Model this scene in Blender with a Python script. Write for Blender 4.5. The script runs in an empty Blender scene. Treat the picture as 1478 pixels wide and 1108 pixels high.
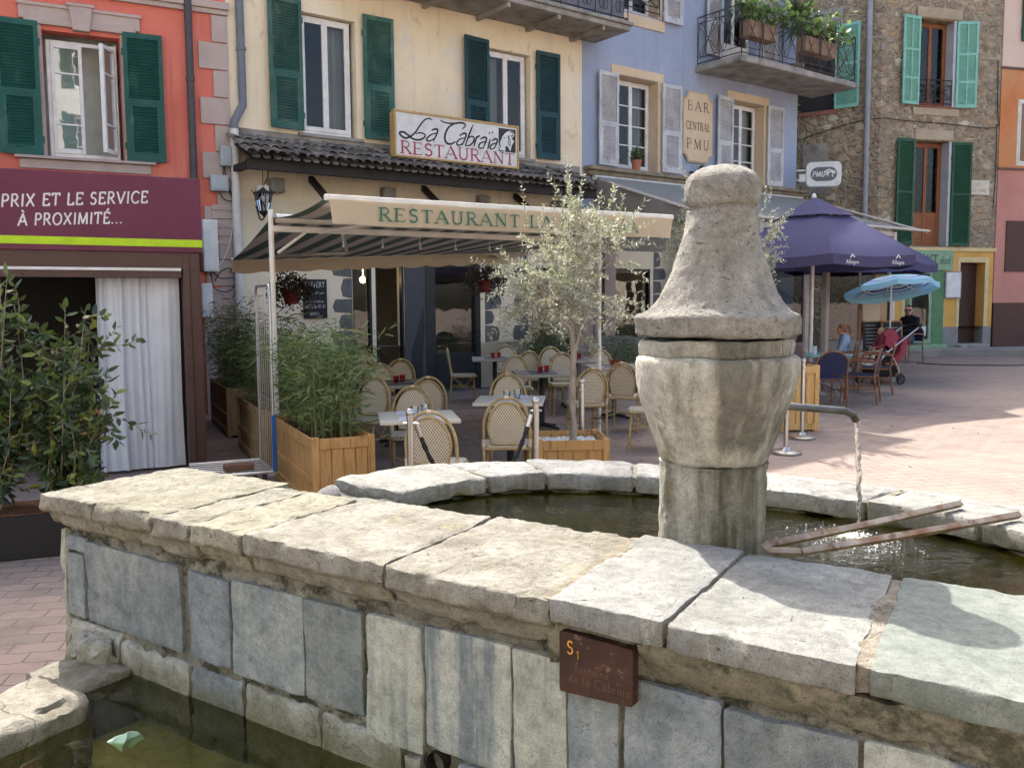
EXPO = 2.12
import bpy, bmesh, math, random
from mathutils import Vector, Matrix, noise, Euler
SC = bpy.context.scene
COL = SC.collection
RN = random.Random(11)
rad = math.radians
def G(x, y): return .012*(y-11)+.007*x          # the square climbs gently away from the fountain

# ------------------------------------------------------------------ materials
def nd(nt, t, ins=None, **pr):
    n = nt.nodes.new('ShaderNode'+t)
    for k, v in pr.items(): setattr(n, k, v)
    for k, v in (ins or {}).items():
        if isinstance(v, bpy.types.NodeSocket): nt.links.new(v, n.inputs[k])
        else: n.inputs[k].default_value = v
    return n
def c4(c): return (c[0], c[1], c[2], 1.)
def mk(name):
    m = bpy.data.materials.new(name); m.use_nodes = True
    return m, m.node_tree, m.node_tree.nodes['Principled BSDF']
def ramp(nt, fac, stops, interp='LINEAR'):
    r = nd(nt, 'ValToRGB', {0: fac}); e = r.color_ramp.elements; r.color_ramp.interpolation = interp
    while len(e) < len(stops): e.new(.5)
    for q, (p, c) in zip(e, stops): q.position = p; q.color = c4(c)
    return r.outputs[0]
def mixc(nt, f, a, b, bt='MIX'):
    n = nd(nt, 'Mix', data_type='RGBA', blend_type=bt)
    for i, v in ((0, f), (6, a), (7, b)):
        if isinstance(v, bpy.types.NodeSocket): nt.links.new(v, n.inputs[i])
        else: n.inputs[i].default_value = v if i == 0 else c4(v)
    return n.outputs[2]
def mth(nt, op, a, b=0., c=0.): return nd(nt, 'Math', {0: a, 1: b, 2: c}, operation=op).outputs[0]
def coord(nt, st=(1, 1, 1), rot=(0, 0, 0), kind='Object'):
    t = nd(nt, 'TexCoord')
    return nd(nt, 'Mapping', {0: t.outputs[kind], 2: rot, 3: st}).outputs[0]
def noi(nt, v, sc, det=5., ro=.55, dist=0.): return nd(nt, 'TexNoise', {'Vector': v, 'Scale': sc, 'Detail': det, 'Roughness': ro, 'Distortion': dist}).outputs[0]
def bumpn(nt, h, s=.3, d=.01, nrm=None):
    i = {'Height': h, 'Strength': s, 'Distance': d}
    if nrm is not None: i['Normal'] = nrm
    return nd(nt, 'Bump', i).outputs[0]
def wm(name, cols, sc=3., st=(1, 1, 1), rough=.85, bump=.3, bs=40., bd=.01, det=6., lo=.3, hi=.7, metal=0., rv=0., spots=(), spec=.3, isl=0.):
    """weathered surface: colours over noise, blotches, fine bump"""
    m, nt, b = mk(name); v = coord(nt, st)
    n = len(cols); f = noi(nt, v, sc, det)
    col = ramp(nt, f, [(lo+(hi-lo)*i/max(1, n-1), c) for i, c in enumerate(cols)]) if n > 1 else None
    if col is None:
        r = nd(nt, 'RGB'); r.outputs[0].default_value = c4(cols[0]); col = r.outputs[0]
    v1 = coord(nt)
    for (c, s, th, soft, am, stt) in spots:
        vv = coord(nt, stt); g = noi(nt, vv, s, 6., .62)
        k = ramp(nt, g, [(th, (0, 0, 0)), (min(1, th+soft), (am, am, am))])
        col = mixc(nt, k, col, c)
    if rv or isl:
        src = nd(nt, 'ObjectInfo').outputs['Random'] if rv else nd(nt, 'NewGeometry').outputs['Random Per Island']
        a = rv or isl
        col = mixc(nt, 1., col, nd(nt, 'CombineColor', {0: mth(nt, 'MULTIPLY_ADD', src, 2*a, 1-a), 1: mth(nt, 'MULTIPLY_ADD', src, 2*a, 1-a), 2: mth(nt, 'MULTIPLY_ADD', src, 2*a, 1-a)}).outputs[0], 'MULTIPLY')
    nt.links.new(col, b.inputs['Base Color'])
    b.inputs['Roughness'].default_value = rough; b.inputs['Metallic'].default_value = metal
    b.inputs['Specular IOR Level'].default_value = spec
    if bump:
        h = noi(nt, v1, bs, 6., .65)
        nt.links.new(bumpn(nt, h, bump, bd), b.inputs['Normal'])
    return m
def flat(name, c, rough=.6, metal=0., spec=.4, rv=0.): return wm(name, [tuple(x*.86 for x in c), tuple(min(1, x*1.1) for x in c)], sc=6., rough=rough, bump=.06, bs=80., bd=.003, metal=metal, spec=spec, rv=rv)
def plaster(name, a, b, c, stain, sa=.55, bump=.35, wear=()):
    return wm(name, [a, b, c], sc=.9, rough=.92, bump=bump, bs=26., bd=.008, lo=.25, hi=.75, spec=.15,
              spots=[(stain, 2.2, .56, .18, sa, (1., 1., .16)), (tuple(x*.75 for x in a), 5., .62, .1, .5, (1, 1, 1)), (tuple(min(1, x*1.25) for x in c), 9., .66, .06, .5, (1, 1, 1)), (tuple(x*.62 for x in b), 7., .57, .12, .38, (1., 1., .05)), *wear])
def leafmat(name, cols, trans=.3, rough=.5):
    m, nt, b = mk(name)
    r = nd(nt, 'NewGeometry').outputs['Random Per Island']
    n = len(cols); col = ramp(nt, r, [(i/max(1, n-1), c) for i, c in enumerate(cols)])
    nt.links.new(col, b.inputs['Base Color']); b.inputs['Roughness'].default_value = rough
    t = nd(nt, 'BsdfTranslucent', {0: mixc(nt, .4, col, (.35, .42, .08))})
    mx = nd(nt, 'MixShader', {0: trans, 1: b.outputs[0], 2: t.outputs[0]})
    nt.links.new(mx.outputs[0], nt.nodes['Material Output'].inputs[0]); return m
def glassmat(name, tint=(.9, .93, .92), ior=1.45, rough=.0, add=0.):
    m, nt, b = mk(name)
    fr = nd(nt, 'Fresnel', {0: ior}); f = mth(nt, 'ADD', fr.outputs[0], add)
    tr = nd(nt, 'BsdfTransparent', {0: c4(tint)}); gl = nd(nt, 'BsdfGlossy', {0: (1, 1, 1, 1), 'Roughness': rough})
    nt.links.new(bumpn(nt, noi(nt, coord(nt), 3., 2.), .03, .02), gl.inputs['Normal'])
    nt.links.new(nd(nt, 'MixShader', {0: f, 1: tr.outputs[0], 2: gl.outputs[0]}).outputs[0], nt.nodes['Material Output'].inputs[0]); return m
def dotmat(name, ax, base, dot, ku, kv, r=.30):
    m, nt, b = mk(name); sp = nd(nt, 'SeparateXYZ', {0: coord(nt)})
    u = mth(nt, 'MULTIPLY', sp.outputs[0], ku); v = mth(nt, 'MULTIPLY', sp.outputs[ax], kv)
    u2 = mth(nt, 'ADD', u, mth(nt, 'MULTIPLY', mth(nt, 'FLOORED_MODULO', mth(nt, 'FLOOR', v), 2.), .5))
    du = mth(nt, 'SUBTRACT', mth(nt, 'FRACT', u2), .5); dv = mth(nt, 'SUBTRACT', mth(nt, 'FRACT', v), .5)
    d = mth(nt, 'ADD', mth(nt, 'ABSOLUTE', du), mth(nt, 'MULTIPLY', mth(nt, 'ABSOLUTE', dv), .8))
    k = mth(nt, 'LESS_THAN', d, r)
    nt.links.new(mixc(nt, k, mixc(nt, noi(nt, coord(nt), 30.), base, tuple(x*.7 for x in base)), dot), b.inputs['Base Color'])
    b.inputs['Roughness'].default_value = .6
    nt.links.new(bumpn(nt, d, .4, .004), b.inputs['Normal']); return m
def stripemat(name, ax, period, cols, rough=.9):
    m, nt, b = mk(name); sp = nd(nt, 'SeparateXYZ', {0: coord(nt)})
    f = mth(nt, 'FRACT', mth(nt, 'DIVIDE', sp.outputs[ax], period))
    n = len(cols); col = ramp(nt, f, [(i/n, c) for i, c in enumerate(cols)], 'CONSTANT')
    nt.links.new(mixc(nt, mth(nt, 'MULTIPLY', noi(nt, coord(nt), 3.), .35), col, (.08, .075, .06)), b.inputs['Base Color']); b.inputs['Roughness'].default_value = rough
    t = nd(nt, 'BsdfTranslucent', {0: col})
    nt.links.new(nd(nt, 'MixShader', {0: .13, 1: b.outputs[0], 2: t.outputs[0]}).outputs[0], nt.nodes['Material Output'].inputs[0])
    return m
def cloth(name, c, trans=.25, rough=.9):
    m, nt, b = mk(name); v = coord(nt)
    col = mixc(nt, noi(nt, v, 2.5, 4.), tuple(x*.8 for x in c), tuple(min(1, x*1.12) for x in c))
    nt.links.new(col, b.inputs['Base Color']); b.inputs['Roughness'].default_value = rough; b.inputs['Specular IOR Level'].default_value = .15
    nt.links.new(bumpn(nt, noi(nt, v, 7., 3.), .25, .02), b.inputs['Normal'])
    t = nd(nt, 'BsdfTranslucent', {0: col})
    nt.links.new(nd(nt, 'MixShader', {0: trans, 1: b.outputs[0], 2: t.outputs[0]}).outputs[0], nt.nodes['Material Output'].inputs[0]); return m
M = {}
def rubble(name):
    m, nt, b = mk(name); w = coord(nt, (1, 1, 1.35))
    dis = nd(nt, 'TexNoise', {'Vector': w, 'Scale': 3.5, 'Detail': 4.})
    v = nd(nt, 'VectorMath', {0: w, 1: nd(nt, 'VectorMath', {0: dis.outputs['Color'], 'Scale': .22}, operation='SCALE').outputs[0]}, operation='ADD').outputs[0]
    vo = nd(nt, 'TexVoronoi', {'Vector': v, 'Scale': 4.3, 'Randomness': 1.}); ve = nd(nt, 'TexVoronoi', {'Vector': v, 'Scale': 4.3}, feature='DISTANCE_TO_EDGE')
    sep = nd(nt, 'SeparateColor', {0: vo.outputs['Color']})
    vo2 = nd(nt, 'TexVoronoi', {'Vector': v, 'Scale': 9.5}); sep2 = nd(nt, 'SeparateColor', {0: vo2.outputs['Color']}); ve2 = nd(nt, 'TexVoronoi', {'Vector': v, 'Scale': 9.5}, feature='DISTANCE_TO_EDGE')
    sm = mth(nt, 'GREATER_THAN', sep.outputs[1], .52)
    cv = mth(nt, 'ADD', mth(nt, 'MULTIPLY', sep.outputs[0], mth(nt, 'SUBTRACT', 1., sm)), mth(nt, 'MULTIPLY', sep2.outputs[0], sm))
    ev = mth(nt, 'MINIMUM', ve.outputs[0], mth(nt, 'ADD', ve2.outputs[0], mth(nt, 'MULTIPLY', mth(nt, 'SUBTRACT', 1., sm), 1.)))
    col = ramp(nt, cv, [(0, (.30, .22, .135)), (.3, (.45, .345, .22)), (.55, (.56, .455, .31)), (.78, (.38, .32, .25)), (.92, (.50, .32, .18)), (.97, (.75, .68, .53))])
    n2 = noi(nt, w, 14., 8., .7); col = mixc(nt, mth(nt, 'MULTIPLY', n2, .5), col, (.19, .145, .10))
    k = ramp(nt, ev, [(.005, (1, 1, 1)), (.10, (0, 0, 0))])
    mort = mixc(nt, noi(nt, w, 6.), (.34, .265, .18), (.58, .475, .33))
    col = mixc(nt, k, col, mort)
    big = ramp(nt, noi(nt, w, .55, 3.), [(.42, (0, 0, 0)), (.62, (.55, .55, .55))]); col = mixc(nt, big, col, (.27, .225, .17))
    nt.links.new(col, b.inputs['Base Color']); b.inputs['Roughness'].default_value = .95; b.inputs['Specular IOR Level'].default_value = .1
    h = mth(nt, 'ADD', mth(nt, 'MINIMUM', mth(nt, 'MULTIPLY', ev, 5.), 1.), mth(nt, 'MULTIPLY', n2, .5))
    nt.links.new(bumpn(nt, h, .9, .05), b.inputs['Normal']); return m
def pavers(name):
    m, nt, b = mk(name); v0 = coord(nt, rot=(0, 0, rad(-9)))
    wob = nd(nt, 'TexNoise', {'Vector': v0, 'Scale': 5., 'Detail': 2.})
    v = nd(nt, 'VectorMath', {0: v0, 1: nd(nt, 'VectorMath', {0: wob.outputs['Color'], 'Scale': .012}, operation='SCALE').outputs[0]}, operation='ADD').outputs[0]
    sx_ = nd(nt, 'SeparateXYZ', {0: v}); zz = mth(nt, 'PINGPONG', sx_.outputs[0], .0625)
    v = nd(nt, 'CombineXYZ', {0: sx_.outputs[0], 1: mth(nt, 'MULTIPLY_ADD', zz, .22, sx_.outputs[1]), 2: 0.}).outputs[0]
    br = nd(nt, 'TexBrick', {'Vector': v, 'Color1': (.272, .205, .17, 1), 'Color2': (.205, .168, .148, 1), 'Mortar': (.10, .075, .065, 1), 'Scale': 1., 'Mortar Size': .0065, 'Mortar Smooth': .3, 'Bias': 0., 'Brick Width': .25, 'Row Height': .135})
    big = noi(nt, v0, .7, 6., .6)
    col = mixc(nt, ramp(nt, big, [(.4, (0, 0, 0)), (.7, (.6, .6, .6))]), br.outputs[0], (.275, .205, .17))
    col = mixc(nt, ramp(nt, noi(nt, v0, 2.6, 8., .7), [(.48, (0, 0, 0)), (.66, (.65, .65, .65))]), col, (.15, .115, .10))
    col = mixc(nt, ramp(nt, noi(nt, v0, .33, 4., .65), [(.46, (0, 0, 0)), (.60, (.5, .5, .5))]), col, (.285, .222, .185)); gum = nd(nt, 'TexVoronoi', {'Vector': v0, 'Scale': 1.7}).outputs[0]; col = mixc(nt, ramp(nt, gum, [(.03, (.7, .7, .7)), (.045, (0, 0, 0))]), col, (.07, .06, .055))
    col = mixc(nt, ramp(nt, noi(nt, v0, 60., 3., .7), [(.62, (0, 0, 0)), (.72, (.5, .5, .5))]), col, (.12, .085, .07))
    nt.links.new(col, b.inputs['Base Color']); b.inputs['Roughness'].default_value = .82; b.inputs['Specular IOR Level'].default_value = .25
    h = mth(nt, 'ADD', mth(nt, 'MULTIPLY', br.outputs[1], -1.), mth(nt, 'MULTIPLY', noi(nt, v0, 30., 6.), .5))
    nt.links.new(bumpn(nt, h, .5, .006), b.inputs['Normal']); return m
def stonemat(name, cols, sc=5., st=(1, 1, 1), pit=.6, pitsc=55., lich=None, streak=None, crust=None, bump=.7, bd=.012, dark=(.06, .052, .042), cracks=.5, scr=0., tide=None, runs=0.):
    """old quarried stone: clouds, chisel pits, lichen, damp streaks, lime crust"""
    m, nt, b = mk(name); v = coord(nt, st); o = coord(nt)
    n = len(cols); col = ramp(nt, noi(nt, v, sc, 8., .62, .4), [(.28+.44*i/max(1, n-1), c) for i, c in enumerate(cols)])
    if streak: col = mixc(nt, ramp(nt, noi(nt, coord(nt, (1, 1, .1)), streak[1], 5., .6), [(streak[2], (0, 0, 0)), (streak[2]+.12, (streak[3],)*3)]), col, streak[0])
    if lich: col = mixc(nt, ramp(nt, noi(nt, o, lich[1], 7., .68), [(lich[2], (0, 0, 0)), (lich[2]+.08, (lich[3],)*3)]), col, lich[0])
    if crust: col = mixc(nt, ramp(nt, noi(nt, coord(nt, (1, 1, .35)), crust[1], 9., .75), [(crust[2], (0, 0, 0)), (crust[2]+.05, (crust[3],)*3)]), col, crust[0])
    if runs:
        rn_ = noi(nt, coord(nt, (1, 1, .06)), 13., 5., .7); col = mixc(nt, ramp(nt, rn_, [(.54, (0, 0, 0)), (.66, (runs,)*3)]), col, (.46, .46, .43)); col = mixc(nt, ramp(nt, rn_, [(.30, (runs*.9,)*3), (.42, (0, 0, 0))]), col, (.055, .055, .045))
    if tide:
        zz = nd(nt, 'SeparateXYZ', {0: o}).outputs[2]; hgt = mth(nt, 'ADD', zz, mth(nt, 'MULTIPLY', noi(nt, o, 9., 5.), -.16))
        col = mixc(nt, ramp(nt, mth(nt, 'MULTIPLY_ADD', mth(nt, 'SUBTRACT', hgt, tide), 4., .5), [(.30, (.62,)*3), (.62, (0, 0, 0))]), col, (.15, .145, .06))
    p1 = noi(nt, o, pitsc, 5., .7); p2 = noi(nt, coord(nt, (1, .45, 1), (0, 0, .5)), pitsc*.55, 4., .6, 1.2)
    pk = ramp(nt, mth(nt, 'MINIMUM', p1, mth(nt, 'ADD', p2, .03)), [(.26, (pit,)*3), (.40, (0, 0, 0))])
    col = mixc(nt, pk, col, dark)
    ob = nd(nt, 'ObjectInfo').outputs['Random']; q_ = mth(nt, 'MULTIPLY_ADD', ob, .30, .85); q2 = mth(nt, 'MULTIPLY_ADD', mth(nt, 'FRACT', mth(nt, 'MULTIPLY', ob, 7.3)), .12, .94)
    col = mixc(nt, 1., col, nd(nt, 'CombineColor', {0: q_, 1: q_, 2: mth(nt, 'MULTIPLY', q_, q2)}).outputs[0], 'MULTIPLY')
    md = noi(nt, o, 24., 7., .72); mq = ramp(nt, md, [(.28, (.58, .58, .55)), (.5, (1, 1, 1)), (.72, (1.32, 1.32, 1.28))]); col = mixc(nt, .85, col, mq, 'MULTIPLY')
    fine = noi(nt, o, 190., 3., .75); col = mixc(nt, ramp(nt, fine, [(.30, (.75,)*3), (.47, (0, 0, 0))]), col, tuple(x*.38 for x in cols[0]))
    col = mixc(nt, ramp(nt, fine, [(.60, (0, 0, 0)), (.74, (.35,)*3)]), col, tuple(min(1, x*1.35) for x in cols[-1]))
    wv = nd(nt, 'VectorMath', {0: o, 1: nd(nt, 'VectorMath', {0: nd(nt, 'TexNoise', {'Vector': o, 'Scale': 6., 'Detail': 5.}).outputs['Color'], 'Scale': .35}, operation='SCALE').outputs[0]}, operation='ADD').outputs[0]
    cr = nd(nt, 'TexVoronoi', {'Vector': wv, 'Scale': 2.1}, feature='DISTANCE_TO_EDGE').outputs[0]
    ck = mth(nt, 'MULTIPLY', ramp(nt, cr, [(.001, (1, 1, 1)), (.006, (0, 0, 0))]), ramp(nt, noi(nt, o, 2.3, 3.), [(.48, (0, 0, 0)), (.56, (cracks,)*3)])); col = mixc(nt, ck, col, dark)
    if scr:
        s1 = noi(nt, coord(nt, (1, .28, 1), (0, 0, .35)), 26., 3., .6, 2.2); s2 = noi(nt, coord(nt, (.3, 1, 1), (0, 0, -.5)), 19., 3., .6, 2.5)
        sm = ramp(nt, mth(nt, 'MINIMUM', s1, s2), [(.27, (scr,)*3), (.335, (0, 0, 0))]); col = mixc(nt, sm, col, tuple(x*.42 for x in cols[0])); ck = mth(nt, 'ADD', ck, sm)
    nt.links.new(col, b.inputs['Base Color']); b.inputs['Roughness'].default_value = .9; b.inputs['Specular IOR Level'].default_value = .2
    h = mth(nt, 'ADD', mth(nt, 'SUBTRACT', mth(nt, 'MULTIPLY', fine, .5), ck), mth(nt, 'MULTIPLY', mth(nt, 'MINIMUM', p1, mth(nt, 'ADD', p2, .03)), 1.2)); h = mth(nt, 'ADD', h, noi(nt, o, 11., 6., .6))
    nt.links.new(bumpn(nt, h, bump, bd), b.inputs['Normal']); return m
def watermat(name, tint, rough=.01, wsc=9., ws=.35, wd=.02, centre=None):
    m, nt, b = mk(name); v = coord(nt, (1, 1.6, 1))
    h = mth(nt, 'ADD', noi(nt, v, wsc, 3., .5, .6), mth(nt, 'MULTIPLY', noi(nt, v, wsc*3.2, 2.), .3))
    if centre:
        d = nd(nt, 'VectorMath', {0: coord(nt), 1: centre}, operation='DISTANCE').outputs['Value']
        fall = mth(nt, 'POWER', mth(nt, 'MAXIMUM', mth(nt, 'SUBTRACT', 1., mth(nt, 'MULTIPLY', d, 1.25)), 0.), 1.6)
        w = mth(nt, 'SINE', mth(nt, 'MULTIPLY', mth(nt, 'ADD', d, mth(nt, 'MULTIPLY', h, .12)), 75.))
        h = mth(nt, 'ADD', h, mth(nt, 'MULTIPLY', fall, mth(nt, 'ADD', mth(nt, 'MULTIPLY', w, .45), mth(nt, 'MULTIPLY', noi(nt, v, 45., 4.), 2.2))))
    nb = bumpn(nt, h, ws, wd)
    fr = nd(nt, 'Fresnel', {0: 1.33, 'Normal': nb}); tr = nd(nt, 'BsdfTransparent', {0: c4(tint)}); gl = nd(nt, 'BsdfGlossy', {0: (1, 1, 1, 1), 'Roughness': rough, 'Normal': nb})
    nt.links.new(nd(nt, 'MixShader', {0: fr.outputs[0], 1: tr.outputs[0], 2: gl.outputs[0]}).outputs[0], nt.nodes['Material Output'].inputs[0]); return m
def emis(name, c, s):
    m, nt, b = mk(name); b.inputs['Base Color'].default_value = c4(c); b.inputs['Emission Color'].default_value = c4(c); b.inputs['Emission Strength'].default_value = s; return m
def wood(name, a, b_, rv=0., st=(6, 6, .7), rough=.65):
    return wm(name, [a, b_, tuple(x*.6 for x in a)], sc=4., st=st, rough=rough, bump=.2, bs=30., bd=.003, rv=rv, spots=[(tuple(x*.45 for x in a), 9., .68, .06, .7, (1, 1, .4))])

# ------------------------------------------------------------------ mesh builder
class MB:
    def __init__(s, X=None): s.v = []; s.f = []; s.mi = []; s.X = X; s.cm = 0
    def add(s, vs, fs):
        o = len(s.v)
        s.v += [tuple(s.X @ Vector(p)) for p in vs] if s.X is not None else [tuple(p) for p in vs]
        s.f += [tuple(i+o for i in f) for f in fs]; s.mi += [s.cm]*len(fs); return s
    def box(s, c, d, rz=0., rx=0., ry=0., e=None):
        hx, hy, hz = d[0]/2, d[1]/2, d[2]/2; R = Euler((rx, ry, rz)).to_matrix(); c = Vector(c)
        vs = [c + R @ Vector((x*hx, y*hy, z*hz)) for z in (-1, 1) for y in (-1, 1) for x in (-1, 1)]
        return s.add(vs, [(0, 2, 3, 1), (4, 5, 7, 6), (0, 1, 5, 4), (2, 6, 7, 3), (0, 4, 6, 2), (1, 3, 7, 5)])
    def bx(s, x0, x1, y0, y1, z0, z1): return s.box(((x0+x1)/2, (y0+y1)/2, (z0+z1)/2), (abs(x1-x0), abs(y1-y0), abs(z1-z0)))
    def quad(s, *p): return s.add(p, [tuple(range(len(p)))])
    def tube(s, pts, r, n=8, cap=True, closed=False, flat=1.):
        pts = [Vector(p) for p in pts]; k = len(pts); rr = r if isinstance(r, (list, tuple)) else [r]*k
        vs = []; ref = None
        for i, p in enumerate(pts):
            if closed: t = pts[(i+1) % k]-pts[i-1]
            else: t = pts[min(i+1, k-1)]-pts[max(i-1, 0)]
            t = t.normalized() if t.length > 1e-9 else Vector((0, 0, 1))
            if ref is None: ref = Vector((0, 0, 1)) if abs(t.z) < .9 else Vector((1, 0, 0))
            a = ref - t*ref.dot(t)
            if a.length < 1e-6: a = t.orthogonal()
            a.normalize(); b = t.cross(a); ref = a
            vs += [p + (a*math.cos(2*math.pi*j/n)*flat + b*math.sin(2*math.pi*j/n))*rr[i] for j in range(n)]
        fs = []
        for i in range(k if closed else k-1):
            for j in range(n):
                q = (i+1) % k
                fs.append((i*n+j, i*n+(j+1) % n, q*n+(j+1) % n, q*n+j))
        if cap and not closed: fs += [tuple(range(n-1, -1, -1)), tuple((k-1)*n+j for j in range(n))]
        return s.add(vs, fs)
    def lathe(s, prof, n=24, c=(0, 0, 0), sx=1., sy=1.):
        vs = [(c[0]+r*math.cos(2*math.pi*j/n)*sx, c[1]+r*math.sin(2*math.pi*j/n)*sy, c[2]+z) for r, z in prof for j in range(n)]
        fs = [(i*n+j, i*n+(j+1) % n, (i+1)*n+(j+1) % n, (i+1)*n+j) for i in range(len(prof)-1) for j in range(n)]
        if prof[0][0] > 1e-4: fs.append(tuple(range(n-1, -1, -1)))
        if prof[-1][0] > 1e-4: fs.append(tuple((len(prof)-1)*n+j for j in range(n)))
        return s.add(vs, fs)
    def ball(s, c, r, n=12, m=8, sc=(1, 1, 1)):
        pr = [(max(1e-5, r*math.sin(math.pi*i/m)), -r*math.cos(math.pi*i/m)) for i in range(m+1)]
        vs = [(c[0]+q*math.cos(2*math.pi*j/n)*sc[0], c[1]+q*math.sin(2*math.pi*j/n)*sc[1], c[2]+z*sc[2]) for q, z in pr for j in range(n)]
        return s.add(vs, [(i*n+j, i*n+(j+1) % n, (i+1)*n+(j+1) % n, (i+1)*n+j) for i in range(m) for j in range(n)])
    def prism(s, poly, y0, y1, ax='y'):
        """polygon in xz (ax y) or xy (ax z), pushed between y0 and y1"""
        n = len(poly)
        f = (lambda p, d: (p[0], d, p[1])) if ax == 'y' else (lambda p, d: (p[0], p[1], d))
        vs = [f(p, y0) for p in poly]+[f(p, y1) for p in poly]
        return s.add(vs, [tuple(range(n)), tuple(range(2*n-1, n-1, -1))]+[(i, i+n, (i+1) % n+n, (i+1) % n) for i in range(n)])
    def build(s, name, mat, parent=None, smooth=0., bevel=0., seg=1, sub=0, amp=0., nsc=6., kind=None, loc=None):
        me = bpy.data.meshes.new(name); me.from_pydata(s.v, [], s.f)
        for q in (mat if isinstance(mat, (list, tuple)) else [mat]): me.materials.append(q)
        if max(s.mi, default=0) > 0: me.polygons.foreach_set('material_index', s.mi)
        if bevel or sub or amp:
            b = bmesh.new(); b.from_mesh(me)
            if bevel:
                b.normal_update()
                es = [e for e in b.edges if len(e.link_faces) == 2 and e.calc_face_angle(0) > .5]
                bmesh.ops.bevel(b, geom=es, offset=bevel, segments=seg, affect='EDGES', profile=.6, clamp_overlap=True)
            if sub: bmesh.ops.subdivide_edges(b, edges=b.edges[:], cuts=sub, use_grid_fill=True)
            if amp:
                for v in b.verts: v.co += noise.noise_vector(v.co*nsc)*amp
            b.to_mesh(me); b.free()
        if smooth:
            me.polygons.foreach_set('use_smooth', [True]*len(me.polygons)); me.set_sharp_from_angle(angle=rad(smooth))
        me.update()
        o = bpy.data.objects.new(name, me); COL.objects.link(o)
        if parent is not None: o.parent = parent
        if loc: o.location = loc
        if kind: o['kind'] = kind
        return o
def tag(o, label, cat, group=None):
    o['label'] = label; o['category'] = cat
    if group: o['group'] = group
    return o
def thing(name, label, cat, loc=(0, 0, 0), rz=0., group=None):
    o = bpy.data.objects.new(name, None); COL.objects.link(o); o.empty_display_size = .2
    o.location = loc; o.rotation_euler = (0, 0, rz); return tag(o, label, cat, group)
def dup(o, loc, rz, label, group=None, rnd=None):
    def cp(a, par):
        c = a.copy(); COL.objects.link(c)
        if par is not None: c.parent = par
        for ch in a.children: cp(ch, c)
        return c
    r = cp(o, None); r.location = loc; r.rotation_euler = (0, 0, rz); r['label'] = label
    if group: r['group'] = group
    return r
def arc(cx, cy, rx, ry, a0, a1, n=10): return [(cx+rx*math.cos(rad(a0+(a1-a0)*i/n)), cy+ry*math.sin(rad(a0+(a1-a0)*i/n))) for i in range(n+1)]
def spline(pts, k=6):
    out = []; P = [Vector(p) for p in pts]
    for i in range(len(P)-1):
        a, b, c, d = P[max(i-1, 0)], P[i], P[i+1], P[min(i+2, len(P)-1)]
        for j in range(k):
            t = j/k
            out.append(.5*((2*b)+(c-a)*t+(2*a-5*b+4*c-d)*t*t+(3*b-a-3*c+d)*t**3))
    out.append(P[-1]); return out
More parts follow.
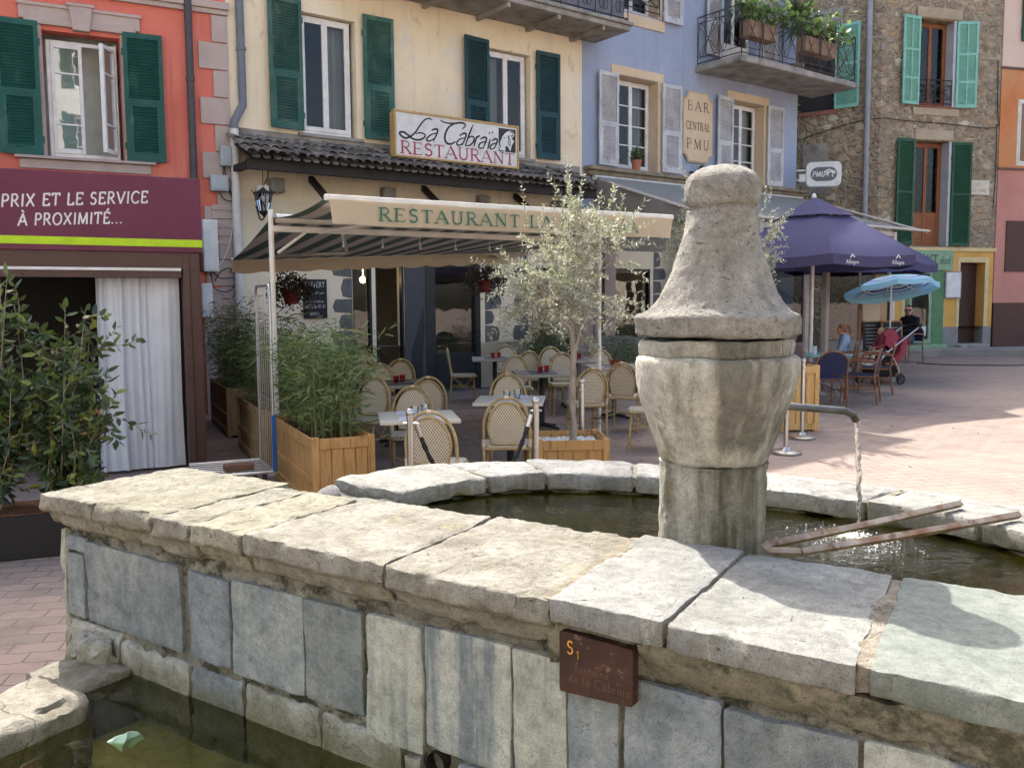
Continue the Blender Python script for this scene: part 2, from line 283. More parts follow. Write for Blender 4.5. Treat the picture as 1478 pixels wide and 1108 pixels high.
# ------------------------------------------------------------------ lettering: strokes raised 1-2 mm from the board
T_, t_ = 1., .42
def glyphs():
    g = {}
    A = arc
    g['A'] = (.78, [([(.02, 0), (.36, 1)], t_), ([(.36, 1), (.74, 0)], T_), ([(.13, .34), (.60, .34)], t_)], [(.03, 0), (.73, 0)])
    g['B'] = (.66, [([(.12, 0), (.12, 1)], T_), ([(.12, 1)]+A(.34, .76, .2, .24, 90, -90)+[(.12, .52)], t_), ([(.12, .52)]+A(.36, .26, .24, .26, 90, -90)+[(.12, 0)], t_)], [(.1, 0), (.1, 1)])
    g['C'] = (.74, [(A(.42, .5, .36, .5, 42, 318, 16), .8)], [])
    g['D'] = (.76, [([(.12, 0), (.12, 1)], T_), ([(.12, 1), (.3, 1)]+A(.32, .5, .36, .5, 90, -90)+[(.12, 0)], .7)], [(.1, 0), (.1, 1)])
    g['E'] = (.64, [([(.12, 0), (.12, 1)], T_), ([(.12, .98), (.56, .98), (.57, .84)], t_), ([(.12, .52), (.46, .52)], t_), ([(.12, .02), (.57, .02), (.6, .18)], t_)], [(.1, 0), (.1, 1)])
    g['G'] = (.78, [(A(.42, .5, .36, .5, 42, 330, 16), .8), ([(.5, .42), (.74, .42), (.74, .1)], .7)], [])
    g['I'] = (.28, [([(.14, 0), (.14, 1)], T_)], [(.14, 0), (.14, 1)])
    g['L'] = (.6, [([(.12, 0), (.12, 1)], T_), ([(.12, .02), (.54, .02), (.57, .2)], t_)], [(.1, 0), (.1, 1)])
    g['M'] = (.94, [([(.1, 0), (.14, 1)], t_), ([(.14, 1), (.46, .06)], T_), ([(.46, .06), (.78, 1)], t_), ([(.78, 1), (.83, 0)], T_)], [(.1, 0), (.83, 0)])
    g['N'] = (.8, [([(.12, 0), (.12, 1)], t_), ([(.12, 1), (.67, .02)], T_), ([(.67, .02), (.67, 1)], t_)], [(.12, 0), (.12, 1), (.67, 1)])
    g['O'] = (.84, [(A(.42, .5, .36, .5, 0, 360, 20), .75)], [])
    g['P'] = (.62, [([(.12, 0), (.12, 1)], T_), ([(.12, 1)]+A(.34, .74, .22, .26, 90, -90)+[(.12, .48)], .6)], [(.1, 0), (.1, 1)])
    g['R'] = (.7, [([(.12, 0), (.12, 1)], T_), ([(.12, 1)]+A(.34, .75, .2, .25, 90, -90)+[(.12, .5)], .6), ([(.3, .5), (.66, 0)], .9)], [(.1, 0), (.1, 1), (.64, 0)])
    g['S'] = (.58, [(A(.3, .75, .2, .24, 30, 250, 10)+A(.28, .26, .22, .26, 80, -150, 10), .85)], [])
    g['T'] = (.68, [([(.34, 0), (.34, 1)], T_), ([(.03, .82), (.05, .98), (.63, .98), (.65, .82)], t_)], [(.34, 0)])
    g['U'] = (.76, [([(.12, 1), (.12, .32)]+A(.37, .3, .25, .3, 180, 360)[1:-1]+[(.62, .32), (.62, 1)], .8)], [(.12, 1), (.62, 1)])
    g['V'] = (.74, [([(.03, 1), (.37, 0)], T_), ([(.37, 0), (.7, 1)], t_)], [(.04, 1), (.7, 1)])
    g['X'] = (.74, [([(.06, 1), (.66, 0)], T_), ([(.64, 1), (.06, 0)], t_)], [])
    g['.'] = (.26, [([(.1, .0), (.13, .06)], 1.1)], [])
    g['-'] = (.4, [([(.06, .45), (.32, .45)], .8)], [])
    g['\u00c9'] = (g['E'][0], g['E'][1]+[([(.28, 1.12), (.45, 1.32)], .7)], g['E'][2])
    g['\u00c0'] = (g['A'][0], g['A'][1]+[([(.26, 1.32), (.43, 1.12)], .7)], g['A'][2])
    lo = {}
    lo['a'] = (.52, [(A(.24, .26, .19, .26, 20, 340, 12), .7), ([(.44, .5), (.44, 0)], .8)])
    lo['b'] = (.52, [([(.1, 1), (.1, 0)], .8), (A(.28, .26, .19, .26, 160, -160, 12), .7)])
    lo['c'] = (.46, [(A(.26, .26, .2, .26, 45, 315, 10), .7)])
    lo['d'] = (.54, [([(.44, 1), (.44, 0)], .8), (A(.26, .26, .19, .26, 20, 340, 12), .7)])
    lo['e'] = (.5, [([(.06, .27), (.44, .27)]+A(.25, .26, .19, .26, 5, 315, 12), .7)])
    lo['g'] = (.52, [(A(.25, .26, .19, .26, 20, 340, 12), .7), ([(.44, .5), (.44, -.15)]+A(.25, -.15, .19, .15, 0, -150, 6), .7)])
    lo['i'] = (.22, [([(.1, .5), (.1, 0)], .8), ([(.1, .66), (.11, .72)], 1.)])
    lo['l'] = (.22, [([(.1, 1), (.1, 0)], .8)])
    lo['n'] = (.52, [([(.1, .5), (.1, 0)], .8), ([(.1, .3)]+A(.27, .3, .16, .2, 180, 0, 8)+[(.43, 0)], .7)])
    lo['o'] = (.54, [(A(.26, .26, .2, .26, 0, 360, 14), .7)])
    lo['r'] = (.38, [([(.1, .5), (.1, 0)], .8), (A(.26, .28, .16, .2, 170, 60, 5), .7)])
    lo['s'] = (.42, [(A(.2, .38, .13, .12, 30, 250, 6)+A(.2, .13, .14, .13, 80, -150, 6), .7)])
    lo['t'] = (.36, [([(.16, .8), (.16, .1), (.3, .02)], .8), ([(.02, .5), (.3, .5)], .6)])
    lo['u'] = (.52, [([(.1, .5), (.1, .2)]+A(.26, .2, .16, .2, 180, 360, 8)+[(.42, .5)], .7), ([(.42, .5), (.42, 0)], .8)])
    lo['v'] = (.46, [([(.03, .5), (.22, 0)], .8), ([(.22, 0), (.42, .5)], .6)])
    lo['x'] = (.46, [([(.04, .5), (.4, 0)], .8), ([(.4, .5), (.04, 0)], .6)])
    lo['f'] = (.36, [(arc(.3, .82, .14, .16, 60, 180, 5)+[(.16, 0)], .8), ([(.02, .5), (.3, .5)], .6)])
    lo['m'] = (.76, [([(.1, .5), (.1, 0)], .8), ([(.1, .3)]+arc(.24, .3, .13, .2, 180, 0, 6)+[(.37, 0)], .7), ([(.37, .3)]+arc(.51, .3, .13, .2, 180, 0, 6)+[(.64, 0)], .7)])
    for k, (w, st) in lo.items(): g[k] = (w, st, [])
    for d, st in {'0': [(A(.26, .5, .2, .5, 0, 360, 16), .7)], '1': [([(.1, .8), (.26, 1), (.26, 0)], .8)], '2': [(A(.26, .72, .2, .28, 160, -30, 8)+[(.05, 0), (.5, 0)], .7)],
                  '3': [(A(.25, .75, .2, .24, 150, -90, 8)+A(.25, .26, .22, .26, 90, -150, 8), .7)], '4': [([(.38, 0), (.38, 1), (.04, .3), (.5, .3)], .7)], '5': [([(.45, 1), (.12, 1), (.1, .55)]+A(.25, .3, .22, .3, 110, -150, 10), .7)],
                  '6': [([(.4, 1), (.1, .5)]+A(.26, .28, .2, .28, 180, -180, 14), .7)], '7': [([(.04, 1), (.48, 1), (.18, 0)], .7)], '8': [(A(.26, .75, .17, .24, 0, 360, 12), .7), (A(.26, .26, .21, .26, 0, 360, 12), .7)], '9': [(A(.26, .72, .2, .28, 0, 360, 14)+[(.44, .5), (.2, 0)], .7)]}.items(): g[d] = (.54, st, [])
    return g
GL = glyphs()
def ribbon(mb, pts, w, y):
    """flat stroke in the xz plane facing -y"""
    P = [Vector((p[0], p[1])) for p in pts]; q = [P[0]]
    for p in P[1:]:
        if (p-q[-1]).length > 1e-5: q.append(p)
    P = q; n = len(P)
    if n < 2: return
    ws = w if isinstance(w, list) else [w]*n
    if len(ws) != n: ws = [ws[min(len(ws)-1, int(i*len(ws)/n))] for i in range(n)]
    L = []; Rr = []
    for i in range(n):
        a = (P[i]-P[i-1]).normalized() if i else (P[1]-P[0]).normalized()
        b = (P[i+1]-P[i]).normalized() if i < n-1 else a
        t = a+b
        if t.length < .3: t = a.copy()
        t.normalize(); nn = Vector((-t.y, t.x)); k = 1/max(.5, abs(nn.dot(Vector((-a.y, a.x)))))
        e = Vector((0, 0))
        if i == 0: e = -a*ws[i]*.18
        if i == n-1: e = a*ws[i]*.18
        L.append(P[i]+nn*ws[i]*.5*k+e); Rr.append(P[i]-nn*ws[i]*.5*k+e)
    vs = [(p.x, y, p.y) for p in L]+[(p.x, y, p.y) for p in Rr]
    mb.add(vs, [(i, i+n, i+n+1, i+1) for i in range(n-1)])
def textw(s, sp=.12): return sum((GL[c][0] if c in GL else .34)+sp for c in s)-sp
def text(mb, s, x, z, h, y=-.004, wt=.16, serif=True, mono=False, sl=0., width=None, sp=.12, center=False, rise=0., jit=0.):
    """capital height h, left foot at x,z; strokes stepped apart in depth"""
    k = h if width is None else width/textw(s, sp); kx = k; dy = 0
    if center: x -= textw(s, sp)*kx/2
    cx = 0.
    for ch in s:
        if ch not in GL: cx += .34+sp; continue
        w, st, se = GL[ch]; jz = RN.uniform(-jit, jit)
        def mp(p): return (x+(cx+p[0]+sl*p[1])*kx, z+(p[1]+jz)*h+rise*(cx+p[0])*kx)
        for pts, wt2 in st:
            dy += .00012
            ribbon(mb, [mp(p) for p in pts], h*wt*(.8 if mono else wt2), y-(dy % .0012))
        if serif:
            for (sx, sz) in se:
                dy += .00012
                ribbon(mb, [mp((sx-.13, sz)), mp((sx+.13, sz))], h*wt*.42, y-(dy % .0012))
        cx += w+sp
# ------------------------------------------------------------------ material set
M['lime'] = stonemat('old_limestone', [(.175, .165, .125), (.27, .257, .208), (.35, .34, .288)], 5., pit=.65, pitsc=48., lich=((.30, .265, .13), 6., .60, .45), crust=((.37, .365, .32), 7., .60, .5), scr=.9, bd=.018, bump=.8)
M['lime2'] = stonemat('grey_limestone', [(.125, .127, .122), (.19, .193, .19), (.245, .25, .242)], 4., pit=.6, pitsc=40., crust=((.33, .33, .31), 6., .57, .6), bump=.55, scr=.9)
M['lime3'] = stonemat('green_grey_limestone', [(.135, .155, .145), (.17, .19, .177), (.205, .222, .205)], 3., pit=.3, pitsc=36., crust=((.27, .30, .27), 5., .66, .5), bump=.25, scr=.5)
M['jmort'] = stonemat('pale_joint_mortar', [(.13, .115, .085), (.23, .205, .155), (.31, .28, .225)], 14., pit=.7, pitsc=50., bump=1.)
M['rim'] = stonemat('basin_rim_limestone', [(.145, .145, .135), (.225, .225, .21), (.29, .29, .27)], 5., pit=.55, pitsc=44., scr=.8, crust=((.34, .34, .315), 6., .58, .6), streak=((.06, .06, .05), 7., .60, .5))
M['slab'] = stonemat('blue_grey_slab', [(.135, .16, .18), (.215, .245, .265), (.31, .33, .335)], 5.5, pit=.4, pitsc=60., streak=((.12, .14, .16), 5., .56, .35), bump=.6, cracks=.15, scr=.5, runs=.16, tide=.12)
M['slabw'] = stonemat('pale_streaked_slab', [(.24, .255, .235), (.34, .355, .33), (.42, .435, .41)], 5., pit=.35, pitsc=50., cracks=.2, scr=.4, streak=((.12, .15, .175), 8., .50, .8), runs=.45, tide=.12, bump=.4)
M['mortar'] = stonemat('rough_mortar', [(.075, .072, .06), (.18, .175, .15), (.28, .275, .245)], 9., pit=.7, pitsc=34., lich=((.03, .03, .016), 8., .50, .85), bump=1.)
M['render'] = stonemat('cement_render', [(.22, .225, .195), (.33, .335, .30), (.41, .415, .38)], 5., pit=.5, pitsc=30., scr=.6, runs=.3, tide=.13, lich=((.15, .15, .11), 4., .58, .6), crust=((.13, .16, .19), 4., .60, .7), bump=.7)
M['corn'] = stonemat('mossy_cornice', [(.10, .095, .07), (.21, .195, .15), (.31, .30, .255)], 5., pit=.55, pitsc=34., lich=((.045, .05, .025), 5., .53, .8), bump=.9)
M['colm'] = stonemat('column_stone', [(.24, .23, .205), (.37, .36, .325), (.48, .465, .425)], 6., pit=.9, pitsc=62., lich=((.25, .24, .205), 11., .58, .6), bump=1., bd=.02, dark=(.10, .09, .075), cracks=0., scr=.8)
M['bowl'] = stonemat('column_bowl_stone', [(.25, .245, .21), (.37, .36, .315), (.46, .445, .395)], 4., pit=.5, pitsc=42., streak=((.075, .072, .058), 4.6, .485, .82), crust=((.50, .49, .43), 4., .60, .55), lich=((.15, .145, .085), 5., .58, .75), bump=.6, cracks=.0, scr=.4)
M['shaft'] = stonemat('column_shaft_stone', [(.21, .205, .17), (.33, .325, .285), (.45, .445, .40)], 5., pit=.5, pitsc=42., cracks=0., scr=.5, streak=((.055, .05, .036), 4.5, .45, .9), lich=((.20, .12, .035), 4., .56, .75), crust=((.46, .44, .40), 4., .62, .5), bump=.7)
M['trough'] = stonemat('trough_stone', [(.15, .14, .10), (.24, .225, .175), (.31, .295, .24)], 6., pit=.6, pitsc=34., crust=((.46, .44, .39), 6., .6, .5), bump=1.)
M['algae'] = stonemat('algae_bottom', [(.14, .125, .025), (.30, .26, .07), (.46, .39, .13)], 3.2, pit=.4, pitsc=20., lich=((.20, .18, .07), 2.6, .58, .6), bump=.4)
M['algae2'] = stonemat('trough_algae', [(.11, .105, .035), (.17, .165, .06), (.24, .225, .09)], 3., pit=.3, pitsc=14., bump=.3)
M['pave'] = pavers('square_pavers')
M['water'] = watermat('basin_water', (.74, .76, .30), wsc=7., ws=.3, wd=.012, centre=(.455, 1.47, .765))
M['water2'] = watermat('trough_water', (.93, .91, .62), wsc=4., ws=.25, wd=.006)
M['iron'] = wm('rusty_iron', [(.13, .058, .022), (.23, .18, .145), (.36, .34, .315)], sc=7., rough=.8, bump=.6, bs=60., bd=.004, metal=.15, spots=[((.10, .04, .015), 11., .55, .1, .8, (1, 1, 1))])
M['steel'] = wm('brushed_steel', [(.42, .42, .41), (.52, .52, .51)], rough=.3, bump=.03, metal=1.)
M['spout'] = wm('weathered_spout', [(.06, .06, .055), (.15, .15, .14)], sc=8., rough=.5, bump=.3, metal=.6)
M['plate'] = wm('rusted_plate', [(.030, .016, .012), (.05, .024, .017), (.08, .036, .024)], sc=8., rough=.75, bump=.5, bs=70., bd=.003, metal=.1, spots=[((.20, .15, .11), 34., .60, .04, .6, (1, 1, 1)), ((.10, .04, .02), 9., .58, .1, .7, (1, 1, 1))])
M['gold'] = flat('orange_paint', (.62, .29, .04)); M['etch'] = flat('engraved_letter', (.115, .07, .05))

# ------------------------------------------------------------------ daylight, camera, ground
SUN = Vector((-.378, .926, 1.184)).normalized()
w = bpy.data.worlds.new('World'); SC.world = w; w.use_nodes = True
nt = w.node_tree; sk = nt.nodes.new('ShaderNodeTexSky'); sk.sky_type = 'NISHITA'; sk.sun_disc = False
sk.sun_elevation = math.asin(SUN.z); sk.sun_rotation = math.atan2(SUN.x, SUN.y); sk.dust_density = 5.; sk.air_density = 1.; sk.ozone_density = .4
nt.links.new(sk.outputs[0], nt.nodes['Background'].inputs[0]); nt.nodes['Background'].inputs[1].default_value = .115
sl = bpy.data.lights.new('sun', 'SUN'); sl.energy = 2.4; sl.angle = rad(.53); sl.color = (1., .94, .84)
so = bpy.data.objects.new('sun', sl); COL.objects.link(so); so.rotation_euler = SUN.to_track_quat('Z', 'Y').to_euler(); so.location = (-8, 18, 30)
p = math.atan(116/1300.); r = .0073
F = Vector((0, math.cos(p), -math.sin(p))); R0 = Vector((1, 0, 0)); U0 = Vector((0, math.sin(p), math.cos(p)))
Rv = R0*math.cos(r)-U0*math.sin(r); Uv = R0*math.sin(r)+U0*math.cos(r)
cd = bpy.data.cameras.new('camera'); cd.sensor_width = 36.; cd.lens = 1300/1478*36; cd.clip_end = 600.; cd.clip_start = .05
cam = bpy.data.objects.new('camera', cd); COL.objects.link(cam)
cam.matrix_world = Matrix(((Rv.x, Uv.x, -F.x, 0), (Rv.y, Uv.y, -F.y, 0), (Rv.z, Uv.z, -F.z, 1.68), (0, 0, 0, 1)))
SC.camera = cam
vs_ = SC.view_settings; vs_.view_transform = 'Standard'; vs_.look = 'None'; vs_.gamma = 1.; vs_.exposure = EXPO
SC.cycles.use_denoising = True; SC.cycles.max_bounces = 6; SC.cycles.diffuse_bounces = 3; SC.cycles.glossy_bounces = 3; SC.cycles.transmission_bounces = 5; SC.cycles.transparent_max_bounces = 12; SC.cycles.use_adaptive_sampling = True; SC.cycles.adaptive_threshold = .015; SC.cycles.caustics_reflective = False; SC.cycles.caustics_refractive = False
mb = MB()
xs = [-160, -40, -20, -10, -5, 0, 5, 10, 20, 40, 160]; ys = [-120, -40, -20, -10, -5, 0, 5, 10, 15, 20, 40, 200]
mb.add([(x, y, G(x, y)) for y in ys for x in xs], [(j*11+i, j*11+i+1, (j+1)*11+i+1, (j+1)*11+i) for j in range(11) for i in range(10)])
mb.build('ground', M['pave'], kind='structure')

# ------------------------------------------------------------------ the fountain (local x along the straight wall, y across it)
FX, FY, FR = .106, 2.47, rad(-34.8)
def chamf(ring, c):
    out = []; n = len(ring)
    for i, p in enumerate(ring):
        a = Vector(ring[i-1]); b = Vector(p); d = Vector(ring[(i+1) % n])
        la = (a-b).length; ld = (d-b).length; k = min(c, la*.4); q = min(c, ld*.4)
        out += [b+(a-b)/la*k, b+((a-b)/la*k+(d-b)/ld*q)*.22, b+(d-b)/ld*q]
    return out
def subd(ring, res):
    out = []; n = len(ring)
    for i in range(n):
        a, b = ring[i], ring[(i+1) % n]; k = max(1, int((b-a).length/res))
        out += [a+(b-a)*j/k for j in range(k)]
    return out
def block(name, mat, par, ring, mapf, nk, amp=.006, res=.04, ch=.012, seed=0., label=None, chip=9.):
    """one dressed stone: a section swept between two ends, edges worn by noise"""
    rg = subd(chamf([Vector(q) for q in ring], ch), res); n = len(rg); cen = sum(rg, Vector((0, 0)))/n
    ks = [0., .5*ch*2/max(.2, 1.)]; ks = [0., .02]+[.02+.96*i/nk for i in range(1, nk)]+[.98, 1.]
    cw = [max(0., 1-min((q-Vector(c)).length for c in ring)/.035) for q in rg]; vs = []
    for k in ks:
        for q, wq in zip(rg, cw):
            p = q
            if k in (0., 1.):
                d = cen-q; p = q+d*min(.5, ch/max(d.length, 1e-4))
            x, y = mapf(p.x, k); v = Vector((x, y, p.y)); s = Vector((seed*3.1, seed*1.7, seed*.9))
            if wq or k < .03 or k > .97:
                g = max(0., noise.noise(v*11.+s*2)-.12)*max(wq, .8 if (k < .03 or k > .97) else 0)*amp*chip; dd = Vector((cen.x-q.x, cen.y-q.y)); dd = dd/max(dd.length, 1e-4)*g; x2, y2 = mapf(q.x+dd.x, k); v = Vector((v.x+(x2-mapf(q.x, k)[0]), v.y+(y2-mapf(q.x, k)[1]), v.z+dd.y))
            v = v+noise.noise_vector(v*5.+s)*amp*1.4+noise.noise_vector(v*17.+s)*amp*.8+noise.noise_vector(v*45.+s)*amp*.55
            vs.append(v)
    m = len(ks)
    fs = [(i*n+j, (i+1)*n+j, (i+1)*n+(j+1) % n, i*n+(j+1) % n) for i in range(m-1) for j in range(n)]
    fs += [tuple(range(n)), tuple(range((m-1)*n+n-1, (m-1)*n-1, -1))]
    b = MB(); b.add(vs, fs); o = b.build(name, mat, par, smooth=50.)
    if label: o['label'] = label
    return o
ftn = thing('fountain', 'old grey stone fountain with a D-shaped basin and carved central column', 'fountain', (FX, FY, 0), FR)
def lin(a0, a1, b0, b1, t0=-.05, t1=.7):
    def f(t, k):
        u = (t-t0)/(t1-t0); return ((a0+(a1-a0)*u)*(1-k)+(b0+(b1-b0)*u)*k, t)
    return f
J = [(-2.67, -2.69), (-2.24, -2.27), (-1.83, -1.845), (-1.585, -1.66), (-1.285, -1.35), (-.6, -.69), (.02, -.07), (.37, .305), (.85, .77), (1.45, 1.36), (2.05, 1.98)]
TB = [.71, .68, .63, .61, .66, .70, .715, .715, .715, .715]
zt = [.855, .862, .858, .862, .864, .86, .872, .866, .868, .866]
for i in range(10):
    g = .005; gr = .016 if i == 8 else .005; gb = .016 if i == 7 else .005
    if i < 6:
        ring = [(-.05+.006*(i % 2), zt[i]), (-.056, zt[i]-.062), (-.04, zt[i]-.078), (-.012, zt[i]-.088), (.004, zt[i]-.14), (.03, zt[i]-.155), (TB[i], zt[i]-.155), (TB[i], zt[i])]
        mt = M['lime']
    else:
        ring = [(-.05, zt[i]), (-.052, zt[i]-.068), (TB[i], zt[i]-.07), (TB[i], zt[i])]; mt = M['lime2'] if i < 8 else M['lime3']
    a, b = J[i], J[i+1]
    block('coping_stone', mt, ftn, ring, lin(a[0]+gr, a[1]+gr, b[0]-gb, b[1]-gb), max(10, int((b[0]-a[0])/.014)), amp=(.0062 if i < 6 else .0038), res=.014, ch=(.007 if i < 6 else .005), seed=i*1.3+2)
    if i: block('joint_mortar', M['corn'] if i < 6 else M['jmort'], ftn, [(-.035, .80), (-.035, zt[i]-(.016 if i < 6 else .005)), (TB[i]-.02, zt[i]-(.016 if i < 6 else .005)), (TB[i]-.02, .80)], lin(a[0]-.03, a[1]-.03, a[0]+.03, a[1]+.03), 3, amp=.007, res=.02, ch=.004, seed=i+140)
# mortar core, slabs, cornice of the straight wall
block('wall_core', M['mortar'], ftn, [(.041, -.25), (.041, .775), (.62, .775), (.62, -.25)], lin(-2.62, -2.62, 2.0, 2.0, 0, 1), 170, amp=.008, res=.03, seed=5)
for k, (t0, t1, z0, z1) in enumerate([(.02, .60, .70, .775)]):
    block('mortar_bed', M['mortar'], ftn, [(.035, .68), (.035, .73), (.66, .73), (.66, .68)], lin(-2.6, -2.6, .02, .02, 0, 1), 60, amp=.012, res=.04, seed=8)
SL_ = [(-2.60, -2.44, .60, .665, 0), (-2.61, -2.465, .30, .585, 0), (-2.435, -1.765, .295, .655, 0), (-1.70, -1.462, .298, .645, 0), (-1.44, -1.06, .288, .652, 0), (-1.043, -.772, .29, .655, 0), (-.742, -.508, .235, .66, 1), (-.488, -.165, .27, .668, 1),
       (-.142, .03, -.1, .672, 1), (.045, .196, -.1, .655, 0), (.222, .49, -.05, .665, 0), (.512, .826, -.05, .66, 0), (.848, 1.25, -.05, .665, 1), (1.27, 1.66, -.05, .66, 0), (1.68, 1.99, -.05, .66, 1)]
for i, (a, b, z0, z1, mt) in enumerate(SL_):
    block('wall_slab', M['slabw'] if mt else M['slab'], ftn, [(.018+.004*(i % 3), z0), (.018+.004*((i+1) % 3), z1), (.09, z1), (.09, z0)], lin(a-.004, a-.004, b+.004, b+.004, 0, 1), max(6, int((b-a)/.018)), amp=.0034, res=.02, ch=.006, seed=i*2.1+1, chip=5.)
for i, (a, b, z0, z1, mt) in enumerate([(-2.62, -2.2, -.25, .285, 'render'), (-2.19, -1.72, -.25, .262, 'render'), (-1.71, -1.40, -.25, .262, 'slab'), (-1.385, -.98, -.25, .265, 'render'), (-.97, -.60, -.25, .258, 'render'), (-.585, -.52, -.25, .215, 'render'), (-.362, -.15, -.25, .25, 'slabw'), (-.505, -.375, -.25, .19, 'render')]):
    block('base_block', M[mt], ftn, [(.012, z0), (.024, z1), (.09, z1), (.09, z0)], lin(a, a, b, b, 0, 1), max(5, int((b-a)/.018)), amp=.0075, res=.02, ch=.006, seed=i*2.7+31)
block('wall_end', M['render'], ftn, [(.02, -.25), (.02, .69), (.64, .69), (.64, -.25)], lin(-2.635, -2.635, -2.59, -2.59, 0, 1), 3, amp=.012, res=.05, seed=71)
block('cornice', M['corn'], ftn, [(-.022, .792), (-.018, .765), (.0, .735), (.02, .69), (.05, .675), (.3, .675), (.3, .792)], lin(.275, .275, 1.99, 1.99, 0, 1), 50, amp=.009, res=.03, seed=12)
block('cornice', M['corn'], ftn, [(.0, .79), (.012, .66), (.3, .66), (.3, .79)], lin(-.02, -.02, .272, .272, 0, 1), 8, amp=.008, res=.03, seed=13)
mb = MB(); mb.ball((-2.34, -.01, .17), .12, 44, 30, (1.05, .7, .95)); mb.v = [tuple(Vector(v)+noise.noise_vector(Vector(v)*13.)*.034+noise.noise_vector(Vector(v)*31.)*.016) for v in mb.v]; mb.build('carved_boss', M['render'], ftn, smooth=50.)
mb = MB(); mb.tube([(-.44, .07, .235), (-.44, .006, .235)], .036, 16, cap=False); mb.tube([(-.44, .012, .235), (-.44, .004, .235)], .043, 16, cap=False); mb.quad(*[(-.44+.04*math.cos(a), .045, .235+.04*math.sin(a)) for a in [2*math.pi*i/16 for i in range(16)]])
mb.build('painted_dark_hole', wm('hole_dark_paint', [(.01, .009, .007)], rough=.9), ftn, smooth=40)  # black sleeve and disc: the dark inside a wall hole, painted on
# round basin
def sel(a, b, n, th):
    c, s = math.cos(th), math.sin(th)
    return (a*math.copysign(abs(c)**(2/n), c), .6+b*abs(s)**(2/n))
def rimmap(t0, t1, ao, bo, ai, bi):
    def f(u, k):
        th = rad(t0+(t1-t0)*k); o = sel(ao, bo, 2.6, th); i = sel(ai, bi, 2.8, th)
        return (i[0]+(o[0]-i[0])*u, i[1]+(o[1]-i[1])*u)
    return f
TH = [4, 19, 38, 57, 78.5, 95, 110, 132, 149, 174]
for i in range(9):
    mp = rimmap(TH[i]+.35, TH[i+1]-.35, 1.8, 1.53, 1.33, 1.17)
    # ring in (u,z): u scaled so that chamfers stay metric
    block('rim_stone', M['rim'], ftn, [(0, .855+.006*(i % 2)), (0, .775), (.42, .775), (.42, .855+.005*((i+1) % 2))], (lambda m: (lambda u, k: m(u/.42, k)))(mp), 16, amp=.0055, res=.035, ch=.018, seed=i*1.9+41)
    block('joint_mortar', M['corn'], ftn, [(.01, .80), (.01, .852), (.40, .852), (.40, .80)], (lambda m: (lambda u, k: m(u/.42, k)))(rimmap(TH[i]-.55, TH[i]+.55, 1.8, 1.53, 1.33, 1.17)), 2, amp=.006, res=.05, ch=.006, seed=i+80)
block('basin_wall', M['corn'], ftn, [(.02, .05), (.02, .772), (.36, .772), (.36, -.25), (.02, -.25)], (lambda m: (lambda u, k: m(u/.42, k)))(rimmap(1, 179, 1.8, 1.53, 1.33, 1.17)), 70, amp=.008, res=.09, seed=91)
mb = MB(); mb.prism([(-1.36, .60)]+[sel(1.36, 1.2, 2.7, rad(180-180*i/50)) for i in range(51)]+[(1.36, .60)], .12, .2, 'z'); mb.build('basin_floor', M['algae'], ftn)
mb = MB()
mb.ball((-1.66, .745, .80), .055, 14, 9, (1.2, 1, .9)); mb.build('infill_stone', M['rim'], ftn, smooth=60, amp=.03, nsc=12.)
mb = MB(); mb.ball((-1.48, .735, .79), .045, 14, 9, (1.5, 1, .8)); mb.build('infill_stone', M['rim'], ftn, smooth=60, amp=.025, nsc=14.)
block('infill_mortar', M['mortar'], ftn, [(.66, .70), (.66, .812), (.90, .812), (.90, .70)], lambda u, k: (-1.80+.46*k, u), 10, amp=.014, res=.04, seed=66)
# column
CXs, CYs = .105, .889
def dense(pr, st=.012):
    out = []
    for (r0, z0), (r1, z1) in zip(pr, pr[1:]):
        k = max(1, int(math.hypot(r1-r0, z1-z0)/st)); out += [(r0+(r1-r0)*j/k, z0+(z1-z0)*j/k) for j in range(k)]
    return out+[pr[-1]]
def smoothprof(pr, k=5): return [(max(1e-5, p[0]), p[1]) for p in spline([(a, b, 0) for a, b in pr], k)]
def column(name, prof, mat, amp, seed, octo=0.):
    b = MB(); b.lathe(dense(prof, .008), 150, (CXs, CYs, 0))
    vs = []
    for v in b.v:
        v = Vector(v); s = Vector((seed, seed*2.3, seed*.7))
        v += noise.noise_vector(v*6+s)*amp+noise.noise_vector(v*22+s)*amp*.55+noise.noise_vector(v*60+s)*amp*.35
        if octo:
            an = math.atan2(v.y-CYs, v.x-CXs)+.25; q = (an % (math.pi/4))-math.pi/8; f_ = 1+(math.cos(math.pi/8)/math.cos(q)*.995-1)*max(0., min(1., (octo-v.z)/.10)); v.x = CXs+(v.x-CXs)*f_; v.y = CYs+(v.y-CYs)*f_
        lean = (v.z-.8)*.026; v.z -= .018*max(0., min(1., (v.z-1.7)/.3))
        vs.append((v.x+lean, v.y-lean*.3, v.z))
    b.v = vs; return b.build(name, mat, ftn, smooth=70)
column('column_shaft', [(.186, .45), (.186, .80), (.184, .83), (.186, 1.10), (.190, 1.128), (.14, 1.13)], M['shaft'], .007, 3)
column('column_bowl', [(.12, 1.118)]+smoothprof([(.178, 1.128), (.190, 1.15), (.213, 1.216), (.235, 1.282), (.258, 1.347), (.274, 1.413), (.279, 1.47)], 4)+[(.276, 1.487), (.262, 1.497), (.2, 1.50)], M['bowl'], .0042, 5)
column('column_neck', [(.2, 1.486), (.258, 1.49), (.27, 1.50), (.275, 1.535), (.27, 1.552), (.18, 1.556)], M['bowl'], .007, 7, 1.7)
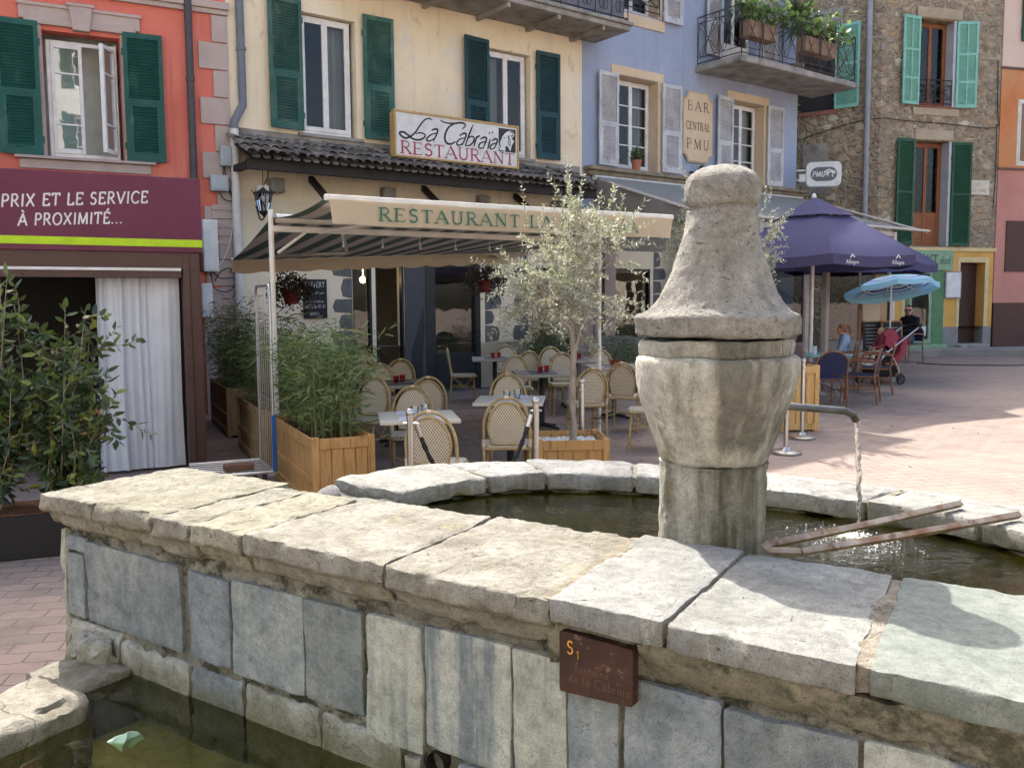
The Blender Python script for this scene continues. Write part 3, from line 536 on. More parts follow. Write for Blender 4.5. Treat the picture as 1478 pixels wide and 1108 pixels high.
column('column_cap', [(.15, 1.558), (.272, 1.563), (.284, 1.57), (.286, 1.628)]+smoothprof([(.278, 1.638), (.24, 1.655), (.205, 1.695), (.176, 1.757), (.147, 1.847), (.125, 1.95), (.119, 2.0)], 5)+[(.119, 2.004), (.107, 2.010), (.107, 2.018), (.121, 2.026)]+smoothprof([(.125, 2.04), (.125, 2.075), (.111, 2.115), (.076, 2.145), (.03, 2.158), (.0, 2.16)], 4), M['colm'], .0085, 9, 1.70)
mb = MB(); mb.tube([(CXs+.517*d, CYs+.856*d, z) for d, z in [(.14, 1.315), (.25, 1.308), (.45, 1.285), (.61, 1.266), (.655, 1.25), (.672, 1.225)]], [.018, .018, .018, .018, .0175, .0165], 12, flat=.8)
mb.build('spout', M['spout'], ftn, smooth=40)
mb = MB()
for a, b in [((.35, .755, .885), (.775, 1.80, .878)), ((.47, .742, .885), (.985, 1.72, .878))]:
    mb.tube([a, tuple((a[i]+b[i])/2+(0, 0, -.004)[i] for i in range(3)), b], .015, 4)
mb.tube([(.35, .755, .885), (.39, .705, .884), (.47, .742, .885)], .0145, 4)
mb.build('bucket_rail', M['iron'], ftn, smooth=30, amp=.003, nsc=20.)
# stone trough in front
block('trough_wall', M['trough'], ftn, [(-2.28, -.25), (-2.24, .19), (-2.20, .225), (-1.9, .225), (-1.86, .19), (-1.85, -.25)], lambda u, k: (u+.05*k, -.30-.95*k), 34, amp=.0105, res=.03, ch=.016, seed=101)
block('trough_wall', M['trough'], ftn, [(-2.42, -.25), (-2.42, .165), (-2.1, .155), (-2.08, -.25)], lambda u, k: (u, .02-.3*k), 8, amp=.015, res=.05, ch=.03, seed=103)
block('trough_wall', M['lime2'], ftn, [(-1.25, -.25), (-1.25, .27), (-.80, .27), (-.80, -.25)], lambda u, k: (-1.84+3.*k, u), 50, amp=.009, res=.06, ch=.02, seed=105)
block('trough_wall', M['trough'], ftn, [(1.1, -.25), (1.1, .33), (1.5, .33), (1.5, -.25)], lambda u, k: (u, .0-1.2*k), 20, amp=.01, res=.06, ch=.02, seed=107)
mb = MB(); mb.bx(-2.05, 1.2, -.85, .02, -.2, -.05); mb.build('trough_floor', M['algae2'], ftn)
# water
mb = MB(); mb.quad(*[(x, y, .765) for x, y in [(-1.37, .62)]+[sel(1.37, 1.21, 2.7, rad(180-180*i/60)) for i in range(61)]+[(1.37, .62)]][::-1])
o = mb.build('basin_water', M['water'], None, kind='structure'); o.location = (FX, FY, 0); o.rotation_euler = (0, 0, FR)
mb = MB(); mb.quad((-2.12, -.84, .13), (1.12, -.84, .13), (1.12, .04, .13), (-2.12, .04, .13))
o = mb.build('trough_water', M['water2'], None, kind='structure'); o.location = (FX, FY, 0); o.rotation_euler = (0, 0, FR)
def gl_water():
    m, nt, b = mk('falling_water'); b.inputs['Base Color'].default_value = (.97, .98, .98, 1); b.inputs['Roughness'].default_value = .08; b.inputs['IOR'].default_value = 1.33; b.inputs['Transmission Weight'].default_value = .82
    nt.links.new(bumpn(nt, noi(nt, coord(nt, (1, 1, .5)), 90., 3.), .6, .01), b.inputs['Normal']); return m
M['fall'] = gl_water()
mb = MB(); n = 60; pts = []; rr = []
for i in range(n):
    k = i/(n-1); z = 1.222-(1.222-.768)*k; d = .674+.028*math.sqrt(k)
    pts.append((CXs+.517*d+.002*math.sin(k*31), CYs+.856*d+.002*math.cos(k*27), z)); rr.append((.0115-.0025*k)*(1+.10*math.sin(k*47)*k+.16*math.sin(k*83+1)*k*k)+(.0015*math.sin(k*160) if k > .6 else 0))
kc = 36; mb.tube(pts[:kc], rr[:kc-6]+[rr[kc-6]*(1-.14*i) for i in range(6)], 10); rs = random.Random(3)
for i in range(kc-3, n-1):
    for q in range(2): u = Vector(pts[i]).lerp(Vector(pts[i+1]), rs.random()); mb.ball((u.x+rs.gauss(0, .003), u.y+rs.gauss(0, .003), u.z), rs.uniform(.003, .0075), 7, 6, (.8, .8, rs.uniform(1.2, 2.4)))
o = mb.build('falling_water', M['fall'], None, smooth=80, kind='structure', amp=.003, nsc=60.); o.location = (FX, FY, 0); o.rotation_euler = (0, 0, FR)
M['foam'] = wm('water_foam', [(.75, .78, .76), (.85, .87, .86)], rough=.3, bump=.4, bs=90., spec=.6)
mb = MB(); rs = random.Random(4)
for i in range(420):
    a = rs.uniform(0, 6.283); d = abs(rs.gauss(0, .085))+.004; q = rs.uniform(.0012, .0042)*(1.5 if d < .05 else .7)
    mb.ball((.455+d*math.cos(a)*1.3, 1.47+d*math.sin(a), .765+rs.uniform(-.001, .018 if d < .05 else .003)), q, 6, 4, (1.3, 1.3, .7))
o = mb.build('water_splash', M['foam'], None, smooth=80, kind='stuff'); o['label'] = 'white splash where the jet meets the basin water'; o['category'] = 'splash'; o.location = (FX, FY, 0); o.rotation_euler = (0, 0, FR)
# plaque on the wall, scrap in the trough
pq = thing('wall_plaque', 'small rusty metal plaque with orange S on the fountain wall', 'plaque', (FX+.8211*.153-.0*.57, FY-.5707*.153, .69), FR)
rp = []
for cx, cz, a0 in [(.105, .07, 0), (-.105, .078, 90), (-.105, -.078, 180), (.105, -.07, 270)]: rp += arc(cx, cz, .009, .009, a0, a0+90, 4)
mb = MB(); mb.prism(rp, -.0215, .012); mb.build('plate', M['plate'], pq, bevel=.0015)
mb = MB(); text(mb, 'S', -.088, .028, .036, y=-.0235, wt=.15); text(mb, '1', -.058, .018, .022, y=-.0235, wt=.12, mono=True, serif=False); mb.build('numeral', M['gold'], pq)
mb = MB(); text(mb, 'fontaine', -.062, -.018, .024, y=-.0235, wt=.09, serif=False); text(mb, 'de la Cabraia', -.082, -.052, .026, y=-.0235, wt=.09, serif=False); mb.build('inscription', M['etch'], pq)
mb = MB(); mb.add([(0, 0, -.01), (.09, .015, .002), (.10, .075, -.01), (.05, .06, .02), (.02, .09, 0), (-.03, .05, .01), (.03, .03, .03), (.07, .045, .03)], [(0, 1, 7, 6), (1, 2, 7), (2, 3, 7), (3, 6, 7), (3, 4, 6), (4, 5, 6), (5, 0, 6)])
o = mb.build('plastic_scrap', flat('pale_green_plastic', (.36, .55, .42)), None, sub=3, amp=.014, nsc=28., smooth=40); o.location = (FX-.8211*1.58-.5707*.36, FY+.5707*1.58-.8211*.36, .115); o.rotation_euler = (.2, .1, .9)
tag(o, 'crumpled pale green plastic scrap lying in the stone trough water', 'litter')
# ------------------------------------------------------------------ houses
M['red'] = plaster('red_plaster', (.56, .14, .10), (.66, .185, .135), (.72, .25, .18), (.36, .09, .065), .5, wear=[((.74, .30, .22), 2.2, .60, .08, .5, (1, 1, .5)), ((.40, .13, .10), 1.1, .60, .14, .6, (1, 1, .25))])
M['pinkst'] = wm('pinkish_stone_paint', [(.40, .315, .28), (.47, .38, .34)], sc=3., rough=.9, bump=.2, spots=[((.28, .22, .20), 3., .6, .15, .5, (1, 1, .3))])
M['yel'] = plaster('cream_plaster', (.72, .59, .40), (.80, .68, .49), (.84, .74, .58), (.58, .52, .41), .6, bump=.6, wear=[((.36, .28, .18), 34., .68, .03, .8, (1, 1, 1)), ((.66, .63, .58), 1.3, .58, .05, .6, (1, 1, .7)), ((.52, .42, .28), 3.2, .60, .03, .5, (1, 1, .6))])
M['crm'] = wm('smooth_cream_paint', [(.70, .60, .44), (.78, .69, .54)], sc=1.5, rough=.85, bump=.15, spots=[((.40, .32, .22), 1.6, .6, .2, .4, (1, 1, .3))])
M['blue'] = plaster('blue_plaster', (.27, .315, .42), (.325, .37, .48), (.375, .42, .52), (.25, .275, .34), .5, wear=[((.42, .47, .56), 1.4, .60, .10, .5, (1, 1, .4)), ((.19, .21, .26), 2.5, .64, .06, .5, (1, 1, .2))])
M['beige'] = wm('beige_trim', [(.58, .43, .27), (.66, .52, .36)], sc=3., rough=.85, bump=.15)
M['rubble'] = rubble('rubble_masonry')
M['ochre'] = wm('ochre_paint', [(.56, .31, .075), (.66, .39, .11)], sc=2., rough=.8, bump=.15, spots=[((.42, .25, .08), 3., .62, .12, .5, (1, 1, .4))])
M['yelp'] = flat('pale_yellow_paint', (.62, .48, .24)); M['gbase'] = wm('grey_base_paint', [(.20, .19, .18), (.27, .26, .245)], sc=3., bump=.2)
M['pink'] = plaster('pink_plaster', (.46, .20, .16), (.52, .24, .19), (.56, .28, .22), (.42, .24, .19), .4)
M['oran'] = plaster('orange_plaster', (.52, .17, .06), (.56, .25, .11), (.58, .33, .18), (.50, .38, .26), .5)
M['brn'] = flat('brown_paint', (.085, .035, .024)); M['pinkw'] = plaster('pale_pink_plaster', (.60, .43, .33), (.66, .50, .40), (.70, .56, .45), (.5, .38, .3), .4)
M['gsh'] = wm('green_shutter_paint', [(.008, .07, .056), (.014, .095, .075)], sc=5., rough=.55, bump=.1, rv=.10, spots=[((.05, .16, .13), 5., .58, .1, .6, (1, 1, .4)), ((.22, .27, .24), 40., .68, .03, .7, (1, 1, .4))])
M['gsh2'] = wm('faded_green_shutter', [(.022, .085, .072), (.04, .115, .095), (.075, .15, .125)], sc=3., rough=.7, bump=.15, rv=.10, spots=[((.16, .23, .19), 6., .57, .1, .6, (1, 1, .35)), ((.30, .31, .27), 36., .66, .03, .7, (1, 1, .4))])
M['gsh3'] = wm('teal_shutter_paint', [(.016, .055, .066), (.026, .075, .085)], sc=3., rough=.65, bump=.12, rv=.1, spots=[((.06, .13, .13), 6., .57, .1, .6, (1, 1, .35)), ((.25, .28, .27), 40., .68, .03, .6, (1, 1, .4))])
M['wsh'] = wm('flaking_grey_shutter', [(.40, .40, .42), (.50, .50, .515), (.57, .57, .575)], sc=4., rough=.75, bump=.25, rv=.05, spots=[((.22, .20, .19), 16., .62, .06, .7, (1, 1, .3))])
M['lgsh'] = wm('mint_shutter_paint', [(.19, .46, .36), (.27, .54, .43)], sc=4., rough=.65, bump=.1, rv=.06)
M['dgsh'] = wm('bottle_green_shutter', [(.018, .075, .04), (.03, .10, .055)], sc=4., rough=.65, bump=.1)
M['wfr'] = flat('white_window_paint', (.72, .71, .68)); M['bfr'] = flat('varnished_window_wood', (.27, .095, .035)); M['cfr'] = flat('cream_window_paint', (.70, .66, .55))
M['glass'] = glassmat('window_glass', (.82, .85, .85), add=.0); M['glassb'] = glassmat('bright_window_glass', (.8, .86, .9), add=.16); M['glass2'] = glassmat('door_glass', (.75, .8, .8), add=.06)
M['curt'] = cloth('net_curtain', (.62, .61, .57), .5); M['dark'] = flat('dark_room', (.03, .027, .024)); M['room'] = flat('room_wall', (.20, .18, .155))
M['tile'] = wm('old_roof_tile', [(.075, .063, .053), (.16, .135, .115), (.29, .25, .21)], sc=7., rough=.95, bump=.7, bs=50., bd=.006, isl=.35, spots=[((.36, .34, .29), 10., .60, .07, .7, (1, 1, 1)), ((.03, .028, .02), 5., .6, .1, .6, (1, 1, 1))])
M['beam'] = wm('dark_eave_timber', [(.022, .018, .016), (.04, .033, .03)], rough=.7, bump=.2)
M['conc'] = wm('weathered_concrete', [(.16, .145, .125), (.28, .26, .23), (.36, .34, .30)], sc=3., rough=.95, bump=.6, spots=[((.09, .08, .065), 4., .58, .12, .6, (1, 1, 1))])
M['blk'] = flat('black_iron', (.022, .022, .023)); M['gpipe'] = flat('grey_downpipe', (.15, .165, .19)); M['wpipe'] = flat('white_downpipe', (.62, .60, .56)); M['zinc'] = flat('zinc_downpipe', (.30, .31, .32))
M['dpipe'] = flat('dark_downpipe', (.07, .06, .065)); M['ledge'] = wm('mossy_ledge', [(.16, .125, .085), (.30, .25, .18)], sc=5., bump=.5)
M['qst'] = wm('grey_painted_quoin', [(.10, .105, .105), (.155, .16, .16)], sc=5., bump=.2)
M['ddoor'] = flat('dark_door_paint', (.018, .019, .022), rough=.4); M['white'] = flat('white_plastic', (.66, .66, .64)); M['dglass'] = flat('dark_panel', (.02, .022, .026), rough=.25)

def wall_open(mb, x0, x1, z0, z1, ops, rev=.2):
    X = sorted({x0, x1, *[v for o in ops for v in o[:2]]}); Z = sorted({z0, z1, *[v for o in ops for v in o[2:4]]})
    for i in range(len(X)-1):
        for j in range(len(Z)-1):
            cx, cz = (X[i]+X[i+1])/2, (Z[j]+Z[j+1])/2
            if any(o[0] < cx < o[1] and o[2] < cz < o[3] for o in ops): continue
            mb.quad((X[i], 0, Z[j]), (X[i+1], 0, Z[j]), (X[i+1], 0, Z[j+1]), (X[i], 0, Z[j+1]))
    for a, b, c, d in [o[:4] for o in ops]:
        mb.quad((a, 0, c), (a, 0, d), (a, rev, d), (a, rev, c)); mb.quad((b, 0, c), (b, rev, c), (b, rev, d), (b, 0, d))
        mb.quad((a, 0, d), (b, 0, d), (b, rev, d), (a, rev, d)); mb.quad((a, 0, c), (a, rev, c), (b, rev, c), (b, 0, c))
def shell(root, x0, x1, z0, z1, D, mat, roofmat=None, ov=.45, floor=None):
    mb = MB(); mb.quad((x0, 0, z0), (x0, 0, z1), (x0, D, z1), (x0, D, z0)); mb.quad((x1, 0, z0), (x1, D, z0), (x1, D, z1), (x1, 0, z1)); mb.quad((x0, D, z0), (x0, D, z1), (x1, D, z1), (x1, D, z0))
    mb.build('side_wall', mat, root)
    mb = MB(); mb.quad((x0, -ov, z1), (x1, -ov, z1), (x1, D/2, z1+1.6), (x0, D/2, z1+1.6)); mb.quad((x0, D/2, z1+1.6), (x1, D/2, z1+1.6), (x1, D+ov, z1), (x0, D+ov, z1))
    mb.quad((x0, -ov, z1-.08), (x1, -ov, z1-.08), (x1, D+ov, z1-.08), (x0, D+ov, z1-.08)); mb.quad((x0, -ov, z1-.08), (x1, -ov, z1-.08), (x1, -ov, z1), (x0, -ov, z1))
    mb.build('roof', M['tile'], root)
    if floor:
        mb = MB()
        for z in floor: mb.bx(x0+.05, x1-.05, .22, D-.1, z-.2, z)
        mb.bx(x0+.05, x1-.05, 3.2, 3.3, z0, z1-.2)
        mb.build('inner_floor', M['room'], root)
def shutter(name, root, x, z, w, h, mat, y=-.035, ang=0., side=0, rails=(.42,), ns=None, st=.06, th=.035, inner=False, vbar=False):
    """louvred shutter; x,z lower left; ang swings it about its hinge side"""
    hx = x if side == 0 else x+w
    X = Matrix.Translation((hx, y, z)) @ Matrix.Rotation(ang, 4, 'Z') @ Matrix.Translation((x-hx, 0, 0))
    mb = MB(X); mb.bx(0, st, -th, 0, 0, h); mb.bx(w-st, w, -th, 0, 0, h)
    zs = [0]+[q*h for q in rails]+[h]; mb.bx(st, w-st, -th+.001, -.001, 0, .09); mb.bx(st, w-st, -th+.001, -.001, h-.08, h)
    for q in rails: mb.bx(st, w-st, -th+.001, -.001, q*h-.035, q*h+.035)
    for i in range(len(zs)-1):
        a = zs[i]+(.09 if i == 0 else .035); b = zs[i+1]-(.08 if i == len(zs)-2 else .035); m_ = st
        if inner and i == 0:
            m_ = st+.045; mb.bx(st, m_, -th+.004, -.004, a, b); mb.bx(w-m_, w-st, -th+.004, -.004, a, b); mb.bx(m_, w-m_, -th+.004, -.004, a, a+.04); mb.bx(m_, w-m_, -th+.004, -.004, b-.04, b); a += .04; b -= .04
        n = max(3, int((b-a)/.042))
        for k in range(n): mb.box((w/2, -th/2, a+(k+.5)*(b-a)/n), (w-2*m_+.004, .036, .009), rx=rad(38))
        mb.bx(m_, w-m_, -.006, -.004, a, b)
        if vbar: mb.bx(w/2-.018, w/2+.018, -th-.006, -.008, a, b)
    mb.box((w*.45, -th-.008, .12), (.07, .018, .03))
    for q in (.12, .85): mb.box(((-.006 if side == 0 else w+.006), -.012, q*h), (.03, .03, .09))
    return mb.build('shutter', mat, root)
def window(root, x0, x1, z0, z1, y, fm, leaves=2, rows=1, fw=.055, curtain=None, lower=0., open_leaf=None, bars=(), gm=None):
    mb = MB(); o = .035; mb.bx(x0, x0+fw, y, y+.07, z0, z1); mb.bx(x1-fw, x1, y, y+.07, z0, z1); mb.bx(x0+fw, x1-fw, y+.001, y+.069, z1-fw, z1); mb.bx(x0+fw, x1-fw, y+.001, y+.069, z0, z0+fw)
    a, b = x0+fw, x1-fw; wl = (b-a)/leaves; gl = MB()
    for i in range(leaves):
        X = None; p, q = a+i*wl, a+(i+1)*wl
        if open_leaf is not None and i == open_leaf[0]:
            X = Matrix.Translation((q, y+.03, 0)) @ Matrix.Rotation(open_leaf[1], 4, 'Z') @ Matrix.Translation((-q, -y-.03, 0))
        mb.X = X; gl.X = X; f2 = .05
        c, d = z0+fw, z1-fw
        mb.bx(p, p+f2, y-.014, y+.04, c, d); mb.bx(q-f2, q, y-.014, y+.04, c, d); mb.bx(p+f2, q-f2, y-.012, y+.038, d-f2, d); mb.bx(p+f2, q-f2, y-.012, y+.038, c, c+f2+.02)
        g0 = c+f2+.02
        if lower: mb.bx(p+f2, q-f2, y-.002, y+.03, g0, z0+lower); mb.bx(p+f2+.05, q-f2-.05, y-.012, y, g0+.06, z0+lower-.08); g0 = z0+lower
        for k in range(1, rows): zz = g0+(d-f2-g0)*k/rows; mb.bx(p+f2, q-f2, y-.006, y+.03, zz-.014, zz+.014)
        for t in bars: zz = c+(d-c)*t; mb.bx(p+f2, q-f2, y-.006, y+.03, zz-.014, zz+.014)
        gl.quad((p+f2, y+.012, g0), (q-f2, y+.012, g0), (q-f2, y+.012, d-f2), (p+f2, y+.012, d-f2))
    mb.X = None
    w = mb.build('window', fm, root, bevel=.004); gl.build('pane', gm or M['glass'], w)
    if curtain:
        cb = MB(); n = 40
        for (ca, cb_) in curtain:
            xs = [x0+(x1-x0)*(ca+(cb_-ca)*i/n) for i in range(n+1)]
            cb.add([(x, y+.16+.022*math.sin(i*1.25)+.012*math.sin(i*.53), z) for z in (z0+.03, z1-.08) for i, x in enumerate(xs)], [(i, i+1, n+2+i, n+1+i) for i in range(n)])
        cb.build('curtain', M['curt'], w, smooth=80)
    return w
def pipe(root, name, pts, r, mat, rings=()):
    mb = MB(); mb.tube(pts, r, 12)
    for q in rings: mb.tube([(q[0], q[1], q[2]-.025), (q[0], q[1], q[2]+.025)], r*1.22, 12)
    return mb.build(name, mat, root, smooth=50)
def front(root, x0, x1, z0, z1, ops, mat, rev=.2): mb = MB(); wall_open(mb, x0, x1, z0, z1, ops, rev); return mb.build('front_wall', mat, root)

OM = (-4.34, 14.15); AM = rad(37.2); AR = rad(28.)
def MP(a, z, out=0.): return (OM[0]+.7965*a+.6046*out, OM[1]+.6046*a-.7965*out, z)
# ---- red house
rh = thing('red_house', 'red plastered house with pale quoins and dark green louvred shutters', 'house', (OM[0], OM[1], 0), AR)
front(rh, -9., .02, -.6, 11.3, [(-2.49, -1.49, 3.79, 5.54), (-6.2, -5.2, 3.79, 5.54), (-2.49, -1.49, 7.2, 9.), (-6.2, -5.2, 7.2, 9.)], M['red'], .22)
shell(rh, -9., .02, -.6, 11.3, 8., M['red'], floor=(3.4, 6.8))
for cx in (-1.99, -5.7):
    mb = MB(); mb.bx(cx-.78, cx+.78, -.05, 0, 5.66, 5.87); mb.bx(cx-.80, cx+.80, -.075, 0, 5.84, 5.885); mb.bx(cx-.72, cx+.72, -.065, 0, 5.60, 5.67); mb.bx(cx-.78, cx-.51, -.03, 0, 5.40, 5.60); mb.bx(cx+.51, cx+.78, -.03, 0, 5.40, 5.60)
    mb.bx(cx-.68, cx-.505, -.022, 0, 3.79, 5.41); mb.bx(cx+.505, cx+.68, -.022, 0, 3.79, 5.41)
    mb.prism([(cx-.11, 5.56), (cx+.11, 5.56), (cx+.155, 5.9), (cx-.155, 5.9)], -.10, 0); mb.bx(cx-.18, cx+.18, -.115, 0, 5.885, 5.93)
    mb.build('window_surround', M['pinkst'], rh, bevel=.006)
for cx in (-1.99, -5.7):
    mb = MB(); mb.bx(cx-.86, cx+.86, -.035, 0, 3.62, 3.752); mb.bx(cx-.92, cx+.92, -.09, .05, 3.755, 3.795)
    mb.build('window_sill', M['pinkst'], rh, bevel=.006)
window(rh, -2.45, -1.53, 3.82, 5.45, .14, M['wfr'], open_leaf=(1, rad(62)), bars=(.27, .74), gm=M['glassb'])
mb = MB(); mb.bx(-2.6, -1.35, .62, .66, 3.6, 5.7); mb.bx(-1.56, -1.52, .25, .62, 3.8, 5.5); mb.build('inner_wall', flat('pale_room_wall', (.62, .62, .58)), rh)
window(rh, -6.16, -5.24, 3.82, 5.45, .14, M['wfr'], bars=(.27, .74))
for z in (7.2,):
    for x in (-2.49, -6.2): window(rh, x+.03, x+.97, z+.02, z+1.78, .14, M['wfr'], bars=(.27, .74))
for x, s in ((-3.08, 1), (-1.455, 0), (-6.78, 1), (-5.16, 0)):
    for z in (3.8, 7.2): shutter('shutter', rh, x, z, .535, 1.83, M['gsh'], rails=(.47,), inner=True, side=s, ang=rad(3 if s else -3))
mb = MB()
z = 6.05
k = 0
while z > 1.9:
    h = .40; wq = .20 if k % 2 == 0 else .40; mb.bx(-wq, .035, -.035, 0, z-h+.008, z); z -= h+.008; k += 1
mb.bx(-1.2, .06, -.10, 0, 6.13, 6.24); mb.bx(-9, .05, -.06, 0, 6.06, 6.13)
mb.bx(-.46, .035, -.03, 0, -.6, 1.95)
for i in range(5): mb.bx(-.30, .04, -.05-.008*(i % 2), 0, 2.62+i*.13, 2.70+i*.13)
mb.build('quoin', M['pinkst'], rh, bevel=.006)
pipe(rh, 'downpipe', [(-.545, -.09, 2.2), (-.54, -.09, 5.1), (-.53, -.09, 11.2)], .055, M['dpipe'], [(-.54, -.09, 5.05), (-.54, -.09, 8.)])
# ---- cream house of the restaurant
yh = thing('cream_house', 'cream plastered house above the restaurant with worn green shutters and tiled pent roof', 'house', (OM[0], OM[1], 0), AM)
OPY = [(1.235, 2.22, 4.46, 6.37), (4.93, 5.95, 4.46, 6.40), (4.6, 5.5, 7.35, 9.3), (1.3, 2.2, 7.6, 9.3)]
GF = [(2.06, 2.43, .16, 2.4), (2.5, 3.07, .1, 2.45), (3.70, 4.72, .1, 2.42), (5.95, 7.0, .1, 2.4)]
front(yh, .02, 7.27, 3.35, 9.72, OPY, M['yel'], .2)
mb = MB(); wall_open(mb, .02, 7.27, .95, 3.35, GF, .25); mb.build('ground_floor_wall', M['crm'], yh)
mb = MB(); wall_open(mb, .02, 7.27, -.6, .95, [(a, b, c, .95) for a, b, c, d in GF], .25); mb.build('grey_plinth', M['qst'], yh)
shell(yh, .02, 7.27, -.6, 9.72, 8., M['yel'], floor=(3.4, 6.9))
for (a, b, c, d), cu in zip(OPY, [((.52, .95),), ((.0, .42),), None, None]): window(yh, a+.01, b-.06, c+.01, d-.02, .11, M['wfr'], curtain=cu)
for x, s, mt, an in ((.66, 1, 'gsh2', 2.5), (2.33, 0, 'gsh2', -2), (4.35, 1, 'gsh3', 5), (6.05, 0, 'gsh3', -2)): shutter('shutter', yh, x, 4.475, .565, 2.03, M[mt], rails=(.43, ), side=s, ang=rad(an), inner=True, y=-.05)
for q in (1.15, 4.86): MB().bx(q, q+1.17, -.05, .04, 4.40, 4.455).build('window_sill', M['conc'], yh, bevel=.006, amp=.004)
# pent roof
rt = MB(); RT = random.Random(3)
def barrel(mb, x, y0, z0, y1, z1, r0, r1, up):
    n = 6; vs = []
    for (y, z, r) in ((y0, z0, r0), (y1, z1, r1)):
        for rr in (r, r-.014):
            for i in range(n+1):
                a = math.pi*i/n; vs.append((x+rr*math.cos(a), y, z+(rr*math.sin(a)*.62 if up else -rr*math.sin(a)*.5)))
    k = n+1; f = []
    for i in range(n): f += [(i, i+1, 2*k+i+1, 2*k+i), (k+i, 3*k+i, 3*k+i+1, k+i+1), (i, k+i, k+i+1, i+1), (2*k+i, 2*k+i+1, 3*k+i+1, 3*k+i)]
    mb.add(vs, f)
for j in range(3):
    for i in range(44):
        x = .02+i*.158; ya, yb = -.02-.27*j, -.02-.27*j-.34; za, zb = 4.275-.125*j, 4.275-.125*j-.15
        q = RT.uniform(-.014, .014)
        barrel(rt, x+q, ya, za+.03+.02*(2-j)*0+q, yb+q, zb+.045+q*.6+.012, .068, .083, True)
        barrel(rt, x+.079+q*.5, ya, za-.0, yb+.02, zb+.004, .078, .064, False)
rt.build('roof_tiles', M['tile'], yh, smooth=40)
mb = MB(); mb.box((3.5, -.4, 4.03), (6.95, .82, .03), rx=rad(24.5)); mb.bx(.0, 6.98, -.74, -.66, 3.70, 3.855)
for x in (1.35, 3.5, 5.55, 6.75): mb.box((x, -.36, 3.50), (.09, .88, .09), rx=rad(33))
mb.bx(.0, .1, -.72, -.02, 3.72, 3.82); mb.bx(6.86, 6.96, -.72, -.02, 3.72, 3.82)
mb.build('eave_timber', M['beam'], yh, bevel=.004)
for x in (.72, 2.74, 4.75, 6.55): mb = MB(); mb.bx(x-.12, x+.12, -.16, .02, 3.46, 3.68); mb.build('stone_corbel', M['conc'], yh, bevel=.02, sub=1, amp=.01, nsc=12.)
mb = MB(); mb.bx(.03, 7.2, -.012, .0, 4.27, 4.42); mb.build('roof_flashing', M['conc'], yh, sub=3, amp=.012, nsc=9.)
# big balcony above
mb = MB(); mb.bx(1.6, 7.62, -1.02, .0, 6.90, 7.0); mb.bx(1.56, 7.68, -1.07, .0, 7.0, 7.06); mb.build('balcony_slab', M['conc'], yh, bevel=.012, sub=2, amp=.006, nsc=8.)
for i, x in enumerate((2.4, 3.55, 4.7, 5.85, 6.95)): mb = MB(); mb.box((x, -.5, 6.86), (.07, .98, .09)); mb.build('balcony_bracket', M['conc'], yh, bevel=.01)
def railing(name, root, segs, z0, z1, style, mat):
    mb = MB()
    for (p, q) in segs:
        p, q = Vector(p), Vector(q); L = (q-p).length; d = (q-p)/L
        for z in (z0+.06, z1): mb.tube([(p.x, p.y, z), (q.x, q.y, z)], .013, 6)
        if style == 'scroll':
            n = max(2, int(L/.42))
            for i in range(n+1): c = p+d*(L*i/n); mb.tube([(c.x, c.y, z0), (c.x, c.y, z1)], .010, 6)
            for i in range(n):
                for sg in (-1, 1):
                    cc = p+d*(L*(i+.5)/n); R_ = L/n*.24
                    for (cz, r_, a0, a1) in ((z0+(z1-z0)*.28, R_*.9, 100, 440), (z0+(z1-z0)*.70, R_*.9, -80, 260)):
                        pts = []
                        for a in range(a0, a1+1, 20): u = R_*.5*sg+r_*(1-.0012*(a-a0))*math.cos(rad(a))*sg*.9; pts.append((cc.x+d.x*u, cc.y+d.y*u, cz+r_*1.6*(1-.001*(a-a0))*math.sin(rad(a))))
                        mb.tube(pts, .007, 5)
        else:
            n = max(2, int(L/.62))
            for i in range(n+1): c = p+d*(L*i/n); mb.tube([(c.x, c.y, z0), (c.x, c.y, z1)], .012, 6)
            for z in (z0+.18, z1-.14): mb.tube([(p.x, p.y, z), (q.x, q.y, z)], .009, 6)
            for i in range(n):
                cc = p+d*(L*(i+.5)/n); w = L/n*.5; zc = (z0+z1)/2+.02; hz = (z1-z0)/2-.17
                for sg in (-1, 1):
                    pts = [(cc.x+d.x*sg*w*math.sin(t)*.92, cc.y+d.y*sg*w*math.sin(t)*.92, zc+hz*math.sin(2*t)) for t in [math.pi*j/18 for j in range(19)]]
                    mb.tube(pts, .008, 5)
                    mb.tube([(cc.x-d.x*w, cc.y-d.y*w, zc+sg*hz), (cc.x+d.x*w, cc.y+d.y*w, zc-sg*hz)], .006, 5)
                    mb.tube([(cc.x-d.x*w, cc.y-d.y*w, z1-.14 if sg < 0 else z1), (cc.x+d.x*w, cc.y+d.y*w, z1 if sg < 0 else z1-.14)], .005, 5)
    return mb.build(name, mat, root, smooth=50)
railing('balcony_railing', yh, [((1.62, -1.0), (7.56, -1.0)), ((7.56, -1.0), (7.56, 0)), ((1.62, -1.), (1.62, 0))], 7.06, 8.0, 'scroll', M['blk'])
mb = MB(); mb.bx(1.7, 7.5, -.955, -.945, 7.12, 7.95); mb.build('balcony_screen', flat('grey_canvas', (.14, .145, .16)), yh)
pipe(yh, 'downpipe', [(.21, -.07, 9.5), (.22, -.07, 5.05), (.22, -.07, 4.75), (.06, -.11, 4.48), (.05, -.12, 4.35)], .062, M['gpipe'], [(.22, -.07, 5.6), (.22, -.07, 8.4)])
pipe(yh, 'downpipe', [(.05, -.12, 4.37), (.05, -.12, .9), (.05, -.1, -.3)], .067, M['wpipe'], [(.05, -.12, 2.35), (.05, -.12, 1.6)])
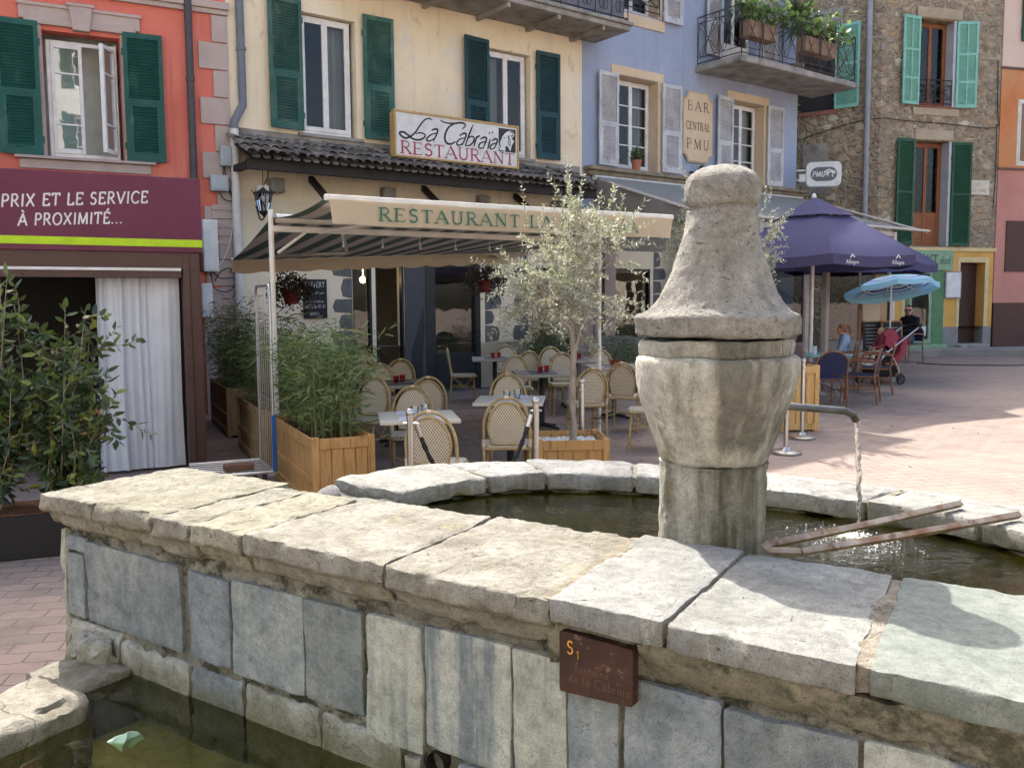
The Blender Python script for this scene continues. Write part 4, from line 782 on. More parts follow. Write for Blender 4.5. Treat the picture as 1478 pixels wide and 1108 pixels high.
# restaurant front
RT = random.Random(9)
for (x, s, zt_) in ((2.05, -1, 2.75), (4.82, 1, 2.6), (5.85, -1, 2.6)):
    z = .95; i = 0; mb = MB()
    while z < zt_:
        h = RT.uniform(.26, .36); wq = (.20 if i % 2 else .33)+RT.uniform(-.03, .03); x1 = x+s*wq
        mb.prism([(x, z), (x1, z+.03), (x1+s*.035, z+h*.5), (x1-s*.02, z+h-.02), (x, z+h-.012)][::(-1 if s > 0 else 1)], -.012-.002*(i % 2), .01); z += h; i += 1
    mb.build('painted_quoin', M['qst'], yh, bevel=.008)
for a, b, c, d in GF:
    mb = MB()
    for x in (a, b): mb.bx(x-.035, x+.035, .02, .12, c-.05, d)
    mb.bx(a+.035, b-.035, .021, .119, d-.07, d)
    if a < 2.2: mb.bx(2.06+.035, 2.43-.035, .021, .119, .16, .62)
    if 3.6 < a < 4: mb.bx(3.735, 4.685, .021, .119, .1, .78); mb.bx(4.6, 4.70, -.01, .13, .1, 2.42); mb.box((4.62, -.02, 1.08), (.16, .03, .03))
    if a > 5: mb.bx(5.985, 6.965, .021, .119, .1, .7)
    mb.build('door_frame', M['ddoor'], yh, bevel=.004)
for q in ((2.1, 2.4, .62, 2.33), (3.735, 4.6, .78, 2.35), (5.99, 6.96, .7, 2.33)): mb = MB(); mb.quad((q[0], .07, q[2]), (q[1], .07, q[2]), (q[1], .07, q[3]), (q[0], .07, q[3])); mb.build('door_glass', M['glass2'], yh)
mb = MB(); mb.bx(3.5, 3.695, -.03, .03, .1, 2.55); mb.build('door_post', M['ddoor'], yh, bevel=.004)
mb = MB(); mb.bx(3.075, 3.498, -.02, .03, .1, 2.55); mb.cm = 1; mb.prism([(3.42, .12), (3.42, .8), (3.47, 1.25), (3.44, 1.62), (3.40, 1.45), (3.30, 1.15), (3.2, .85), (3.16, .5), (3.15, .12)], -.026, -.021)
mb.build('door_leaf', [flat('grey_blue_door', (.05, .055, .066), rough=.45), flat('dark_curved_shape', (.02, .021, .028), rough=.5)], yh)  # second colour is a dark curved shape laid flat on the leaf
mb = MB(); mb.ball((2.74, .9, 2.13), .06, 12, 8); mb.tube([(2.74, .9, 2.19), (2.74, .9, 2.9)], .008, 6); mb.build('lamp_bulb', emis('lit_bulb', (1., .74, .36), 9.), yh, smooth=60)
mb = MB(); mb.bx(2.6, 3.0, 1.6, 1.9, .1, 1.1); mb.build('bar_counter', flat('dark_red_furniture', (.10, .016, .016)), yh)
# ---- blue house of the bar
bh = thing('blue_house', 'blue plastered house with flaking pale shutters and beige window surrounds', 'house', (OM[0], OM[1], 0), AM)
OPB = [(8.26, 9.44, 4.48, 6.38), (11.92, 13.08, 4.48, 6.34), (8.28, 9.42, 7.70, 8.8), (11.5, 12.75, 7.02, 8.8)]
mb = MB(); wall_open(mb, 7.28, 14.4, -.5, 9.18, OPB+[(9.3, 10.5, .1, 2.4), (11.5, 13.5, .1, 2.4)], .3); mb.build('front_wall', M['blue'], bh)
shell(bh, 7.28, 14.4, -.5, 9.18, 8., M['blue'], floor=(3.4, 6.9))
for i, (a, b, c, d) in enumerate(OPB[:3]):
    mb = MB(); mb.bx(a-.2, b+.17, -.02, 0, d+.01, d+.19); mb.bx(b, b+.13, -.016, 0, c, d+.01)
    mb.quad((b-.004, -.01, c), (b-.004, .29, c), (b-.004, .29, d), (b-.004, -.01, d)); mb.quad((a, -.01, d-.004), (b, -.01, d-.004), (b, .29, d-.004), (a, .29, d-.004))
    if i == 2: mb.bx(8.06, 9.62, -.03, 0, 7.44, 7.66)
    mb.build('window_surround', M['beige'], bh)
for (a, b, c, d), cu in zip(OPB[:2], [((.66, .98),), ((.5, .95),)]): window(bh, a+.02, b-.02, c+.01, d-.02, .24, M['wfr'], rows=4, curtain=cu)
window(bh, 8.3, 9.4, 7.71, 8.78, .24, M['wfr'], rows=3); window(bh, 11.52, 12.73, 7.04, 8.78, .2, M['cfr'], rows=1, lower=.6)
for x, z, s, an in ((7.64, 4.49, 1, 4), (9.53, 4.49, 0, -3), (11.3, 4.47, 1, 4), (13.16, 4.47, 0, -3), (7.66, 7.74, 1, 3), (9.55, 7.66, 0, -2), (10.9, 7.2, 1, 3), (12.85, 7.2, 0, -3)): shutter('shutter', bh, x, z, .575, 1.88 if z < 6 else 1.2 if z > 7.5 else 1.65, M['wsh'], rails=(.46,), side=s, ang=rad(an), inner=True, y=-.05)
mb = MB(); mb.bx(7.3, 14.62, -.22, 0, 4.36, 4.44); mb.bx(7.34, 14.56, -.15, 0, 4.27, 4.36); mb.build('stone_ledge', M['ledge'], bh, bevel=.01, sub=3, amp=.005, nsc=10.)
railing('window_rail', bh, [((8.3, -.06), (9.42, -.06))], 7.72, 8.25, 'cross', M['blk'])
mb = MB(); mb.bx(10.62, 15.0, -1.28, 0, 6.76, 6.9); mb.build('balcony_slab', M['conc'], bh, bevel=.02, sub=3, amp=.014, nsc=5.)
railing('balcony_railing', bh, [((10.7, -1.22), (14.92, -1.22)), ((10.7, -1.22), (10.7, 0)), ((14.92, -1.22), (14.92, 0))], 6.9, 7.95, 'cross', wm('rust_brown_railing', [(.05, .04, .038), (.09, .065, .055)], bump=.2))
mb = MB(); mb.tube([(10.45, -.03, 4.56), (10.6, -.1, 4.55), (10.72, -.12, 4.60)], .03, 8); mb.ball((10.75, -.12, 4.66), .07, 10, 8); mb.build('wall_spotlight', M['blk'], bh, smooth=60)
# ---- stone house on the corner
sh = thing('stone_house', 'rubble stone corner house with brown windows and a yellow ground floor', 'house', (9.77, 24.3, 0), rad(16.))
UPO = [(1.17, 2.27, 6.86, 9.12), (1.15, 2.24, 3.16, 5.96)]
mb = MB(); wall_open(mb, 0, 3.86, 3.10, 12.5, UPO, .34)
mb.quad((3.86, 0, -.5), (3.86, 7, -.5), (3.86, 7, 12.5), (3.86, 0, 12.5))
mb.build('front_wall', M['rubble'], sh)
XL = Matrix.Rotation(rad(-33.3-16.), 4, 'Z')
mb = MB(XL); wall_open(mb, -9., 0, -.5, 12.5, [(-2.5, -1.17, 6.84, 9.05)], .4)
mb.quad((-9, 0, -.5), (-9, 0, 12.5), (-9, 6, 12.5), (-9, 6, -.5)); mb.build('side_wall', M['rubble'], sh)
mb = MB(); mb.quad((0, -.3, 12.5), (3.9, -.3, 12.5), (3.9, 7, 13), (-6, 9, 13)); mb.quad(XL @ Vector((0, -.3, 12.5)), XL @ Vector((-9, -.3, 12.5)), XL @ Vector((-9, 6, 13)), (0, 6, 13)); mb.build('roof', M['tile'], sh)
mb = MB(); mb.bx(-6, 3.8, 5.2, 5.3, -.5, 12.5); mb.bx(.05, 3.8, .4, 5.2, 6.3, 6.5); mb.build('inner_wall', M['room'], sh)
GO = [(1.08, 1.80, .52, 2.5), (2.74, 3.58, .48, 2.72)]
mb = MB(); wall_open(mb, 0, 3.86, .95, 3.10, [(a, b, .95, d) for a, b, c, d in GO], .36); mb.X = Matrix.Translation((0, -.02, 0)); mb.X = None
mb.build('yellow_wall', M['ochre'], sh)
mb = MB(); wall_open(mb, 0, 3.86, -.5, .95, [(a, b, c, .95) for a, b, c, d in GO], .36); mb.build('grey_plinth', M['gbase'], sh)
mb = MB(); mb.bx(.0, 3.9, -.05, 0, 3.02, 3.12); mb.bx(2.64, 2.74, -.012, 0, .95, 2.86); mb.bx(3.58, 3.70, -.012, 0, .95, 2.86); mb.bx(2.74, 3.58, -.012, 0, 2.72, 2.86); mb.bx(2.2, 2.24, -.012, 0, .95, 2.5); mb.bx(.85, .99, -.012, 0, .95, 2.5)
mb.build('painted_band', M['yelp'], sh)
mb = MB(); mb.bx(2.74, 3.58, .30, .35, .48, 2.72)
for i in range(24): mb.bx(2.76, 3.56, .288, .30, .52+i*.09, .52+i*.09+.075)
mb.build('door', flat('dark_brown_door', (.055, .022, .014), rough=.5), sh, bevel=.004)
mb = MB(); mb.bx(2.66, 3.66, -.22, .3, .25, .46); mb.build('door_step', M['conc'], sh, bevel=.02, sub=2, amp=.012)
GRN = flat('green_shop_paint', (.10, .21, .095)); GRL = flat('pale_green_frame', (.24, .36, .22))
for q in ((1.82, 2.2), (.96, 1.06)): MB().bx(q[0], q[1], -.04, 0, .45, 2.5).build('shop_pilaster', GRN, sh, bevel=.004)
mb = MB(); mb.bx(1.08, 1.16, -.03, .06, .5, 2.5); mb.bx(1.72, 1.82, -.03, .06, .5, 2.5); mb.bx(1.16, 1.72, -.029, .059, 2.4, 2.5); mb.bx(1.16, 1.72, -.029, .059, .5, .62); mb.bx(.9, 2.25, -.14, 0, .36, .48); mb.build('shop_door_frame', GRL, sh, bevel=.004)
mb = MB(); mb.quad((1.16, .02, .62), (1.72, .02, .62), (1.72, .02, 2.4), (1.16, .02, 2.4)); mb.build('shop_door_glass', M['glass2'], sh)
mb = MB(); mb.bx(1.08, 1.8, .30, .34, .5, 2.5); mb.build('shop_interior', flat('dark_shop_interior', (.03, .045, .04)), sh)
mb = MB(); mb.tube([(1.66, -.06, 1.15)]+[(1.66+.0, -.06-.05*math.sin(math.pi*i/8), 1.15+.75*i/8) for i in range(1, 8)]+[(1.66, -.06, 1.9)], .012, 6); mb.build('door_handle', M['steel'], sh, smooth=50)
for q in ((1.5, 1.68, .72, .98), (1.28, 1.40, .74, .90)): MB().bx(q[0], q[1], .008, .014, q[2], q[3]).build('door_sticker', M['white'], sh)
for (a, b, c, d), lo in zip(UPO, (0, .9)): window(sh, a+.02, b-.03, c+.02, d-.02, .26, M['bfr'], lower=lo, fw=.07)
M['sand'] = wm('dressed_sandstone', [(.33, .25, .16), (.46, .38, .27)], bump=.5)
for q in ((1.05, 2.5, -.05, 9.14, 9.42), (1.0, 2.5, -.03, 6.62, 6.83), (1.1, 2.35, -.03, 5.98, 6.25)): MB().bx(q[0], q[1], q[2], 0, q[3], q[4]).build('dressed_stone', M['sand'], sh, bevel=.02, sub=2, amp=.012)
mb = MB(); mb.bx(1.14, 2.30, -.06, .2, 6.835, 6.862); mb.build('tile_sill', flat('red_sill_tile', (.30, .09, .05)), sh)
M['wash'] = wm('lime_wash', [(.42, .42, .44), (.55, .55, .56)], bump=.2)
for a, b, c, d in UPO: mb = MB(); mb.quad((b-.004, .0, c+.01), (b-.004, .33, c+.01), (b-.004, .33, d-.01), (b-.004, .0, d-.01)); mb.bx(b-.03, b+.05, -.03, 0, c, d); mb.build('white_reveal', M['wash'], sh)
for x, z, h, mt, s, an in ((.57, 6.87, 2.28, 'lgsh', 1, 6), (2.33, 6.85, 2.26, 'lgsh', 0, -16), (.5, 3.18, 2.8, 'dgsh', 1, 4), (2.3, 3.16, 2.78, 'dgsh', 0, -10)): shutter('shutter', sh, x, z, .57, h, M[mt], rails=(.30, .62) if mt == 'lgsh' else (.5,), side=s, ang=rad(an), vbar=mt == 'lgsh', y=-.04)
o = shutter('shutter', sh, -1.17, 6.84, .65, 2.2, M['lgsh'], rails=(.52,), side=0, ang=rad(-6)); 
for v in o.data.vertices: v.co = XL @ v.co
mb = MB(XL); wall_open
mb.bx(-2.5, -1.1, -.06, .3, 6.74, 6.84); mb.build('tile_sill', flat('brick_sill', (.26, .10, .07)), sh)
mb = MB(XL); mb.bx(-2.7, -1.0, -.04, .1, 9.06, 9.5); mb.build('dressed_stone', M['conc'], sh, sub=2, amp=.012)
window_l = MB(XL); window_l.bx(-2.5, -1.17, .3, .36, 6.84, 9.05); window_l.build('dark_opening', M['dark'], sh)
railing('window_rail', sh, [((1.14, -.05), (2.2, -.05))], 6.88, 7.55, 'cross', M['blk'])
pipe(sh, 'downpipe', [tuple(XL @ Vector((-.30, -.1, 12.4))), tuple(XL @ Vector((-.30, -.1, 6.))), tuple(XL @ Vector((-.30, -.1, .2)))], .07, M['zinc'], [tuple(XL @ Vector((-.30, -.1, z))) for z in (3.9, 6.4, 8.9)])
def cable(root, pts, r=.012, mat=None, name='cable'):
    mb = MB(); mb.tube(spline(pts, 5), r, 6); return mb.build(name, mat or M['blk'], root, smooth=60)
cable(sh, [tuple(XL @ Vector((-2.4, -.03, 6.05))), tuple(XL @ Vector((-1.25, -.03, 6.33))), tuple(XL @ Vector((-.5, -.04, 6.45))), (.03, -.05, 6.47), (.7, -.03, 6.45), (2.2, -.03, 6.42), (3.7, -.03, 6.40), (3.76, -.03, 6.9), (3.72, -.03, 8.2)])
cable(sh, [(3.76, -.03, 6.5), (3.78, -.03, 5.2), (3.74, -.03, 4.2)])
mb = MB(XL); mb.bx(-2.0, -1.3, -.03, 0, 4.6, 5.98); mb.build('blocked_window', M['conc'], sh, sub=2, amp=.012)
mb = MB(XL); mb.bx(-.85, -.62, -.04, 0, 3.3, 3.9); mb.build('brick_patch', flat('brick_infill', (.26, .12, .08)), sh)
# ---- pink house
ph = thing('pink_house', 'pink and orange plastered house with brown base right of the yellow doorway', 'house', (9.77, 24.3, 0), rad(16.))
mb = MB(); mb.bx(3.88, 9.5, -.015, 6, 8.02, 12.4); mb.build('upper_wall', M['pinkw'], ph)
mb = MB(); mb.bx(3.88, 9.5, -.012, 6, 5.30, 8.018); mb.build('orange_wall', M['oran'], ph)
mb = MB(); mb.bx(3.88, 9.5, -.014, 6, 1.6, 5.298); mb.build('pink_wall', M['pink'], ph)
mb = MB(); mb.bx(3.9, 9.5, -.03, 6, -.4, 1.598); mb.build('brown_base', M['brn'], ph)
mb = MB(); mb.bx(4.22, 5.3, -.045, -.016, 2.47, 3.88); mb.build('painted_panel', M['brn'], ph, bevel=.004)
shutter('shutter', ph, 4.46, 8.75, .55, 2.2, M['dgsh'], y=-.05)
window(ph, 4.47, 5.4, 5.4, 7.2, -.03, M['cfr'])
for z in (5.27, 7.99): MB().bx(3.87, 9.55, -.05, -.016, z, z+.06).build('string_course', flat('dark_string', (.12, .07, .05)), ph)
mb = MB(); mb.quad((3.5, -.3, 12.4), (9.5, -.3, 12.4), (9.5, 6, 13), (3.5, 6, 13)); mb.build('roof', M['tile'], ph)
# ------------------------------------------------------------------ restaurant terrace
M['bamb'] = wm('bamboo_cane', [(.26, .175, .07), (.38, .28, .135), (.46, .36, .20)], sc=9., rough=.45, bump=.1, rv=.08, spots=[((.16, .10, .04), 22., .64, .05, .6, (1, 1, 1))])
M['wrap'] = flat('cane_binding', (.58, .48, .33)); M['weaveb'] = dotmat('woven_back', 2, (.66, .58, .44), (.035, .028, .022), 42., 58.); M['weaves'] = dotmat('woven_seat', 1, (.60, .54, .42), (.05, .04, .035), 36., 50.)
M['ttop'] = wm('pale_table_top', [(.47, .44, .37), (.56, .53, .45)], sc=6., st=(1, 8, 1), rough=.5, bump=.08); M['ttopg'] = wm('grey_table_top', [(.26, .235, .21), (.34, .31, .28)], sc=6., st=(1, 8, 1), rough=.55, bump=.08)
M['mat'] = wm('printed_paper_mat', [(.16, .20, .42), (.52, .54, .62), (.66, .66, .66)], sc=22., rough=.7, bump=0., lo=.38, hi=.56); M['matd'] = wm('dark_paper_mat', [(.07, .07, .08), (.16, .16, .17)], sc=20., bump=0.)
M['clear'] = glassmat('clear_glassware', (.86, .9, .92), add=.12); M['redgl'] = glassmat('red_glassware', (.85, .12, .16), add=.06)
M['wood'] = wood('larch_boards', (.33, .17, .06), (.46, .27, .10), .07); M['woodw'] = wood('weathered_boards', (.23, .145, .075), (.33, .22, .12), .1)
M['bark'] = wm('bark_mulch', [(.03, .014, .008), (.09, .04, .022), (.16, .08, .045)], sc=20., rough=.95, bump=.8, isl=.45); M['grav'] = wm('white_gravel', [(.55, .55, .53), (.75, .75, .73)], sc=20., isl=.15, bump=.1)
M['rope'] = wm('black_braided_rope', [(.012, .012, .012), (.03, .03, .03)], sc=60., st=(1, 1, 1), rough=.8, bump=.8, bs=120., bd=.004)
M['awn'] = stripemat('striped_awning_cloth', 0, .30, [(.05, .075, .06), (.36, .30, .235)]); M['val'] = cloth('cream_valance_cloth', (.80, .67, .48), .5); M['gtx'] = flat('green_lettering', (.018, .12, .075)); M['wmet'] = flat('white_enamel', (.68, .66, .61), rough=.4)

def make_chair():
    t = thing('bistro_chair', 'x', 'chair', group='bamboo bistro chairs on the restaurant terrace')
    ls = lambda z: -.185-.16*max(0., z-.42)             # back leans away
    mb = MB(); hoop = []
    for i in range(19):
        a = math.pi*i/18; hoop.append((.205*math.cos(a), 0, .62+.275*math.sin(a)))
    hp = [(.20, -.23, .0), (.205, -.19, .42)]+[(x, ls(z), z) for x, _, z in hoop]+[(-.205, -.19, .42), (-.20, -.23, .0)]
    mb.tube(hp, .0145, 8); mb.build('back_hoop', M['bamb'], t, smooth=60)
    mb = MB(); ip = [(x*.80, ls(z)-.014, .50+(z-.62)*.86+.12 if z > .62 else z) for x, _, z in hoop]
    ip = [(.135, ls(.48)-.014, .475)]+ip+[(-.135, ls(.48)-.014, .475)]
    mb.tube(ip, .012, 8, closed=True); mb.build('inner_hoop', M['bamb'], t, smooth=60)
    mb = MB(); q = [(p[0]*.97, p[2]) for p in ip]; n = len(q)
    mb.add([(x, ls(z)-.008, z) for x, z in q]+[(x, ls(z)-.020, z) for x, z in q], [tuple(range(n)), tuple(range(2*n-1, n-1, -1))]); mb.build('back_panel', M['weaveb'], t)
    mb = MB(); sq = []
    for cx, cy, a0 in ((.14, .15, 0), (-.14, .15, 90), (-.15, -.14, 180), (.15, -.14, 270)): sq += arc(cx, cy, .06, .06, a0, a0+90, 4)
    mb.prism(sq, .435, .462, 'z'); mb.build('seat', M['weaves'], t, bevel=.006)
    mb = MB(); mb.tube([(x*1.03, y*1.03, .43) for x, y in sq], .0125, 8, closed=True); mb.build('seat_frame', M['bamb'], t, smooth=60)
    for s in (-1, 1):
        mb = MB(); mb.tube([(s*.165, .175, .43), (s*.18, .20, 0)], .0145, 8); mb.build('leg', M['bamb'], t, smooth=60)
        mb = MB(); mb.tube([(s*.17, .185, .24), (s*.20, -.205, .26)], .009, 6); mb.build('stretcher', M['bamb'], t, smooth=60); mb = MB(); mb.tube([(s*.17, .16, .41), (s*.19, .02, .25), (s*.195, -.17, .41)], .008, 6); mb.build('curved_brace', M['bamb'], t, smooth=60)
    for q in ([(-.175, .185, .26), (0, .14, .20), (.175, .185, .26)], [(-.195, -.20, .2), (0, -.19, .26), (.195, -.20, .2)]): mb = MB(); mb.tube(q, .009, 6); mb.build('cross_stretcher', M['bamb'], t, smooth=60)
    mb = MB(); mb.tube([(-.018, ls(.895)-.002, .893), (.018, ls(.895)-.002, .893)], .018, 8)
    for s in (-1, 1): mb.tube([(s*.206, ls(.47), .45), (s*.206, ls(.53), .52)], .0185, 8)
    mb.build('cane_binding', M['wrap'], t, smooth=60); return t
BG = 'bamboo bistro chairs on the restaurant terrace'
CH = [(-.60, 7.22, -10, 'bistro chair seen from behind, nearest the left steel post with the rope across it'), (-.98, 8.72, 184, 'bistro chair facing the fountain across the pale table with two clear glasses beside left post'),
      (-1.72, 11.75, 190, 'bistro chair facing forward at the far side of the grey table with dark mats'), (-.98, 10.15, 12, 'bistro chair seen from behind at the near side of the grey table with dark mats'),
      (-2.42, 14.3, 178, 'bistro chair by the restaurant wall at the rearmost left table, facing forward'), (-1.64, 13.0, 14, 'bistro chair seen from behind beside the dark restaurant doorway'),
      (-1.62, 9.85, 165, 'bistro chair half hidden behind the bamboo plant of the front planter'), (-.82, 15.1, -86, 'bistro chair turned sideways in front of the glass restaurant door'),
      (-.12, 15.6, 176, 'small looking bistro chair right of the glass door post, facing forward'), (.18, 14.3, 20, 'bistro chair seen from behind at the rear table near the glass door'),
      (.08, 12.95, 188, 'bistro chair facing forward behind the long grey table, left of the olive trunk'), (-.05, 10.0, 180, 'bistro chair facing forward behind the pale table left of the olive planter'),
      (-.05, 8.12, 0, 'bistro chair seen from behind next to the olive planter with rope before it'), (.66, 14.9, 182, 'bistro chair against the hedge, furthest back behind the olive trunk'),
      (.78, 13.4, 184, 'bistro chair facing forward close behind the olive trunk at the long table'), (.90, 11.0, 14, 'bistro chair seen from behind just right of the olive trunk'),
      (1.38, 14.0, 178, 'bistro chair facing forward against the grey windbreak wall'), (1.48, 11.75, -16, 'bistro chair seen from behind between the olive trunk and the stone column'),
      (1.56, 10.35, 80, 'bistro chair half hidden by the fountain column with only its legs out')]
c0 = make_chair()
for i, (x, y, rz, lb) in enumerate(CH):
    lc, rr = (x, y, G(x, y)), rad(rz)
    if i == 0: c0.location = lc; c0.rotation_euler = (0, 0, rr); c0['label'] = lb
    else: dup(c0, lc, rr, lb, BG)
def make_table(mat, w=.68, d=.72, h=.75):
    t = thing('bistro_table', 'x', 'table', group='restaurant terrace tables')
    mb = MB(); mb.box((0, 0, h-.016), (w, d, .032)); mb.build('tabletop', mat, t, bevel=.004)
    mb = MB(); mb.tube([(0, 0, .03), (0, 0, h-.03)], .035, 10)
    mb.build('pedestal', M['blk'], t, smooth=50)
    mb = MB()
    for a in (45, 135, 225, 315): mb.tube([(0, 0, .06), (.28*math.cos(rad(a)), .28*math.sin(rad(a)), .018)], [.028, .016], 8)
    mb.build('base', M['blk'], t, smooth=50)
    mb = MB(); mb.box((0, 0, h-.042), (.4, .4, .02)); mb.build('top_plate', M['blk'], t); return t
TB_ = [(-.83, 7.86, 10, 0, 'pale bistro table beside the left steel post with two clear glasses'), (-.02, 8.98, -4, 0, 'pale bistro table left of the olive planter with paper mats'),
       (-1.38, 10.85, 18, 1, 'grey bistro table with dark mats between the bamboo and the doorway'), (-2.2, 13.4, 16, 1, 'grey table tucked in the rear left corner by the restaurant wall'),
       (-.28, 14.75, 3, 1, 'grey table in front of the glass restaurant door'), (.40, 11.95, 4, 1, 'grey table crossed by the olive trunk'), (1.46, 12.85, 4, 1, 'grey table nearest the fountain column with two red glasses'), (1.0, 14.2, 3, 1, 'grey table at the back by the windbreak wall')]
ta, tb = make_table(M['ttop']), make_table(M['ttopg'], .74, .95)
used = set(); rt_ = random.Random(5)
def setting(name, label, cat, loc, rz, grp): return thing(name, label, cat, loc, rz, grp)
tum = None; mats = {}; gl0 = {}
def tumbler(mat, name, label, grp, loc):
    if name in gl0: return dup(gl0[name], loc, 0, label, grp)
    b = MB(); b.lathe([(.026, .0), (.030, .004), (.036, .085), (.033, .085), (.027, .008), (.001, .007)], 16)
    o = b.build(name, mat, None, smooth=50); tag(o, label, 'glass', grp); o.location = loc; gl0[name] = o; return o
def placemat(mat, name, label, grp, loc, rz):
    if name in gl0: return dup(gl0[name], loc, rz, label, grp)
    b = MB(); b.box((0, 0, .0015), (.36, .26, .002)); o = b.build(name, mat, None); tag(o, label, 'place mat', grp); o.location = loc; o.rotation_euler = (0, 0, rz); gl0[name] = o; return o
WH = ['the pale table by the left steel post', 'the pale table left of the olive planter', 'the grey table by the bamboo', 'the rear left table by the wall', 'the table before the glass door', 'the table crossed by the olive trunk', 'the table nearest the fountain column', 'the table by the windbreak wall']
for i, (x, y, rz, k, lb) in enumerate(TB_):
    src = tb if k else ta; lc = Vector((x, y, G(x, y))); rr = rad(rz)
    if k not in used: src.location = lc; src.rotation_euler = (0, 0, rr); src['label'] = lb; used.add(k)
    else: dup(src, lc, rr, lb, 'restaurant terrace tables')
    Rz = Matrix.Rotation(rr, 3, 'Z'); z = Vector((0, 0, .751))
    for s in (-1, 1):
        lc2 = lc+z+Rz @ Vector((.0, s*.21, 0)); side = 'near' if s < 0 else 'far'
        if k == 0: placemat(M['mat'], 'place_mat', f'blue printed mat at the {side} side of {WH[i]}', 'paper place mats', lc2, rr)
        else: placemat(M['matd'], 'dark_place_mat', f'dark place mat at the {side} side of {WH[i]}', 'dark place mats', lc2, rr)
        lc3 = lc+z+Rz @ Vector((.05*s+.02, .06*s, .003))
        if k == 0: tumbler(M['clear'], 'drinking_glass', f'clear tumbler, {"left" if s < 0 else "right"} one of the pair on {WH[i]}', 'clear tumblers', lc3)
        else: tumbler(M['redgl'], 'red_tumbler', f'red tumbler, {"left" if s < 0 else "right"} one of the pair on {WH[i]}', 'red tumblers', lc3)
# ---- butterfly awning on white posts
ax, ay = -2.39, 9.08
aw = thing('awning', 'cream and dark striped freestanding awning with RESTAURANT LA CABRAIA on its front flap', 'awning', (ax, ay, G(ax, ay)), rad(31.8)); g0 = -G(ax, ay)
def sheet(mb, p00, p10, p01, p11, sag, n=24, m=10):
    P = [Vector(q) for q in (p00, p10, p01, p11)]; vs = []
    for j in range(m+1):
        v = j/m
        for i in range(n+1):
            u = i/n; q = P[0]*(1-u)*(1-v)+P[1]*u*(1-v)+P[2]*(1-u)*v+P[3]*u*v; q.z -= sag*4*v*(1-v)*(1+.25*math.sin(u*9)); vs.append(q)
    mb.add(vs, [(j*(n+1)+i, j*(n+1)+i+1, (j+1)*(n+1)+i+1, (j+1)*(n+1)+i) for j in range(m) for i in range(n)])
FB = [(.085, -1.32, 2.615+g0), (4.07, -1.33, 2.615+g0)]; BB = [(.36, 2.92, 2.26+g0), (4.7, 2.86, 2.46+g0)]; RG = [(.0, 0, 2.55+g0), (4.1, 0, 2.55+g0)]
mb = MB(); sheet(mb, RG[0], RG[1], FB[0], FB[1], .05); mb.build('near_canopy', M['awn'], aw, smooth=60)
mb = MB(); sheet(mb, RG[0], RG[1], BB[0], BB[1], .03); mb.build('far_canopy', M['awn'], aw, smooth=60)
mb = MB(); mb.box(((FB[0][0]+FB[1][0])/2, -1.34, 2.615+g0), (4.02, .05, .055)); mb.build('front_bar', M['wmet'], aw, bevel=.012, seg=2)
mb = MB(); sheet(mb, (.10, -1.372, 2.60+g0), (4.06, -1.372, 2.60+g0), (.13, -1.36, 2.385+g0), (4.03, -1.36, 2.385+g0), 0, 40, 4)
for i, v in enumerate(mb.v): mb.v[i] = (v[0], v[1]-.008*math.sin(v[0]*5.1)*(2.6+g0-v[2])*4, v[2]+.004*math.sin(v[0]*7))
va = mb.build('valance', M['val'], aw, smooth=60)
kx_ = 3.0/textw('RESTAURANT LA CABRAIA', .17); x_ = .56
for wd in ('RESTAURANT', 'LA', 'CABRAIA'): mb = MB(); text(mb, wd, x_, 2.43+g0, .115, y=-1.386, wt=.17, width=kx_*textw(wd, .17), sp=.17); mb.build('lettering', M['gtx'], va); x_ += kx_*(textw(wd, .17)+.17+.34+.17)
mb = MB(); mb.tube([BB[0], BB[1]], .028, 8); mb.build('far_bar', M['wmet'], aw, smooth=50)
mb = MB(); n = 80; vs = []
for i in range(n+1):
    u = i/n; q = Vector(BB[0])*(1-u)+Vector(BB[1])*u; sc_ = .028*abs(math.sin(u*math.pi*11))
    vs += [(q.x, q.y-.03, q.z-.01), (q.x, q.y-.035-.01*math.sin(u*40), q.z-.15-sc_)]
mb.add(vs, [(2*i, 2*i+2, 2*i+3, 2*i+1) for i in range(n)]); mb.build('scalloped_valance', M['val'], aw, smooth=60)
mb = MB(); mb.box((2.05, 0, 2.44+g0), (4.1, .07, .06)); mb.build('beam', M['wmet'], aw, bevel=.008)
mb = MB(); mb.tube([(.05, 0, 2.545+g0), (4.1, 0, 2.545+g0)], .045, 12); mb.build('roller', M['wmet'], aw, smooth=50)
for x in (0, 4.1): mb = MB(); mb.tube([(x, 0, 0), (x, 0, 2.63+g0)], .028 if x < 1 else .024, 10); mb.box((x, 0, .01), (.2, .2, .02)); mb.build('post', M['wmet'], aw, smooth=50)
for x in (.5, 3.9):
    mb = MB(); mb.tube([(x, 0, 2.42+g0), (x+.5*(1 if x < 2 else -1), -.7, 2.50+g0), (x, -1.3, 2.58+g0)], .02, 6); mb.build('folding_arm', M['wmet'], aw, smooth=40)
    mb = MB(); mb.tube([(x+.25, 0, 2.42+g0), (x+.25+.6*(1 if x < 2 else -1), 1.4, 2.3+g0), (x+.25, 2.8, 2.30+g0+.02*x)], .022, 6); mb.build('folding_arm', M['wmet'], aw, smooth=40)
mb = MB(); mb.tube([(.06, 0, 2.2+g0), (.36, 0, 2.42+g0)], .016, 6); mb.build('brace', M['wmet'], aw)
for i in range(8):
    x = .75+.44*i; mb = MB(); mb.tube([(x, -.02, 2.41+g0), (x, -.02, 2.33+g0)], .004, 5); mb.lathe([(.001, -.075), (.02, -.06), (.022, -.04), (.01, -.01), (.012, .0)], 10, (x, -.02, 2.33+g0)); mb.build('bulb', M['clear'], aw, smooth=60)
